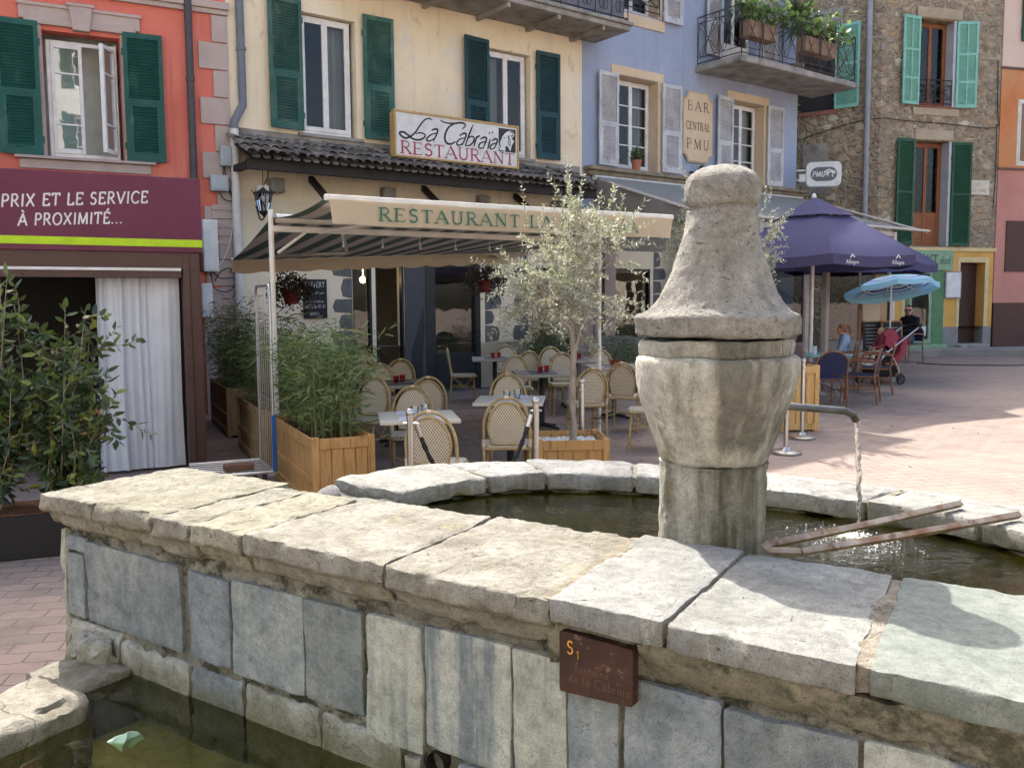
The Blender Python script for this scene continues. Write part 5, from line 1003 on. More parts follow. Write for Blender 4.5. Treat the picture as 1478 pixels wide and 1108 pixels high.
# ---- steel posts and rope
ST = []
def make_post():
    t = thing('barrier_post', 'x', 'barrier post', group='steel barrier posts')
    mb = MB(); mb.tube([(0, 0, .02), (0, 0, .93)], .026, 16); mb.build('pole', M['steel'], t, smooth=50)
    mb = MB(); mb.lathe([(.027, .925), (.031, .93), (.031, .95), (.02, .968), (.001, .972)], 16); mb.tube([(-.05, 0, .86), (.05, 0, .86)], .010, 8); mb.build('cap', M['steel'], t, smooth=40)
    mb = MB(); mb.lathe([(.165, 0), (.17, .012), (.165, .03), (.13, .042), (.05, .05), (.03, .075), (.001, .076)], 32); mb.build('base', M['steel'], t, smooth=40); return t
PO = [(-.755, 6.6, 'steel barrier post in front of the left pale table, rope hanging to its right'), (.19, 7.22, 'steel barrier post at the left corner of the olive planter, rope hanging to its left'), (.68, 8.75, 'steel barrier post just right of the olive trunk behind its planter'),
      (3.02, 9.85, 'steel barrier post half hidden by the column, nearest of the two with visible round bases'), (3.52, 10.85, 'steel barrier post in front of the wooden box right of the column')]
for i, (x, y, lb) in enumerate(PO):
    if i == 0: p0_ = make_post(); p0_.location = (x, y, G(x, y)); p0_['label'] = lb
    else: dup(p0_, (x, y, G(x, y)), .4*i, lb, 'steel barrier posts')
def rope(a, b, low, lb):
    a, b = Vector(a), Vector(b); pts = []; rr = []; n = 60
    for i in range(n+1):
        u = i/n; q = a*(1-u)+b*u; k = (math.cosh((u-.5)*4.4)-1)/(math.cosh(2.2)-1); q.z = low+(q.z-low)*k; pts.append(q); rr.append(.017*(1+.2*math.sin(i*2.1)))
    mb = MB(); mb.tube(pts, rr, 8); mb.cm = 1; mb.tube(pts[:3], .02, 8); mb.tube(pts[-3:], .02, 8)
    o = mb.build('barrier_rope', [M['rope'], M['steel']], None, smooth=70); tag(o, lb, 'rope'); return o
rope((-.71, 6.62, .80), (.15, 7.2, .79), .22, 'black braided rope sagging between the two front steel posts')
# ---- wooden planters
def planter(name, label, loc, rz, w, d, h, mat, grp, boards=4, fill=None):
    t = thing(name, label, 'planter', loc, rz, grp)
    for sx in (-1, 1):
        for sy in (-1, 1): MB().box((sx*(w/2-.03), sy*(d/2-.03), h/2), (.06, .06, h)).build('corner_post', mat, t, bevel=.004)
    for sx in (-1, 1):
        mb = MB(); n = max(3, int(d/.14)); bw = (d-.12)/n
        for i in range(n): mb.box((sx*(w/2-.028+.002*(i % 2)), -d/2+.06+bw*(i+.5), h*.5), (.022, bw-.006, h-.06))
        mb.box((sx*(w/2-.008), 0, h-.055), (.022, d-.122, .09)); mb.box((sx*(w/2-.008), 0, h*.42), (.022, d-.122, .05)); mb.box((sx*(w/2-.008), 0, .06), (.022, d-.122, .08))
        mb.build('side_panel', mat, t, bevel=.003)
    for sy in (-1, 1):
        mb = MB(); n = boards; bw = (w-.12)/n
        for i in range(n): mb.box((-w/2+.06+bw*(i+.5), sy*(d/2-.028+.003*(i % 2)), h*.5), (bw-.005, .022, h-.06))
        mb.box((0, sy*(d/2-.008), h-.055), (w-.122, .022, .09)); mb.box((0, sy*(d/2-.008), .06), (w-.122, .022, .08))
        mb.build('end_panel', mat, t, bevel=.003)
    mb = MB(); r_ = random.Random(int(abs(loc[0]*100))); mb.bx(-w/2+.05, w/2-.05, -d/2+.05, d/2-.05, h-.16, h-.075)
    for i in range(int(w*d*900)):
        x, y = r_.uniform(-w/2+.06, w/2-.06), r_.uniform(-d/2+.06, d/2-.06); s = r_.uniform(.008, .02)
        if fill == 'grav': mb.box((x, y, h-.07), (s*1.3, s*1.1, s), rz=r_.uniform(0, 3), rx=r_.uniform(-.6, .6))
        else: mb.box((x, y, h-.07), (s*3.4, s*1.1, s*.35), rz=r_.uniform(0, 6), rx=r_.uniform(-.5, .5), ry=r_.uniform(-.4, .4))
    mb.build('gravel_fill' if fill == 'grav' else 'bark_fill', M['grav'] if fill == 'grav' else M['bark'], t)
    return t
PL = [(-1.775, 8.22, 'larch planter at the front of the bamboo row, end boards facing the fountain', 'wood'), (-2.70, 10.09, 'weathered planter in the middle of the bamboo row behind the wire cage', 'woodw'), (-3.80, 12.42, 'weathered planter furthest back in the bamboo row by the red house corner', 'woodw')]
for x, y, lb, m_ in PL: planter('bamboo_planter', lb, (x, y, G(x, y)), rad(24.8), .53, 1.8, .64, M[m_], 'wooden planters with bamboo')
planter('olive_planter', 'square larch planter topped with white gravel holding the front olive tree', (.52, 8.28, G(.5, 8.3)), rad(4), .66, .66, .5, M['wood'], 'square planters of the olive trees', fill='grav')
planter('olive_planter', 'square larch planter hidden behind the column holding the rear olive tree', (3.05, 12.35, G(3., 12.3)), rad(4), .62, .62, .5, M['wood'], 'square planters of the olive trees', fill='grav')
planter('wooden_box', 'light wooden crate planter standing right of the column behind a steel post', (3.62, 11.6, G(3.6, 11.6)), rad(10), .5, .5, .84, wood('pale_crate_wood', (.46, .26, .085), (.56, .36, .14)), 'crate planters', boards=3)
o = thing('menu_stand', 'dark brown tilted menu stand on the wooden crate right of the column', 'menu stand', (3.60, 11.5, G(3.6, 11.6)+.84), rad(12))
mb = MB(); mb.box((0, 0, .14), (.26, .04, .30), rx=rad(-24)); mb.box((0, 0, .012), (.28, .2, .024)); mb.build('board', flat('dark_red_wood', (.11, .035, .025)), o, bevel=.004)
mb = MB(); mb.box((0, -.032, .16), (.18, .006, .18), rx=rad(-24)); mb.build('menu_card', flat('dark_card', (.05, .03, .028)), o)
# ---- roll cage
rc = thing('wire_roll_cage', 'tall galvanised wire side panel of a delivery roll cage with blue corner strip', 'roll cage', (-2.36, 8.58, G(-2.36, 8.58)), rad(24.8))
M['galv'] = wm('galvanised_wire', [(.34, .35, .36), (.46, .47, .48)], rough=.4, metal=.8, bump=.05)
mb = MB(); fr = [(0, -.38, .18)]+[(0, -.38, 1.80), (0, -.365, 1.88), (0, -.32, 1.91), (0, .32, 1.91), (0, .365, 1.88), (0, .38, 1.80)]+[(0, .38, .18)]
mb.tube(fr, .014, 8); mb.build('side_frame', M['galv'], rc, smooth=60)
mb = MB()
for i in range(1, 7): mb.tube([(0, -.38+.1086*i, .2), (0, -.38+.1086*i, 1.9)], .003, 5)
for z in (.45, .85, 1.25, 1.6): mb.tube([(0, -.38, z), (0, .38, z)], .0035, 5)
mb.build('wire_grid', M['galv'], rc)
mb = MB()
for i in range(7): mb.tube([(-.68, -.32+.107*i, .19), (0, -.32+.107*i, .19)], .007, 6)
for x in (-.68, -.34, 0): mb.box((x, 0, .175), (.03, .76, .02))
mb.tube([(-.68, -.38, .19), (0, -.38, .19)], .014, 6); mb.tube([(-.68, .38, .19), (0, .38, .19)], .014, 6); mb.build('base_grid', M['galv'], rc)
for x in (-.6, -.08):
    for y in (-.3, .3): mb = MB(); mb.tube([(x-.015, y, .06), (x+.015, y, .06)], .06, 14); mb.bx(x-.02, x+.02, y-.02, y+.02, .06, .17); mb.build('castor', M['blk'], rc, smooth=40)
mb = MB(); mb.bx(-.018, .022, -.405, -.375, .2, .72); mb.build('corner_strip', flat('blue_plastic', (.015, .09, .32)), rc, bevel=.004)
o = MB().box((0, 0, .03), (.26, .13, .06)).build('clay_brick', flat('brown_clay', (.17, .085, .06)), None, bevel=.006); o.location = (-2.56, 8.32, G(-2.56, 8.3)+.20); o.rotation_euler = (0, 0, .5); tag(o, 'brown clay brick lying on the wire cage base', 'brick')
# ---- hanging baskets, lantern, bulletin board
M['fl'] = leafmat('dark_trailing_foliage', [(.02, .012, .012), (.04, .03, .02), (.05, .018, .03), (.03, .045, .018)], .15)
def leafcloud(name, root, pts, ln, wd, mat, rs, fold=.15, droop=.0, up=.25):
    """one quad pair per leaf, thrown about given points"""
    vs, fs = [], []
    for p in pts:
        d = Vector((rs.gauss(0, 1), rs.gauss(0, 1), rs.gauss(up, .7)-droop)).normalized(); s = d.cross(Vector((rs.gauss(0, 1), rs.gauss(0, 1), rs.gauss(0, 1)))).normalized(); nn = d.cross(s)
        l = ln*rs.uniform(.65, 1.25); w = wd*rs.uniform(.7, 1.2); p = Vector(p); o = len(vs)
        vs += [p, p+d*l*.5+s*w*.5+nn*w*fold, p+d*l-nn*l*.08, p+d*l*.5-s*w*.5+nn*w*fold, p+d*l*.52]
        fs += [(o, o+1, o+4), (o+1, o+2, o+4), (o, o+4, o+3), (o+4, o+2, o+3)]
    b = MB(); b.v = [tuple(v) for v in vs]; b.f = fs; b.mi = [0]*len(fs); return b.build(name, mat, root)
for x, y, z, lb, sd in ((-2.96, 12.16, 1.72, 'red hanging flower pot with dark trailing plant before the chalkboard', 1), (-.41, 13.72, 1.88, 'red hanging flower pot with dark trailing plant before the glass door', 2)):
    t = thing('hanging_basket', lb, 'hanging pot', (x, y, z), 0, 'hanging pots under the awning'); rs = random.Random(sd)
    mb = MB(); mb.lathe([(.07, -.03), (.085, -.02), (.11, .13), (.125, .135), (.125, .16), (.10, .16), (.09, .10), (.001, .09)], 20); mb.build('pot', flat('red_plastic_pot', (.22, .02, .02)), t, smooth=40)
    mb = MB()
    for a in range(3): mb.tube([(.11*math.cos(a*2.1), .11*math.sin(a*2.1), .15), (0, 0, .42)], .003, 4)
    mb.tube([(0, 0, .42), (0, 0, .52)], .005, 5); mb.build('hanger', M['blk'], t)
    pts = []
    for k in range(1100):
        a = rs.uniform(0, 6.28); q = .30*math.sqrt(rs.random()); zz = .30-q*q*2.2+rs.gauss(0, .06)
        if rs.random() < .25: zz -= rs.uniform(0, .25); q = .18+.14*rs.random()
        pts.append((q*math.cos(a)*1.05, q*math.sin(a), zz))
    leafcloud('foliage', t, pts, .05, .035, M['fl'], rs, droop=.3)
ln = thing('wall_lantern', 'black iron lantern hanging under the tiled roof at the left corner', 'lantern', (-3.68, 13.6, 3.05))
mb = MB()
for a in range(6): q = rad(60*a); mb.tube([(.075*math.cos(q), .075*math.sin(q), .02), (.135*math.cos(q), .135*math.sin(q), .28)], .008, 5)
mb.tube([(.135*math.cos(rad(20*a)), .135*math.sin(rad(20*a)), .28) for a in range(18)], .010, 6, closed=True); mb.tube([(.075*math.cos(rad(20*a)), .075*math.sin(rad(20*a)), .02) for a in range(18)], .009, 6, closed=True)
mb.lathe([(.075, 0), (.03, -.03), (.012, -.06)], 12); mb.lathe([(.15, .285), (.13, .30), (.05, .335), (.02, .37), (.001, .375)], 12)
for a in range(6): q = rad(60*a+30); mb.tube([(.14*math.cos(q), .14*math.sin(q), .29), (.175*math.cos(q), .175*math.sin(q), .31), (.165*math.cos(q), .165*math.sin(q), .335)], .006, 5)
mb.tube([(0, 0, .37), (0, 0, .70)], .006, 6); mb.build('iron_frame', M['blk'], ln, smooth=40)
mb = MB(); mb.lathe([(.068, .025), (.122, .275)], 6); mb.build('lantern_glass', M['glass'], ln)
def board(name, label, cat, a, z, out, w, h, mat, th=.025, parent_ang=AM, fm=None, fw=.03):
    p = MP(a, z, out); t = thing(name, label, cat, p, parent_ang)
    mb = MB(); mb.bx(-w/2, w/2, -th, 0, -h/2, h/2); mb.build('board', mat, t, bevel=.003)
    if fm:
        mb = MB(); mb.bx(-w/2-fw, w/2+fw, -th-.012, .004, h/2, h/2+fw); mb.bx(-w/2-fw, w/2+fw, -th-.012, .004, -h/2-fw, -h/2); mb.bx(-w/2-fw, -w/2, -th-.012, .004, -h/2, h/2); mb.bx(w/2, w/2+fw, -th-.012, .004, -h/2, h/2); mb.build('frame', fm, t, bevel=.003)
    return t
M['slate'] = wm('chalkboard_slate', [(.012, .012, .014), (.03, .03, .032)], sc=4., rough=.7, bump=0.); M['chalk'] = flat('chalk', (.55, .55, .54))
cb = board('chalkboard', 'black chalkboard reading OUVERT on the cream wall left of the restaurant door', 'chalkboard', 1.355, 1.78, .02, .42, .64, M['slate'])
mb = MB(); text(mb, 'OUVERT', -.17, .19, .085, y=-.027, wt=.12, serif=False, mono=True, width=.34); text(mb, 'midi et soir', -.12, .08, .05, y=-.027, wt=.11, serif=False, mono=True, width=.28); text(mb, 'sur reservation', -.18, -.06, .05, y=-.027, wt=.11, serif=False, mono=True, width=.33); text(mb, '04.93.04.01.01', -.18, -.15, .055, y=-.027, wt=.12, serif=False, mono=True, width=.36); text(mb, 'MERCI', -.1, -.27, .05, y=-.027, wt=.11, serif=False, mono=True, width=.16); mb.build('chalk_writing', M['chalk'], cb)
# ---- restaurant sign
sg = thing('restaurant_sign', 'white framed sign La Cabraia RESTAURANT standing on the tiled roof', 'sign', MP(3.90, 4.17, .55), AM)
W_, H_ = 2.54, .70
mb = MB(); mb.bx(-W_/2, W_/2, -.02, .03, 0, H_); mb.build('board', flat('white_sign_board', (.66, .645, .61)), sg)
mb = MB(); f = .035; mb.bx(-W_/2-f, W_/2+f, -.04, .06, H_, H_+f); mb.bx(-W_/2-f, W_/2+f, -.04, .06, -f, 0); mb.bx(-W_/2-f, -W_/2, -.04, .12, 0, H_); mb.bx(W_/2, W_/2+f, -.04, .06, 0, H_); mb.build('frame', wood('sign_frame_wood', (.42, .25, .09), (.52, .34, .14)), sg, bevel=.004)
for x in (-1.1, .95): mb = MB(); mb.tube([(x, .02, -.03), (x, .04, -.24)], .018, 8); mb.build('support', M['iron'], sg)
def zs(X, Y): u = (X-75)/1295.; t = 80+170*u; b = 540+125*u; u2 = u*(1+.06*(1-u)); return (-W_/2+u2*W_, (b-Y)/(b-t)*H_)
SCR = [([(425, 165), (395, 152), (352, 165), (305, 225), (255, 305), (205, 350), (160, 365), (118, 335), (112, 306), (150, 302), (190, 335), (235, 372), (290, 382), (338, 360), (352, 330), (325, 308), (285, 306), (265, 318)], 15),
       ([(418, 278), (450, 263), (478, 272), (462, 330), (432, 392)], 15), ([(466, 305), (415, 322), (374, 358), (368, 385), (400, 390), (442, 362)], 13),
       ([(508, 168), (560, 193), (640, 200), (720, 192), (762, 204), (766, 228), (735, 258)], 14), ([(650, 203), (595, 238), (558, 305), (550, 368), (572, 412), (618, 420), (658, 392)], 18),
       ([(705, 330), (745, 306), (776, 312), (760, 370), (732, 430)], 15), ([(762, 352), (706, 368), (676, 402), (682, 430), (715, 428), (745, 402)], 13),
       ([(852, 215), (808, 320), (765, 437)], 15), ([(792, 362), (830, 337), (862, 350), (852, 398), (812, 432), (770, 437)], 13),
       ([(892, 335), (862, 440)], 15), ([(880, 372), (912, 334), (934, 336)], 13), ([(935, 366), (974, 346), (1004, 356), (990, 405), (964, 466)], 15), ([(992, 392), (942, 404), (914, 434), (924, 463), (958, 456)], 13),
       ([(1047, 365), (1016, 470)], 15), ([(1030, 304), (1042, 298)], 15), ([(1068, 296), (1080, 290)], 15), ([(1066, 386), (1104, 362), (1130, 374), (1116, 420), (1088, 470)], 15), ([(1117, 410), (1070, 420), (1044, 450), (1054, 472), (1086, 464)], 13)]
mb = MB()
for i, (ps, w_) in enumerate(SCR):
    q = [zs(*p) for p in spline([(a, b, 0) for a, b in ps], 5) for p in [(p.x, p.y)]]; n = len(q)
    ribbon(mb, q, [w_*.00205*(.62+.5*math.sin(math.pi*min(1, j/(n-1)*1.02))) for j in range(n)], -.0225-.0002*i)
mb.build('script_lettering', flat('black_sign_paint', (.018, .015, .015)), sg)
mb = MB(); x0 = zs(115, 400)[0]; text(mb, 'RESTAURANT', x0, .03, .20, y=-.0225, wt=.17, width=zs(1335, 600)[0]-x0, sp=.08); mb.build('red_lettering', flat('crimson_sign_paint', (.36, .035, .07)), sg)
mb = MB(); a = zs(1147, 250); b = zs(1352, 515); mb.bx(a[0], b[0], -.0232, -.02, b[1]+.0, a[1]+.01); bl = mb
e = bl.build('emblem_panel', flat('dark_emblem', (.03, .024, .022)), sg)
mb = MB(); mb.add([(p[0], -.0245, p[1]) for p in [zs(*q) for q in [(1150, 450), (1163, 398), (1192, 335), (1236, 291), (1285, 278), (1320, 290), (1337, 318), (1324, 345), (1308, 350), (1312, 372), (1335, 388), (1305, 432), (1284, 500), (1264, 460), (1246, 440), (1226, 442), (1222, 500), (1196, 486), (1158, 482)]]], [tuple(range(18, -1, -1))])
mb.build('goat_head', M['white'], e)
mb = MB()
for i, ps in enumerate([[(1282, 300), (1300, 290), (1320, 302), (1318, 328), (1300, 338), (1288, 322)], [(1256, 330), (1268, 370), (1262, 410), (1278, 440), (1286, 400), (1278, 360), (1262, 330)], [(1205, 350), (1222, 356)], [(1160, 425), (1168, 440), (1162, 455)]]): ribbon(mb, [zs(*p) for p in ps], .016, -.0252-.0002*i)
mb.build('goat_features', flat('emblem_line', (.03, .024, .022)), e)
# ---- bar sign, projecting oval sign, street plaque
bs = thing('bar_sign', 'cream plaque with scooped corners reading BAR CENTRAL PMU on the blue house', 'sign', MP(10.68, 5.56, .03), AM)
w2, h2, q = .50, .77, .17; sp_ = []
for cx, cz, a0 in ((w2, h2, 270), (-w2, h2, 360), (-w2, -h2, 90), (w2, -h2, 180)): sp_ += arc(cx, cz, q, q, a0, a0-90, 8)
mb = MB(); mb.prism(sp_, -.03, 0); mb.build('board', M['beige'], bs, bevel=.004)
mb = MB(); q2 = [(x*.955, z*.972) for x, z in sp_]; n = len(q2)
for i in range(0, n): ribbon(mb, [q2[i], q2[(i+1) % n]], .012, -.0322-.0001*(i % 3))
mb.build('border', flat('sign_border_brown', (.33, .20, .11)), bs)
M['brlet'] = flat('dark_brown_lettering', (.07, .04, .025))
for s, z, hh, ww in (('BAR', .36, .20, .70), ('CENTRAL', -.06, .17, .80), ('PMU', -.47, .21, .74)): mb = MB(); text(mb, s, 0, z, hh, y=-.0325, wt=.13, width=ww, center=True, sp=.3 if len(s) == 3 else .1); mb.build('lettering', M['brlet'], bs)
# ------------------------------------------------------------------ signs and boxes, shop veranda, bar terrace
ps = thing('projecting_sign', 'white rounded projecting sign with grey oval PMU horse logo right of the blue house', 'sign', (7.52, 22.0, 4.71), rad(-14))
rr_ = lambda w, h, q: sum([arc(cx, cz, q, q, a0, a0+90, 6) for cx, cz, a0 in ((w-q, h-q, 0), (-w+q, h-q, 90), (-w+q, -h+q, 180), (w-q, -h+q, 270))], [])
mb = MB(); mb.prism(rr_(.40, .29, .12), -.09, .09); mb.build('case', M['white'], ps, bevel=.01)
mb = MB(); mb.prism(rr_(.30, .165, .164), -.096, -.088); mb.build('oval', flat('slate_grey_oval', (.12, .125, .13)), ps)
mb = MB(); text(mb, 'PMU', -.26, -.06, .12, y=-.099, wt=.22, serif=False, mono=True, sl=.15, width=.28)
for i, pt in enumerate([[(.05, -.02), (.11, .04), (.19, .05), (.25, .0)], [(.08, .02), (.05, .07), (.12, .1), (.2, .07), (.26, .04)], [(.11, .02), (.09, -.06)], [(.2, .03), (.19, -.05), (.22, -.07)], [(.05, .07), (.01, .05)]]): ribbon(mb, pt, .03 if i < 2 else .018, -.0992-.0003*i)
mb.build('logo', M['white'], ps)
mb = MB(); mb.bx(-.56, -.40, -.05, .05, -.16, .02); mb.bx(-.62, -.40, -.015, .015, .1, .13); mb.bx(-.62, -.40, -.015, .015, -.13, -.10); mb.build('bracket', M['white'], ps)
sx, sy = 9.77+.9613*3.22+.2756*-.02, 24.3+.2756*3.22
pl = thing('street_plaque', 'small cream street name plaque on the rubble wall right of green shutters', 'sign', (sx+.01, sy-.03, 4.76), rad(16))
mb = MB(); mb.bx(-.36, .36, -.02, .0, -.2, .2); mb.build('board', flat('cream_plaque', (.60, .53, .42)), pl, bevel=.004)
mb = MB(); text(mb, 'RUE', 0, .05, .07, y=-.022, wt=.12, center=True, width=.15); text(mb, 'SAINT PIERRE', 0, -.12, .08, y=-.022, wt=.12, center=True, width=.5); mb.build('lettering', flat('faded_lettering', (.32, .26, .19)), pl)
gsx = lambda a, z, out=0.: (9.77+.9613*a+.2756*out, 24.3+.2756*a-.9613*out, z)
gs = thing('shop_sign', 'green shop sign board half hidden by the navy parasol above the green doorway', 'sign', gsx(1.7, 2.78, .045), rad(16))
mb = MB(); mb.bx(-.74, .74, -.025, 0, -.28, .26); mb.build('board', flat('sage_green_board', (.22, .36, .22)), gs, bevel=.003)
mb = MB(); text(mb, 'ABACT', -.42, -.06, .19, y=-.028, wt=.2, serif=False, mono=True, width=.62); text(mb, 'dad', .28, -.10, .2, y=-.028, wt=.14, serif=False, mono=True, sl=.25, width=.34); mb.build('lettering', flat('white_and_black_lettering', (.05, .07, .05)), gs)
nb = thing('notice_case', 'pale grey framed notice case on the yellow wall left of the brown door', 'notice board', gsx(2.47, 2.10, .02), rad(16))
mb = MB(); mb.bx(-.27, .27, -.05, 0, -.37, .37); mb.build('case', flat('grey_case', (.25, .25, .24)), nb, bevel=.006)
mb = MB(); mb.bx(-.235, .235, -.056, -.048, -.335, .335); mb.build('notice', M['white'], nb)
rp_ = lambda a, z, out=0.: (OM[0]+.883*a+.4695*out, OM[1]+.4695*a-.883*out, z)
def mbox(name, label, cat, a0, a1, z0, z1, th, mat, grp=None):
    t = thing(name, label, cat, rp_((a0+a1)/2, (z0+z1)/2, .045), AR, grp); w, h = a1-a0, z1-z0
    mb = MB(); mb.bx(-w/2, w/2, -th, 0, -h/2, h/2); mb.build('case', mat, t, bevel=.012, seg=2)
    mb = MB(); mb.bx(-w/2+.015, w/2-.015, -th-.008, -th+.002, -h/2+.03, h/2-.02); mb.box((0, -th-.006, -h/2+.016), (.05, .02, .02)); mb.build('lid', mat, t, bevel=.004); return t
gb = flat('grey_electric_box', (.40, .44, .47))
mbox('meter_box', 'grey electric box high on the quoins next to the downpipe, upper of two', 'electric box', -.15, .02, 3.80, 4.10, .12, gb, 'electric boxes on the red house')
mbox('meter_box', 'grey electric box lower of two with cables running out below', 'electric box', -.31, -.05, 3.42, 3.66, .12, gb, 'electric boxes on the red house')
mbox('intercom_cabinet', 'tall white wall cabinet with red print beside the purple shop sign', 'cabinet', -.46, -.24, 2.20, 2.98, .16, M['white'])
mbox('wall_socket_box', 'white arched utility box low behind the planters', 'utility box', -.50, -.34, 1.5, 2.02, .10, M['white'])
for i, pt in enumerate([[(-.08, 3.80), (-.06, 3.55), (.02, 3.3), (.05, 2.9), (.03, 2.4), (-.05, 2.2)], [(-.1, 3.80), (-.1, 3.6), (0, 3.4), (.04, 3.1), (.06, 2.6)], [(-.18, 3.42), (-.1, 3.3), (.04, 3.28)], [(.03, 3.6), (.0, 2.9), (-.1, 2.5), (-.22, 2.3)], [(-.35, 2.2), (-.3, 1.95), (-.1, 1.9), (.02, 2.05), (-.05, 2.25), (-.2, 2.2), (-.3, 2.05)], [(-.32, 2.2), (-.2, 2.1), (.0, 2.1), (.06, 1.9), (.06, 1.0)]]):
    mb = MB(); mb.tube(spline([rp_(a, z, .06+.012*i) for a, z in pt], 5), .008, 6); o = mb.build('wall_cable', M['white'] if i == 3 else M['blk'], None, smooth=60); tag(o, ['black cable dropping from the upper electric box', 'thin black cable beside the white downpipe', 'short black cable crossing to the downpipe', 'white cable slanting down across the quoins', 'black cable coiled under the white cabinet', 'black cable running down low behind the planters'][i], 'cable', 'cables on the red house')
tr = thing('pipe_bracket_box', 'pale plastic box with cables hung under the tiled roof end', 'junction box', MP(.42, 3.42, .2), AM); mb = MB(); mb.bx(-.09, .09, -.1, 0, -.14, .12); mb.build('case', M['white'], tr, bevel=.01)
mb = MB(); mb.tube(spline([(0, -.05, -.14), (.05, -.05, -.3), (-.04, -.05, -.42), (-.1, -.02, -.2)], 5), .012, 6); mb.build('cable', M['blk'], tr, smooth=50); mb = MB(); mb.tube(spline([(.03, -.05, .12), (.1, -.05, .3), (.05, 0, .5)], 5), .01, 6); mb.build('cable', M['blk'], tr, smooth=50)
# ---- purple shop veranda
M['purp'] = wm('burgundy_fascia', [(.105, .017, .045), (.135, .026, .056)], sc=1.2, rough=.5, bump=.08, spots=[((.16, .07, .09), 5., .60, .14, .5, (1, 1, .25)), ((.07, .02, .035), 2., .58, .2, .5, (1, 1, .5))]); M['lime_s'] = flat('lime_stripe', (.42, .62, .01)); M['brf'] = wm('brown_steel', [(.075, .04, .033), (.095, .05, .042)], sc=3., rough=.5, bump=.05)
sv = thing('shop_veranda', 'brown framed shop front with burgundy fascia and lime stripe', 'shop front', (-3.25, 9.5, 0), AR)
mb = MB(); mb.bx(-6., .02, -.02, .10, 2.23, 2.99); mb.bx(-.05, .02, .10, 4.4, 2.23, 2.99); mb.build('fascia', M['purp'], sv, bevel=.004)
mb = MB(); mb.bx(-6., .023, -.026, -.018, 2.285, 2.36); mb.build('lime_stripe', M['lime_s'], sv)
for x in (-.09, -3.1, -5.9): mb = MB(); mb.bx(x-.09, x-.02, .0, .14, -.1, 2.23); mb.bx(x-.02, x+.085, .02, .12, -.1, 2.23); mb.build('post', M['brf'], sv, bevel=.005)
mb = MB(); mb.bx(-5.9, -.02, .005, .1, 2.07, 2.23); mb.build('lintel', M['brf'], sv)
mb = MB(); mb.bx(-5.9, -.2, -.03, .06, 2.04, 2.07); mb.bx(-5.9, -.2, -.02, .05, 1.97, 2.04)
for i in range(9): mb.ball((-.4-.62*i, -.022, 2.0), .012, 8, 6)
mb.build('curtain_rail', M['brf'], sv); mb = MB(); mb.bx(-5.9, -.2, -.034, -.03, 2.04, 2.068); mb.build('rail_edge', M['white'], sv)
mb = MB(); mb.bx(-6, 0, .12, 4.45, 2.9, 2.98); mb.build('roof', M['brf'], sv)
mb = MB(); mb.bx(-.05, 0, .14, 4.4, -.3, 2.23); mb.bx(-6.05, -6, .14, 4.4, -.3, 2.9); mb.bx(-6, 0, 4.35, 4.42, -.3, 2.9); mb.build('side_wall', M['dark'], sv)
mb = MB(); text(mb, 'PRIX ET LE SERVICE', -1.795, 2.625, .115, y=-.022, wt=.17, serif=False, mono=True, sl=.12, width=1.30, sp=.13, rise=.075); text(mb, '\u00c0 PROXIMIT\u00c9...', -1.66, 2.455, .11, y=-.022, wt=.17, serif=False, mono=True, sl=.12, width=.92, sp=.13, rise=.06); mb.build('lettering', M['white'], sv)
cu = MB(); n = 90; vs = []
for j in range(12):
    v = j/11
    for i in range(n+1):
        u = i/n; x = -1.0+.80*u-(.02*v if u < .2 else 0); fold = max(0., 1-u*1.35)**.7; am = .038*fold+.004; y = .16+am*math.sin(u*58+7*u*u+1.3*math.sin(u*11)+.5*math.sin(v*2.6))*(.55+.45*math.sin(u*23+1))+.016*math.sin(u*13+v*1.5)+.02*u*v
        vs.append((x+.012*math.sin(v*4+u*9)*v, y, 1.97-1.99*v))
cu.add(vs, [(j*(n+1)+i, j*(n+1)+i+1, (j+1)*(n+1)+i+1, (j+1)*(n+1)+i) for j in range(11) for i in range(n)])
o = cu.build('curtain', cloth('silver_grey_curtain', (.70, .73, .79), .15), sv, smooth=80)
sp = thing('wooden_crate', 'orange wooden fruit crate inside the dark shop', 'crate', (-3.25-.883*1.25-.4695*.6, 9.5-.4695*1.25+.883*.6, .35), AR)
mb = MB()
for k in range(3): mb.bx(-.25, .25, -.16, -.145, .02+.08*k, .085+.08*k); mb.bx(-.25, .25, .145, .16, .02+.08*k, .085+.08*k); mb.bx(-.25, -.235, -.145, .145, .02+.08*k, .085+.08*k); mb.bx(.235, .25, -.145, .145, .02+.08*k, .085+.08*k)
mb.bx(-.25, .25, -.16, .16, 0, .015); mb.build('slats', wood('crate_slats', (.42, .20, .06), (.52, .29, .1)), sp)
mb = MB(); mb.bx(-.22, .22, -.13, .13, -.42, -.0); mb.build('stand', M['dark'], sp)
# ---- bar terrace: awning and windbreak
M['gawn'] = cloth('grey_beige_awning', (.50, .475, .43), .45); M['smoke'] = glassmat('smoky_clear_plastic', (.30, .29, .26), add=.02); M['pgrey'] = flat('grey_windbreak_panel', (.30, .295, .285)); M['creamp'] = flat('cream_post', (.56, .48, .42))
ba = thing('bar_awning', 'large grey beige awning sloping from the blue house ledge over the bar terrace', 'awning', MP(0, 0), AM)
mb = MB(); sheet(mb, (7.52, -.14, 4.24), (14.5, -.14, 4.24), (7.6, -3.0, 3.28), (15.2, -3.0, 3.28), .10, 40, 12); mb.build('canopy', M['gawn'], ba, smooth=60)
mb = MB(); mb.tube([(7.6, -3.02, 3.27), (15.25, -3.02, 3.27)], .03, 8); mb.build('front_bar', M['creamp'], ba, smooth=50)
mb = MB(); mb.tube([(7.5, -.1, 4.22), (14.5, -.1, 4.22)], .06, 10); mb.build('roller', M['wmet'], ba, smooth=50)
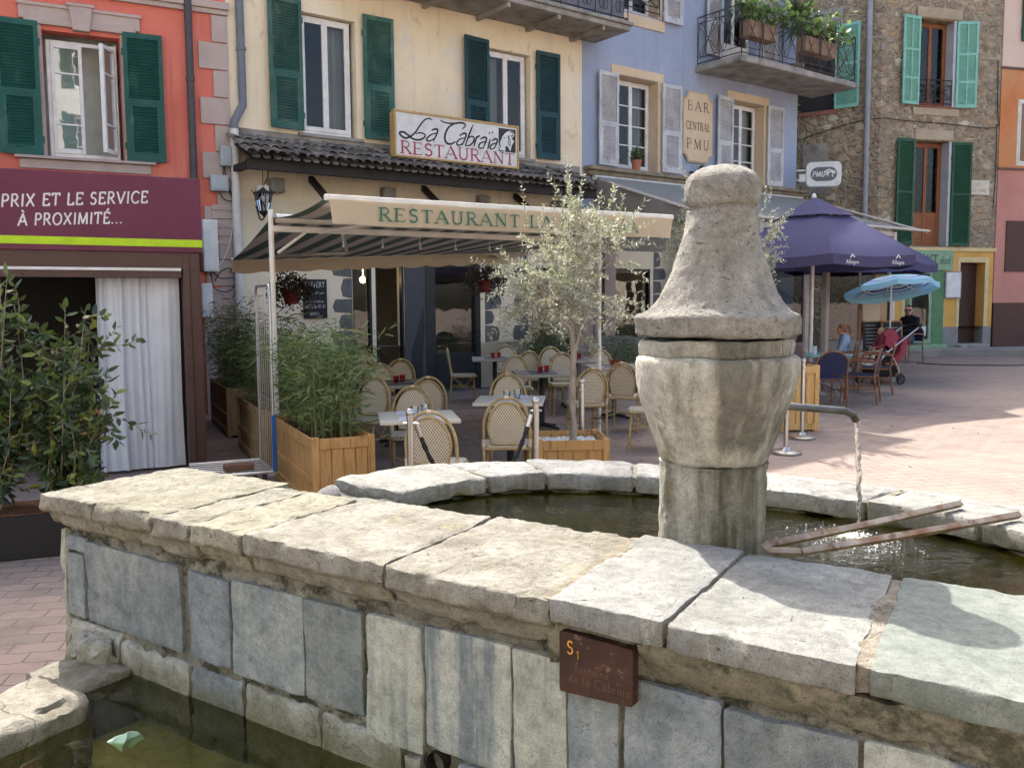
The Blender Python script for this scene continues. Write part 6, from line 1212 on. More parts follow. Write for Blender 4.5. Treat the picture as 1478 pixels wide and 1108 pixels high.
for x in (7.62, 15.18): mb = MB(); mb.tube([(x-.05, -.2, 4.16), (x, -3., 3.24)], .03, 8); mb.build('arm', M['creamp'], ba, smooth=50)
mb = MB(); sheet(mb, (7.56, -.16, 4.18), (7.62, -3.0, 3.22), (7.5, -.2, 2.75), (7.6, -3.02, 2.55), 0, 24, 10)
for i, v in enumerate(mb.v): mb.v[i] = (v[0]+.05*math.sin(v[1]*4+v[2]*1.5), v[1], v[2])
mb.build('side_drop', cloth('taupe_side_drop', (.30, .27, .235), .25), ba, smooth=60)
bv = thing('bar_windbreak', 'cream post windbreak with smoky clear panels in front of the bar', 'windbreak', MP(0, 0), AM)
for x, y in ((7.6, -.1), (7.6, -2.9), (9.2, -2.9), (10.72, -2.9), (11.42, -2.9), (13.93, -2.9)): mb = MB(); mb.bx(x-.06, x+.06, y-.06, y+.06, 0., 3.2); mb.build('post', M['creamp'], bv, bevel=.006)
for x0, x1 in ((7.66, 9.14), (9.26, 10.66), (11.48, 13.87)):
    mb = MB(); mb.bx(x0, x1, -2.93, -2.88, .02, .85); mb.build('lower_panel', M['pgrey'], bv); mb = MB(); mb.quad((x0, -2.9, .85), (x1, -2.9, .85), (x1, -2.9, 3.1), (x0, -2.9, 3.1)); mb.build('clear_panel', M['smoke'], bv)
mb = MB(); mb.bx(7.57, 7.62, -2.84, -.16, .02, 1.02); mb.build('lower_panel', M['pgrey'], bv); mb = MB(); mb.quad((7.6, -2.84, 1.02), (7.6, -.16, 1.02), (7.6, -.16, 3.6), (7.6, -2.84, 3.1)); mb.build('clear_panel', M['smoke'], bv)
mb = MB(); mb.bx(7.66, 13.87, -2.935, -2.875, 3.1, 3.2); mb.build('top_rail', M['creamp'], bv)
pc = thing('pilaster', 'pale plaster pilaster between the restaurant and the bar terrace', 'pilaster', MP(7.28, 0, .1), AM); mb = MB(); mb.bx(-.16, .16, -.05, .08, -.2, 3.6); mb.bx(-.19, .19, -.08, .08, -.2, .2); mb.build('shaft', M['pinkst'], pc, bevel=.01)
# ---- parasols
def parasol(name, label, loc, rz, R, n, zr, za, mat, val, pole_r=.03, tilt=(0, 0), vent=True, offs=(0, 0), grp=None, scal=False):
    t = thing(name, label, 'parasol', loc, rz, grp); m_ = MB(); T = Matrix.Translation((offs[0], offs[1], zr)) @ Euler((tilt[0], tilt[1], 0)).to_matrix().to_4x4()
    m_.X = T; H = za-zr; k = 8; rings = []
    r0 = .34*R if vent else .0
    vs = []; 
    for j in range(k+1):
        f = r0/R+(1-r0/R)*j/k
        for i in range(n*4):
            a = 2*math.pi*i/(n*4); b = (a % (2*math.pi/n))-math.pi/n; rad_ = R*f*math.cos(math.pi/n)/math.cos(b); sagz = .03*R*math.sin(math.pi*(b/(math.pi/n)*.5+.5))*f
            vs.append((rad_*math.cos(a), rad_*math.sin(a), H*(1-f)**(.85 if not scal else 1)*(1 if not scal else 1)+(0 if not scal else H*.5*(1-f*f)-H*.5*(1-f))-sagz))
    N = n*4; m_.add(vs, [(j*N+i, j*N+(i+1) % N, (j+1)*N+(i+1) % N, (j+1)*N+i) for j in range(k) for i in range(N)])
    m_.build('canopy', mat, t, smooth=25)
    vb = MB(T); o = vs[-N:]; vb.add(o+[(x*.995, y*.995, z-val) for i, (x, y, z) in enumerate(o)], [(i, (i+1) % N, N+(i+1) % N, N+i) for i in range(N)]); vo = vb.build('valance', mat, t, smooth=25)
    if vent:
        cb_ = MB(T); vs2 = []
        for j in range(5):
            f = .40*j/4
            for i in range(N): a = 2*math.pi*i/N; b = (a % (2*math.pi/n))-math.pi/n; q = max(1e-3, R*f*math.cos(math.pi/n)/math.cos(b)); vs2.append((q*math.cos(a), q*math.sin(a), H*(1-f)**.85+.05))
        cb_.add(vs2, [(j*N+i, j*N+(i+1) % N, (j+1)*N+(i+1) % N, (j+1)*N+i) for j in range(4) for i in range(N)]); cb_.build('vent_cap', mat, t, smooth=25)
    fb = MB(T); fb.lathe([(.03, H), (.04, H+.06), (.02, H+.10), (.001, H+.11)], 12); fb.build('finial', M['white'], t, smooth=50)
    for i in range(n):
        a = 2*math.pi*i/n; rb = MB(T); rb.tube([(R*.03*math.cos(a), R*.03*math.sin(a), H-.06), (R*.5*math.cos(a), R*.5*math.sin(a), H*.5**.85-.06), (R*.97*math.cos(a), R*.97*math.sin(a), -.02)], .010, 5); rb.build('rib', M['wmet'], t)
    pb = MB(); pb.tube([(0, 0, 0), (offs[0], offs[1], zr+H-.03)], pole_r, 10); pb.build('pole', M['wmet'], t, smooth=50)
    bb = MB(); bb.lathe([(.25, 0), (.26, .03), (.24, .07), (.06, .09), (.05, .25), (.001, .25)], 24); bb.build('base', M['conc'], t, smooth=40)
    return t, vo
M['navy'] = cloth('violet_navy_cloth', (.082, .076, .15), .12)
px_, py_ = 5.05, 15.2
pt_, vo = parasol('parasol', 'large violet navy vented parasol with white Allegra logos right of the column', (px_, py_, G(px_, py_)), rad(-98), 1.62, 6, 2.40-G(px_, py_), 3.36-G(px_, py_), M['navy'], .16, grp='violet navy parasols of the bar')
def valtext(t, vo, R, n, k, zr, items):
    """logos on one flap of the valance: local frame of the flap"""
    a0, a1 = 2*math.pi*k/n, 2*math.pi*(k+1)/n; p, q = Vector((R*math.cos(a0), R*math.sin(a0), 0)), Vector((R*math.cos(a1), R*math.sin(a1), 0)); d = (q-p).normalized(); mid = (p+q)/2; nn = Vector((d.y, -d.x, 0))
    X = Matrix(((d.x, -nn.x, 0, mid.x+nn.x*.004), (d.y, -nn.y, 0, mid.y+nn.y*.004), (0, 0, 1, zr), (0, 0, 0, 1)))
    for s, x, z, h, w in items:
        mb = MB(X); text(mb, s, x, z, h, y=-.004, wt=.18, serif=False, mono=True, width=w, center=True)
        ribbon(mb, [(x-.04, z+h*1.5), (x, z+h*2.3), (x+.04, z+h*1.6)], .02, -.005); mb.build('logo', M['white'], vo)
valtext(pt_, vo, 1.62*1.0, 6, 0, 2.40-G(px_, py_)-.03, [('Allegra', -.45, -.125, .06, .24), ('Allegra', .45, -.125, .06, .24)])
parasol('parasol', 'violet navy parasol further back, partly behind the large one near the green shop', (7.15, 18.6, G(7.1, 18.6)), rad(-70), 1.5, 6, 2.42-G(7.1, 18.6), 3.05, M['navy'], .16, grp='violet navy parasols of the bar')
def striped_cloth():
    m, nt, b = mk('striped_beach_cloth'); g = nd(nt, 'TexCoord').outputs['Object']; sp = nd(nt, 'SeparateXYZ', {0: g})
    r = mth(nt, 'SQRT', mth(nt, 'ADD', mth(nt, 'POWER', mth(nt, 'SUBTRACT', sp.outputs[0], .02), 2.), mth(nt, 'POWER', sp.outputs[1], 2.)))
    col = ramp(nt, mth(nt, 'DIVIDE', r, .9), [(0, (.22, .56, .56)), (.30, (.36, .66, .66)), (.44, (.68, .76, .78)), (.50, (.30, .60, .66)), (.58, (.70, .76, .80)), (.64, (.04, .12, .40)), (.70, (.72, .78, .82)), (.74, (.07, .24, .56)), (.775, (.34, .62, .76))], 'CONSTANT')
    nt.links.new(col, b.inputs['Base Color']); b.inputs['Roughness'].default_value = .8; t = nd(nt, 'BsdfTranslucent', {0: col}); nt.links.new(nd(nt, 'MixShader', {0: .3, 1: b.outputs[0], 2: t.outputs[0]}).outputs[0], nt.nodes['Material Output'].inputs[0]); return m
parasol('beach_parasol', 'turquoise and blue striped small parasol tilted over the pushchair', (7.28, 17.35, G(7.2, 17.3)), rad(-60), .86, 8, 1.92-G(7.2, 17.3), 2.18-G(7.2, 17.3), striped_cloth(), .10, pole_r=.016, tilt=(rad(-3), rad(-13)), vent=False, scal=True)
# ------------------------------------------------------------------ plants
M['bam'] = leafmat('bamboo_leaves', [(.05, .095, .028), (.09, .15, .045), (.15, .21, .075), (.24, .28, .12)], .3)
M['bamd'] = leafmat('darker_bamboo_leaves', [(.04, .075, .03), (.075, .12, .045), (.12, .16, .07)], .25)
M['oliv'] = leafmat('olive_leaves', [(.20, .215, .16), (.30, .315, .25), (.43, .445, .37), (.60, .61, .54)], .28, .45)
M['olivy'] = leafmat('young_olive_leaves', [(.34, .36, .18), (.46, .47, .27)], .35)
M['photi'] = leafmat('laurel_leaves', [(.010, .026, .014), (.016, .042, .018), (.032, .07, .024), (.065, .105, .03), (.20, .24, .05)], .22, .35)
M['vine'] = leafmat('vine_leaves', [(.04, .10, .025), (.08, .17, .04), (.14, .24, .07), (.20, .28, .10)], .3)
M['bark2'] = wm('olive_bark', [(.15, .12, .095), (.26, .22, .18), (.33, .29, .24)], sc=8., st=(3, 3, .8), rough=.9, bump=.5); M['culm'] = wm('green_cane', [(.10, .12, .04), (.20, .19, .08)], bump=.05)
def leaves(name, root, L, mat, fold=.12):
    """L: list of (pos, direction, side hint, length, width)"""
    vs, fs = [], []
    for p, d, s, l, w in L:
        d = d.normalized(); s = (s-d*s.dot(d))
        if s.length < 1e-4: s = d.orthogonal()
        s.normalize(); nn = d.cross(s); o = len(vs)
        vs += [p, p+d*l*.35+s*w*.5+nn*w*fold, p+d*l*.72+s*w*.36-nn*l*.02, p+d*l-nn*l*.08, p+d*l*.72-s*w*.36-nn*l*.02, p+d*l*.35-s*w*.5+nn*w*fold, p+d*l*.38]
        fs += [(o, o+1, o+6), (o+1, o+2, o+6), (o+2, o+3, o+6), (o+3, o+4, o+6), (o+4, o+5, o+6), (o+5, o, o+6)]
    b = MB(); b.v = [tuple(v) for v in vs]; b.f = fs; b.mi = [0]*len(fs); return b.build(name, mat, root)
def rv(rs, z=0.): return Vector((rs.gauss(0, 1), rs.gauss(0, 1), rs.gauss(0, 1)+z))
def bamboo(label, loc, rz, n, h, sx, sy, mat, seed, per=48, ln=.13, grp='bamboo plants in the planters'):
    t = thing('bamboo_plant', label, 'plant', loc, rz, grp); rs = random.Random(seed); cm = MB(); L = []
    for k in range(n):
        bx, by = rs.uniform(-sx*.45, sx*.45), rs.uniform(-sy*.5, sy*.5); hh = h*rs.uniform(.55, 1.08); a = rs.uniform(0, 6.28); out = rs.uniform(.05, .37)*h
        dx, dy = math.cos(a)*out+bx*.3, math.sin(a)*out
        pts = [Vector((bx+dx*(i/8)**2.2, by+dy*(i/8)**2.2, hh*(i/8)-out*.35*(i/8)**4)) for i in range(9)]
        cm.tube(pts, [.005*(1-.8*i/8)+.001 for i in range(9)], 5)
        for j in range(per):
            u = rs.uniform(.04, 1.)**.8*8; i = min(7, int(u)); p = pts[i].lerp(pts[i+1], u-i)
            q = rs.uniform(0, 6.28); tw = Vector((math.cos(q), math.sin(q), rs.uniform(-.1, .6))); p = p+tw*rs.uniform(.0, .13)
            L.append((p, tw+Vector((0, 0, rs.uniform(-.95, .25))), rv(rs), ln*rs.uniform(.55, 1.25), .0135*rs.uniform(.7, 1.3)))
    cm.build('canes', M['culm'], t); leaves('foliage', t, L, mat); return t
u1 = Vector((-.42, .907, 0))
for c, off, lb, n, h, sy, mt, sd in (((-1.775, 8.22), -.30, 'bright bamboo plant at the front end of the front planter', 46, 1.02, .75, 'bam', 1), ((-1.775, 8.22), .42, 'bamboo plant at the back end of the front planter beside the awning post', 30, .95, .6, 'bam', 2),
                                    ((-2.70, 10.09), .0, 'bamboo plant behind the wire cage in the middle planter', 46, 1.05, 1.3, 'bamd', 3), ((-3.80, 12.42), .0, 'dark feathery bamboo at the back by the red house corner', 60, 1.25, 1.5, 'bamd', 4)):
    x, y = c[0]+u1.x*off, c[1]+u1.y*off; bamboo(lb, (x, y, G(x, y)+.56), rad(24.8), n, h, .42, sy, M[mt], sd)
bamboo('bamboo clump against the restaurant wall right of the glass door', (.62, 16.9, G(.6, 16.9)), rad(37), 40, 1.5, .5, .9, M['bamd'], 5, 60, .13)
bamboo('dark bamboo hedge along the grey windbreak wall left of the column', (2.1, 15.9, G(2, 16)), rad(-50), 46, 1.15, .5, 1.3, M['bamd'], 6, 60, .12)
def olive(label, loc, seed, h0, cr, cz, n1=9, twigs=210, lean=(0, 0)):
    t = thing('olive_tree', label, 'tree', loc, 0, 'olive trees on the terrace'); rs = random.Random(seed); tb = MB(); L = []; Y_ = []
    tp = [Vector((.012*math.sin(i*1.3)+lean[0]*(i/8)**1.5, .015*math.cos(i*1.1)-.015+lean[1]*(i/8)**1.5, h0*i/8)) for i in range(9)]
    tb.tube(tp, [.034-.010*i/8+.004*math.sin(i*2.2) for i in range(9)], 10); top = tp[-1]
    tb.build('trunk', M['bark2'], t, smooth=60, amp=.006, nsc=18.)
    bb = MB(); nodes = []
    cen = top+Vector((0, 0, cz))
    for k in range(n1):
        a = 2*math.pi*k/n1+rs.uniform(-.3, .3); e = cen+Vector((cr[0]*.72*math.cos(a), cr[1]*.72*math.sin(a), rs.uniform(-.55, .75)*cr[2]))
        if k < 2: e = cen+Vector((rs.uniform(-.2, .2), rs.uniform(-.2, .2), cr[2]*.8))
        s = tp[-1-rs.randint(0, 2)]; m1 = s.lerp(e, .35)+Vector((0, 0, .10)); m2 = s.lerp(e, .7)+rv(rs)*.04
        pts = spline([s, m1, m2, e], 6); bb.tube(pts, [.016*(1-.75*i/(len(pts)-1)) for i in range(len(pts))], 6); nodes += pts[5:]
        for q in range(6):
            b = pts[rs.randint(6, len(pts)-1)]; d = rv(rs, .3).normalized(); d = (d+(b-cen).normalized()*.8).normalized(); e2 = b+d*rs.uniform(.18, .42); mm = b.lerp(e2, .5)+rv(rs)*.025
            p2 = spline([b, mm, e2], 4); bb.tube(p2, [.0065*(1-.6*i/(len(p2)-1)) for i in range(len(p2))], 5); nodes += p2[2:]*2
    for k in range(twigs):
        b = rs.choice(nodes); r = b-cen; d = (Vector((r.x/cr[0], r.y/cr[1], r.z/cr[2]))*.9+rv(rs, .25)*.55).normalized(); ln = rs.uniform(.16, .40)
        pts = [b+d*ln*i/10+Vector((0, 0, -.10*ln*(i/10)**2*(1 if d.z < .5 else -1)))+Vector((math.sin(i*.9+k), math.cos(i*.8+k), 0))*.006 for i in range(11)]
        bb.tube([pts[0], pts[4], pts[7], pts[10]], [.003, .0024, .0018, .001], 4)
        for i in range(1, 11):
            for s in (-1, 1):
                for rep in range(2 if rs.random() < .75 else 1):
                    q = rv(rs); sd = d.cross(q).normalized()*s; dd = (d*.55+sd*.9+Vector((0, 0, .15))).normalized()
                    (Y_ if (i > 8 and d.z > .5) else L).append((pts[i]+d*rs.uniform(-.01, .01), dd, rv(rs), .046*rs.uniform(.65, 1.2), .0115*rs.uniform(.75, 1.25)))
    for k in range(7):
        b = cen+Vector((rs.uniform(-.8, .8)*cr[0], rs.uniform(-.6, .6)*cr[1], cr[2]*rs.uniform(.55, .75))); hh = rs.uniform(.22, .42); ex = rs.uniform(-.06, .06)
        bb.tube([b, b+Vector((ex*.5, 0, hh*.5)), b+Vector((ex, 0, hh))], [.003, .002, .001], 4)
        for i in range(13):
            p = b+Vector((ex*i/12, 0, hh*i/12)); Y_ += [(p, Vector((math.cos(i*1.6+o), math.sin(i*1.6+o), .7)), rv(rs), .036, .011) for o in (0, 3.14)]
    bb.build('branches', M['bark2'], t, smooth=60); leaves('foliage', t, L+Y_, M['oliv']); return t
olive('front olive tree with slim trunk in the white gravel planter', (.56, 8.30, G(.5, 8.3)+.42), 21, 1.05, (.52, .52, .64), .50, twigs=290)
olive('olive tree half hidden behind the stone column', (3.05, 12.35, G(3., 12.3)+.42), 33, 1.1, (.90, .86, .92), .86, twigs=430, lean=(-.02, 0))
def shrub(label, loc, seed, stems, h, spread, lean, pot=True):
    t = thing('potted_shrub', label, 'plant', loc, 0, 'potted shrubs before the shop'); rs = random.Random(seed); sb = MB(); L = []
    for k in range(stems):
        a = rs.uniform(0, 6.28); e = Vector((math.cos(a)*spread*rs.uniform(.15, 1)+lean[0]*rs.uniform(.3, 1), math.sin(a)*spread*rs.uniform(.1, .8)+lean[1], h*rs.uniform(.55, 1.05))); s = Vector((rs.uniform(-.08, .08), rs.uniform(-.08, .08), .28))
        pts = spline([s, s.lerp(e, .5)+rv(rs)*.04, e], 7); sb.tube(pts, [.008*(1-.7*i/(len(pts)-1)) for i in range(len(pts))], 6)
        tw = [(pts, .14)]
        for q in range(6):
            b = pts[rs.randint(3, len(pts)-2)]; d = (rv(rs, .35)).normalized(); e2 = b+d*rs.uniform(.15, .36); p2 = spline([b, b.lerp(e2, .5)+rv(rs)*.02, e2], 4); sb.tube(p2, [.004, .004, .003, .003, .003, .002, .002, .002, .0015][:len(p2)], 5); tw.append((p2, 0.))
        for pp, st in tw:
            m = len(pp); c = 26 if st else 12
            for j in range(c):
                u = st+(1-st)*j/(c-1); i = min(m-2, int(u*(m-1))); p = pp[i].lerp(pp[i+1], u*(m-1)-i); d = (pp[i+1]-pp[i]).normalized(); sd = d.orthogonal().normalized(); sd.rotate(Matrix.Rotation(j*2.4+k, 3, d))
                L.append((p, d*(.55 if j < c-2 else 1.2)+sd*.85+Vector((0, 0, -.15)), rv(rs), .10*rs.uniform(.6, 1.2), .040*rs.uniform(.7, 1.2)))
    sb.build('stems', M['bark2'], t, smooth=60); leaves('foliage', t, L, M['photi'], fold=.22)
    if pot: mb = MB(); mb.lathe([(.13, 0), (.15, .02), (.19, .30), (.205, .31), (.205, .34), (.17, .34), (.16, .28), (.001, .28)], 24); mb.build('pot', flat('dark_plastic_pot', (.02, .02, .024)), t, smooth=40)
    return t
t = thing('black_planter', 'long black plastic planter under the laurels left of the fountain', 'planter', (-4.05, 6.25, G(-4, 6.2)), rad(20)); mb = MB(); mb.prism([(-.95, 0), (.95, 0), (1.0, .27), (1.03, .27), (1.03, .31), (-1.03, .31), (-1.03, .27), (-1., .27)], -.28, .28); mb.build('trough', flat('black_plastic', (.006, .006, .007)), t, bevel=.012)
mb = MB(); mb.bx(-.97, .97, -.24, .24, .25, .32); mb.build('soil', M['bark'], t)
for lx, sd, n_, h_, sp_, le, lb in ((.80, 41, 17, 1.66, .42, (.22, .05), 'leafy laurel at the right end of the black planter before the silver curtain'), (.30, 44, 19, 1.88, .45, (.12, .05), 'tallest leafy laurel with yellow green tips in the black planter'), (-.30, 43, 17, 1.72, .45, (.1, .05), 'leafy laurel at the photo edge in the black planter')):
    shrub(lb, (-4.05+.94*lx, 6.25+.342*lx, G(-4, 6.2)+.02), sd, n_, h_, sp_, le, pot=False)
t = thing('flower_pot', 'small terracotta pot with a plant on the blue house window sill', 'flower pot', MP(8.70, 4.445, .11), 0)
mb = MB(); mb.lathe([(.08, 0), (.105, .17), (.12, .175), (.12, .215), (.10, .215), (.09, .17), (.001, .17)], 20); mb.build('pot', flat('terracotta', (.38, .14, .075)), t, smooth=40); rs = random.Random(6)
leafcloud('foliage', t, [(rs.gauss(0, .05), rs.gauss(0, .05), .22+abs(rs.gauss(0, .10))) for _ in range(260)], .10, .03, M['bamd'], rs, up=.8)
for a0, a1, lb in ((10.95, 12.05, 'tan trough hung behind the left half of the blue house balcony railing'), (12.95, 14.35, 'tan trough hung behind the right half of the blue house balcony railing')):
    t = thing('balcony_trough', lb, 'planter', MP((a0+a1)/2, 7.22, 1.02), AM, 'balcony troughs'); w_ = (a1-a0)/2; mb = MB(); mb.box((0, 0, .32), (1.7*w_, .28, .34)); mb.build('trough', wm('tan_trough', [(.22, .14, .09), (.32, .22, .15)], bump=.2), t, bevel=.015)
    rs = random.Random(int(a0)); L = []
    for k in range(210):
        p = Vector((rs.uniform(-w_-.2, w_+.25), rs.gauss(-.1, .16), .62+abs(rs.gauss(0, .24))-.1*rs.random())); L.append((p, rv(rs, .1), rv(rs), .15*rs.uniform(.6, 1.2), .13*rs.uniform(.7, 1.2)))
    leaves('vine_foliage', t, L, M['vine'], fold=.1)
t = thing('spiky_pot_plant', 'tall spiky plant on the blue house balcony', 'plant', MP(13.5, 6.9, .6), 0); rs = random.Random(8)
mb = MB(); mb.tube([(0, 0, .3), (.02, 0, 1.5)], .03, 8); mb.build('stem', M['bark2'], t, smooth=60); mb = MB(); mb.lathe([(.14, 0), (.18, .34), (.001, .34)], 16); mb.build('pot', M['conc'], t, smooth=40)
leaves('foliage', t, [(Vector((.02, 0, 1.5+rs.uniform(-.25, .1))), rv(rs, .5)+Vector((0, 0, -.1)), rv(rs), rs.uniform(.45, .75), .03) for _ in range(170)], M['bamd'])
t = thing('climbing_plant', 'green climber hanging down the right end of the blue house', 'plant', MP(14.42, 0, -.3), AM); rs = random.Random(12); L = []
for k in range(420): L.append((Vector((rs.gauss(.06, .06), rs.uniform(-.3, .3), rs.uniform(4.2, 7.0)+.3*math.sin(k))), rv(rs, -.4), rv(rs), .12*rs.uniform(.5, 1.1), .06))
leaves('foliage', t, L, M['vine']); mb = MB(); mb.tube(spline([(.03, 0, .3), (.06, -.1, 2.5), (.02, .1, 4.6), (.06, 0, 6.8)], 6), .015, 6); mb.build('stem', M['bark2'], t)
# ------------------------------------------------------------------ bar terrace furniture
M['bbam'] = wm('brown_cane', [(.13, .05, .025), (.22, .095, .05), (.30, .15, .09)], sc=8., rough=.4, bump=.08, rv=.08); M['nvy'] = wm('navy_mesh', [(.012, .016, .05), (.022, .028, .08)], sc=30., rough=.7, bump=.3)
def arm_chair():
    t = thing('bar_armchair', 'x', 'chair', group='navy armchairs of the bar'); ls = lambda z: -.22-.18*max(0., z-.44)
    mb = MB(); hp = [(.25, -.28, 0), (.25, -.22, .44)]+[(.25*math.cos(math.pi*i/14), ls(.66+.2*math.sin(math.pi*i/14)), .66+.2*math.sin(math.pi*i/14)) for i in range(15)]+[(-.25, -.22, .44), (-.25, -.28, 0)]
    mb.tube(hp, .016, 8); mb.build('back_hoop', M['bbam'], t, smooth=60)
    mb = MB(); q = [(p[0]*.93, p[2]) for p in hp[2:-2]]; q = [(.232, .50)]+q+[(-.232, .50)]; n = len(q); mb.add([(x, ls(z)+.012, z) for x, z in q]+[(x, ls(z)-.006, z) for x, z in q], [tuple(range(n)), tuple(range(2*n-1, n-1, -1))]); mb.build('back_panel', M['nvy'], t)
    mb = MB(); mb.box((0, 0, .445), (.47, .46, .03)); mb.build('seat', M['nvy'], t, bevel=.012, seg=2)
    mb = MB(); mb.tube([(.24, .22, .43), (-.24, .22, .43), (-.25, -.22, .43), (.25, -.22, .43)], .013, 8, closed=True); mb.build('seat_frame', M['bbam'], t, smooth=60)
    for s in (-1, 1):
        mb = MB(); mb.tube(spline([(s*.25, ls(.66), .66), (s*.28, -.05, .685), (s*.28, .16, .67), (s*.26, .23, .60), (s*.245, .24, .43), (s*.25, .27, 0)], 5), .0155, 8); mb.build('arm_and_leg', M['bbam'], t, smooth=60)
        mb = MB(); mb.tube([(s*.245, .24, .24), (s*.25, -.25, .24)], .011, 6); mb.build('stretcher', M['bbam'], t, smooth=60)
    mb = MB(); mb.tube([(-.245, .25, .25), (0, .2, .34), (.245, .25, .25)], .011, 6); mb.build('stretcher', M['bbam'], t, smooth=60); return t
AC = [(4.82, 13.85, 6, 'navy armchair seen from behind nearest the wooden crate and column'), (5.52, 14.2, 62, 'navy armchair with pale cane arm at the right corner of the turquoise table'), (6.28, 15.5, 68, 'navy armchair turned sideways beside the pushchair'),
      (4.85, 15.75, 176, 'navy armchair behind the turquoise table left of the child'), (5.86, 16.1, 70, 'navy armchair the child sits on'), (9.62, 21.9, 118, 'brown cane armchair the man sits on by the green doorway')]
a0 = arm_chair()
for i, (x, y, rz, lb) in enumerate(AC):
    if i == 0: a0.location = (x, y, G(x, y)); a0.rotation_euler = (0, 0, rad(rz)); a0['label'] = lb
    else: dup(a0, (x, y, G(x, y)), rad(rz), lb, 'navy armchairs of the bar')
bt = thing('bar_table', 'turquoise topped bar table between navy armchairs under the parasol', 'table', (5.0, 14.62, G(5, 14.6)), rad(22))
mb = MB(); mb.box((0, 0, .735), (.82, .66, .028)); mb.build('tabletop', flat('turquoise_top', (.24, .50, .46), rough=.4), bt, bevel=.008)
mb = MB(); mb.tube([(0, 0, .1), (0, 0, .72)], .03, 10); mb.build('pedestal', M['galv'], bt, smooth=50)
for k in range(4): q = rad(45+90*k); mb = MB(); mb.tube(spline([(0, 0, .28), (.15*math.cos(q), .15*math.sin(q), .25), (.30*math.cos(q), .30*math.sin(q), .12), (.36*math.cos(q), .36*math.sin(q), .0)], 5), .014, 6); mb.build('foot', M['galv'], bt, smooth=60)
o = MB().lathe([(.03, 0), (.036, .13), (.033, .13), (.027, .006), (.001, .006)], 16).build('plastic_cup', flat('translucent_cup', (.55, .60, .66)), None, smooth=40); o.location = (4.88, 14.5, G(5, 14.6)+.75); tag(o, 'clear plastic cup on the turquoise table', 'cup')
o = MB().box((0, 0, .004), (.30, .2, .008)).build('menu_folder', flat('yellow_card', (.58, .44, .12)), None); o.location = (5.18, 14.62, G(5, 14.6)+.75); o.rotation_euler = (0, 0, .5); tag(o, 'yellow menu folder lying on the turquoise table', 'menu')
# easel with boards
ea = thing('easel', 'tall wooden easel with cream poster and chalkboard beside the striped parasol', 'easel', (7.34, 18.45, G(7.3, 18.4)), rad(14)); EW = wood('easel_wood', (.26, .11, .05), (.36, .17, .08))
mb = MB()
for s in (-1, 1): mb.box((s*.26, 0, .88), (.055, .035, 1.80), ry=rad(s*-6), rx=rad(-6))
mb.box((0, -.02, .52), (.62, .05, .05)); mb.box((0, .32, .8), (.05, .035, 1.68), rx=rad(14)); mb.box((0, .09, 1.68), (.4, .03, .06)); mb.build('frame', EW, ea, bevel=.004)
mb = MB(); mb.box((0, -.01, 1.34), (.40, .02, .42), rx=rad(-6)); mb.build('poster', wm('cream_poster', [(.50, .40, .26), (.58, .49, .34)], sc=20., bump=0.), ea)
mb = MB(); mb.box((0, -.05, .82), (.42, .02, .58), rx=rad(-6)); mb.build('chalkboard', M['slate'], ea); mb = MB()
for i in range(7): ribbon(mb, [(-.15, .62+.07*i), (-.02+.02*(i % 3), .625+.07*i), (.10+.03*(i % 2), .62+.07*i)], .008, -.085+.007*i)
mb.build('chalk_lines', M['chalk'], ea)
eb = thing('menu_board', 'small framed chalkboard with white lines leaning right of the easel', 'chalkboard', (7.72, 18.3, G(7.7, 18.3)+.52), rad(8))
mb = MB(); mb.box((0, 0, .3), (.40, .02, .58), rx=rad(-8)); mb.build('slate', M['slate'], eb); mb = MB()
for x in (-.21, .21): mb.box((x, -.004, .3), (.03, .035, .62), rx=rad(-8))
for z in (.0, .6): mb.box((0, -.004+.1405*(z-.3), z), (.42, .034, .03), rx=rad(-8))
mb.box((0, .1, -.26), (.3, .3, .5)); mb.build('frame', EW, eb); mb = MB()
for i in range(7): ribbon(mb, [(-.15, .08+.065*i), (.02, .085+.065*i), (.13-.02*(i % 3), .08+.065*i)], .009, -.045+.009*i)
mb.build('chalk_lines', M['chalk'], eb)
# pushchair
pu = thing('pushchair', 'red and black pushchair with grey handle bar and chrome frame', 'pushchair', (7.08, 16.95, G(7.1, 17)), rad(14)); M['rasp'] = cloth('raspberry_cloth', (.30, .06, .085), .05); M['bcl'] = cloth('black_cloth', (.02, .02, .022), .0)
mb = MB()
for y in (-.24, .24): mb.tube(spline([(.48, y, 1.06), (.30, y, .94), (-.16, y, .62), (-.34, y, .42), (-.40, y, .14)], 4), .016, 8); mb.tube(spline([(-.22, y, .64), (-.05, y, .48), (.06, y, .28), (.10, y, .12)], 4), .015, 8)
mb.tube([(-.40, -.24, .2), (-.40, .24, .2)], .012, 6); mb.tube([(.10, -.24, .15), (.10, .24, .15)], .012, 6); mb.build('chrome_frame', M['steel'], pu, smooth=60)
mb = MB(); mb.tube(spline([(.47, -.24, 1.06), (.56, -.22, 1.10), (.585, 0, 1.11), (.56, .22, 1.10), (.47, .24, 1.06)], 5), .022, 8); mb.build('handle', M['blk'], pu, smooth=60)
mb = MB(); sec = [(-.02, .40), (.14, .42), (.26, .62), (.30, .86), (.26, .90), (.18, .84), (.10, .58), (-.02, .50)]; mb.prism(sec, -.21, .21); mb.build('seat_shell', M['rasp'], pu, bevel=.03, seg=2, smooth=40)
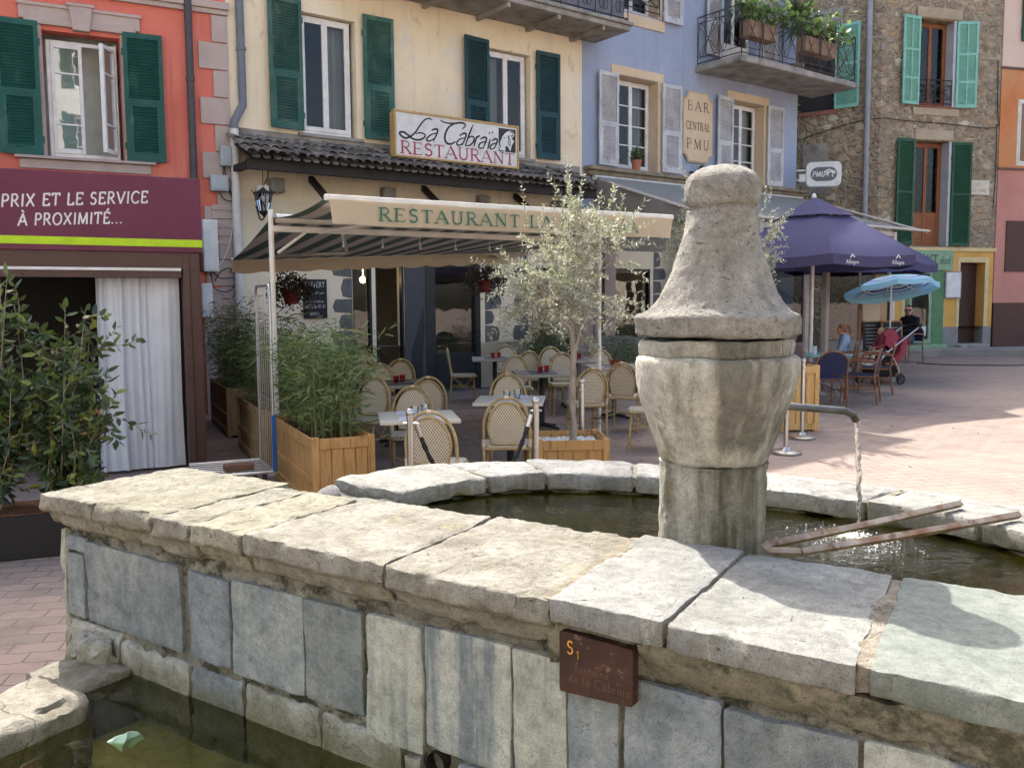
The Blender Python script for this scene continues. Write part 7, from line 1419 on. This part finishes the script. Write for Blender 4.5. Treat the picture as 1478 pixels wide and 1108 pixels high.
mb = MB(); sec = [(-.24, .98), (-.10, 1.06), (.02, 1.0), (.10, .86), (.02, .80), (-.14, .84), (-.22, .90)]; mb.prism(sec, -.2, -.165); mb.prism([(-.22, .76), (-.0, .60), (.08, .80), (-.08, .96), (-.2, .9)], -.215, -.19); mb.prism([(.02, .60), (.10, .80), (-.06, 1.0), (-.12, .98), (.0, .80)], -.165, .2); mb.build('hood', M['rasp'], pu, bevel=.02, seg=2, smooth=40)
mb = MB(); mb.prism([(-.42, .22), (-.36, .34), (.04, .36), (.10, .24), (.02, .16), (-.32, .15)], -.2, .2); mb.prism([(-.34, .42), (-.02, .40), (-.02, .60), (-.2, .66)], -.19, .19); mb.build('basket', M['bcl'], pu, bevel=.02, smooth=40)
for x, y in ((-.42, -.25), (-.42, .25), (.11, -.25), (.11, .25)):
    mb = MB(); mb.tube([(x+.085*math.cos(a), y, .10+.085*math.sin(a)) for a in [2*math.pi*i/24 for i in range(24)]], .017, 8, closed=True); w_ = mb.build('wheel', M['blk'], pu, smooth=60)
    mb = MB(); mb.tube([(x, y-.02, .10), (x, y+.02, .10)], .055, 14); mb.box((x, y, .16), (.03, .06, .12)); mb.build('hub', flat('dark_hub', (.05, .05, .055)), w_, smooth=40)
# ------------------------------------------------------------------ people
SKIN = flat('skin', (.46, .24, .16), rough=.55)
def person(label, loc, rz, sc, pose, cloths, hair, extra=None):
    t = thing('person', label, 'person', loc, rz); S = Matrix.Scale(sc, 4)
    P = {k: Vector(v) for k, v in pose.items()}
    def fuse(mb, name, mat, par, vox=.011):
        o = mb.build(name, mat, par); m = o.modifiers.new('fuse', 'REMESH'); m.mode = 'VOXEL'; m.voxel_size = vox*sc; m.use_smooth_shade = True
        s = o.modifiers.new('soften', 'SMOOTH'); s.factor = .5; s.iterations = 3; return o
    H = P['head']; hr = pose.get('hr', .095) if isinstance(pose.get('hr', .095), float) else .095
    b = MB(S); f = P['face'].normalized(); sd = f.cross(Vector((0, 0, 1))).normalized(); up = sd.cross(f)
    b.ball(H+up*.02, .092, 16, 12, (.86, 1.0, 1.12)); b.ball(H+f*.03-up*.055, .062, 14, 10, (.9, .95, 1.0)); b.tube([H-up*.06-f*.02, P['neck']], [.052, .056], 12)
    b.tube([H+f*.082+up*.02, H+f*.112-up*.018, H+f*.09-up*.03], [.010, .015, .012], 8)
    b.tube([H+f*.088-up*.058-sd*.02, H+f*.094-up*.056, H+f*.088-up*.058+sd*.02], .008, 6)
    for s in (-1, 1): b.ball(H+sd*s*.083-f*.005, .024, 8, 6, (.5, .9, 1.3)); b.ball(H+f*.078+sd*s*.034+up*.018, .014, 8, 6)
    b.ball((P['neck']+P['chest'])/2, .09, 12, 8, (1.5, .8, .8)); b.ball(P['chest'], .14, 14, 10, (1.15, .75, 1.1)); b.ball((P['chest']+P['hip'])/2, .125, 14, 10, (1.05, .8, 1.2)); b.ball(P['hip'], .14, 14, 10, (1.1, .85, .8))
    for s, q in ((-1, 'l'), (1, 'r')):
        sh_, el, wr, hp_, kn, an = P['sh'+q], P['el'+q], P['wr'+q], P['hp'+q], P['kn'+q], P['an'+q]
        b.tube([P['chest']+Vector((s*.08, 0, .08)), sh_, sh_.lerp(el, .5), el, el.lerp(wr, .4), wr], [.06, .055, .046, .038, .037, .026], 10)
        d = (wr-el).normalized(); pd = Vector((-s, .25, -.25)); pd = (pd-d*pd.dot(d)).normalized(); nn = d.cross(pd); palm = wr+d*.045
        b.tube([wr, palm, wr+d*.085], [.026, .034, .033], 10)
        for k in range(4):
            o_ = wr+d*.08+pd*(.026-.0175*k); l = (.072, .08, .074, .058)[k]; cu_ = nn*s*-.4; b.tube([o_, o_+d*l*.5+cu_*l*.25, o_+d*l*.85+cu_*l*.8], [.0095, .009, .0075], 6)
        b.tube([wr+d*.03+pd*.03, wr+d*.06+pd*.055, wr+d*.09+pd*.06], [.012, .011, .008], 6)
        b.tube([hp_, hp_.lerp(kn, .5), kn, kn.lerp(an, .35), an], [.085, .072, .055, .052, .036], 12)
        ft = (Vector((kn.x-hp_.x, kn.y-hp_.y, 0))).normalized(); b.tube([an-ft*.04-Vector((0, 0, .05)), an+ft*.09-Vector((0, 0, .055)), an+ft*.16-Vector((0, 0, .062))], [.036, .036, .024], 10)
    body = fuse(b, 'body', SKIN, t, .0085)
    top, leg, shoe = cloths
    c = MB(S); c.ball(P['chest']+Vector((0, 0, .03)), .162, 16, 12, (1.15, .78, 1.05)); c.ball((P['chest']+P['hip'])/2, .148, 14, 10, (1.08, .84, 1.25)); c.ball(P['hip']+Vector((0, 0, .05)), .152, 14, 10, (1.1, .88, .7)); c.tube([P['chest']+Vector((0, 0, .1)), P['neck']-Vector((0, 0, .01))], [.13, .068], 14)
    for s, q in ((-1, 'l'), (1, 'r')): c.tube([P['chest']+Vector((s*.07, 0, .08)), P['sh'+q], P['sh'+q].lerp(P['el'+q], .5), P['el'+q], P['el'+q].lerp(P['wr'+q], .5), P['el'+q].lerp(P['wr'+q], .93)], [.085, .074, .064, .056, .05, .04], 12)
    fuse(c, 'top', top, t)
    c = MB(S); c.ball(P['hip'], .155, 14, 10, (1.12, .9, .72))
    for q in 'lr': c.tube([P['hp'+q], P['hp'+q].lerp(P['kn'+q], .5), P['kn'+q], P['kn'+q].lerp(P['an'+q], .4), P['kn'+q].lerp(P['an'+q], .93)], [.104, .088, .072, .066, .056], 12)
    fuse(c, 'trousers', leg, t)
    for q in 'lr':
        c = MB(S); an = P['an'+q]; ft = (Vector((P['kn'+q].x-P['hp'+q].x, P['kn'+q].y-P['hp'+q].y, 0))).normalized(); z = Vector((0, 0, 1))
        c.tube([an-ft*.055-z*.045, an+ft*.03-z*.04, an+ft*.12-z*.05, an+ft*.19-z*.058], [.042, .05, .044, .028], 12); fuse(c, 'shoe', shoe, t)
    hm, hst = hair; c = MB(S)
    if hst == 'short': c.ball(H+up*.07-f*.03, .082, 16, 12, (1.0, 1.02, .80)); c.ball(H+up*.02-f*.045, .083, 14, 10, (1.0, .7, 1.0)); c.ball(H+f*.045+up*.115, .034, 10, 8, (1.5, .8, .5))
    if hst == 'tied':
        c.ball(H+up*.045-f*.022, .096, 16, 12, (.95, 1.05, .95)); c.ball(H+up*.01-f*.05, .085, 14, 10, (1, .75, 1.05)); c.tube(spline([H-f*.09+up*.06, H-f*.15+up*.07, H-f*.18-up*.02, H-f*.16-up*.13], 5), [.03, .034, .036, .037, .038, .038, .037, .036, .034, .032, .03, .028, .024, .02, .016, .01][:16], 10)
    if hst == 'baby': c.ball(H+up*.035-f*.025, .094, 16, 12, (.9, 1.0, 1.02))
    fuse(c, 'hair', hm, t)
    if extra == 'glasses':
        c = MB(S)
        for s in (-1, 1): c.ball(H+f*.093+sd*s*.035+up*.02, .028, 10, 8, (1.05, .45, .78)); c.tube([H+f*.09+sd*s*.065+up*.024, H+sd*s*.092+up*.026], .004, 5)
        c.tube([H+f*.10-sd*.012+up*.026, H+f*.10+sd*.012+up*.026], .005, 5); c.build('sunglasses', flat('dark_lens', (.012, .01, .012), rough=.15), t, smooth=60)
    return t
base = dict(hip=(0, 0, .56), chest=(0, -.07, .93), neck=(0, -.05, 1.09), head=(0, -.01, 1.215), face=(0, 1, -.05), shl=(-.19, -.07, 1.01), shr=(.19, -.07, 1.01), ell=(-.25, .02, .76), elr=(.25, .02, .76), wrl=(-.12, .24, .68), wrr=(.12, .24, .68), hpl=(-.10, 0, .54), hpr=(.10, 0, .54), knl=(-.15, .43, .54), knr=(.13, .44, .54), anl=(-.15, .42, .10), anr=(.12, .50, .10))
mp = dict(base); mp.update(face=(-.75, .70, -.04), knl=(-.13, .43, .55), anl=(-.10, .62, .10), wrl=(-.02, .30, .72), wrr=(.06, .28, .66))
person('man in dark jumper, jeans and sunglasses sitting on a cane chair', (9.62, 21.9, G(9.6, 21.9)), rad(118+0), 1.02, {**mp, 'face': (-.62, .78, -.04)}, (cloth('dark_jumper', (.012, .013, .018), .0), cloth('blue_jeans', (.07, .10, .16), .0), flat('white_trainers', (.6, .6, .58))), (flat('black_hair', (.012, .009, .008)), 'short'), 'glasses')
person('young girl in pale blue top with tied fair hair sitting at the bar table', (5.88, 16.08, G(5.9, 16)+.10), rad(70), .80, base, (cloth('pale_blue_top', (.30, .40, .58), .05), cloth('denim', (.08, .11, .18), .0), flat('pink_shoes', (.5, .25, .25))), (flat('fair_brown_hair', (.20, .10, .045)), 'tied'))
bp = dict(base); bp.update(head=(0, -.0, 1.18), neck=(0, -.04, 1.07), shl=(-.16, -.07, 1.0), shr=(.16, -.07, 1.0), knl=(-.15, .3, .50), knr=(.13, .3, .50), anl=(-.15, .42, .20), anr=(.12, .42, .20))
person('fair haired baby in raspberry clothes sitting in the pushchair', (6.92, 16.9, G(7, 17)+.28), rad(100), .60, bp, (M['rasp'], cloth('cream_leggings', (.5, .45, .38), .0), flat('cream_bootees', (.55, .5, .42))), (flat('blond_baby_hair', (.45, .26, .12)), 'baby'))
# ------------------------------------------------------------------ far pavement and ground bits
mb = MB(); pv = [(-2.6, -.0), (9.5, -.0), (9.5, -5.2), (6.0, -4.6), (3.9, -3.3), (2.4, -1.9), (1.2, -1.1), (-.4, -.8)]
mb.prism(pv, -.5, .40, 'z'); o = mb.build('pavement', wm('grey_pavement', [(.16, .145, .13), (.24, .22, .20), (.30, .275, .25)], sc=1.4, rough=.9, bump=.4, spots=[((.10, .09, .08), 2., .6, .1, .5, (1, 1, 1))]), None, kind='structure', bevel=.03, seg=2); o.location = (9.77, 24.3, 0); o.rotation_euler = (rad(-1.2), rad(.4), rad(16))
hp = [(9.6, 21.3), (10.1, 20.75), (10.7, 20.5), (11.4, 20.35), (12.6, 20.5)]
mb = MB(); mb.tube(spline([(x, y, G(x, y)+.012) for x, y in hp], 6), .014, 8); o = mb.build('rubber_hose', M['blk'], None, smooth=60); tag(o, 'black rubber hose lying across the square at the right', 'hose')
rs = random.Random(77); mb = MB(); 
for k in range(60):
    x, y = rs.uniform(-4, 8), rs.uniform(4.9, 17); mb.box((x, y, G(x, y)+.004), (rs.uniform(.02, .06), rs.uniform(.012, .03), .003), rz=rs.uniform(0, 3), rx=.1)
mb.build('fallen_leaves', wm('dry_leaf', [(.09, .05, .03), (.16, .10, .06)], isl=.3), None, kind='stuff'); bpy.data.objects['fallen_leaves']['label'] = 'scattered small dry leaves on the pavers'; bpy.data.objects['fallen_leaves']['category'] = 'leaves'
# ------------------------------------------------------------------ houses across the square (they stand in the window reflections)
M['fac1'] = plaster('pale_grey_plaster', (.46, .47, .46), (.54, .55, .54), (.60, .61, .60), (.40, .41, .40), .4); M['fac2'] = plaster('buff_plaster', (.52, .47, .38), (.58, .53, .44), (.62, .58, .50), (.45, .42, .36), .4)
for i, (x0, x1, h, c, lb) in enumerate(((-17, -5.2, 14.5, 'fac1', 'pale grey house across the square, mirrored in the red and cream house panes'), (-5.1, 5.6, 13.2, 'fac2', 'buff house across the square, mirrored in the restaurant windows'), (5.7, 17, 14., 'fac1', 'pale grey house across the square, mirrored in the blue house windows'))):
    t = thing('facing_house', lb, 'house', ((x0+x1)/2, -9.5, 0), rad(180), 'houses across the square'); w_ = (x1-x0)/2
    op = [(cx-.55, cx+.55, z, z+1.9) for cx in (-w_*.62, 0, w_*.62) for z in (1.0, 4.3, 7.5, 10.5)]
    front(t, -w_, w_, -.8, h, op, M[c], .2); shell(t, -w_, w_, -.8, h, 7., M[c], floor=(3.6,))
    for a, b, z0, z1 in op:
        window(t, a+.02, b-.02, z0, z1-.02, .12, M['wfr'], rows=3)
        if z0 > 2: shutter('shutter', t, a-.56, z0, .55, 1.9, M['gsh2'], side=1); shutter('shutter', t, b+.01, z0, .55, 1.9, M['gsh2'])
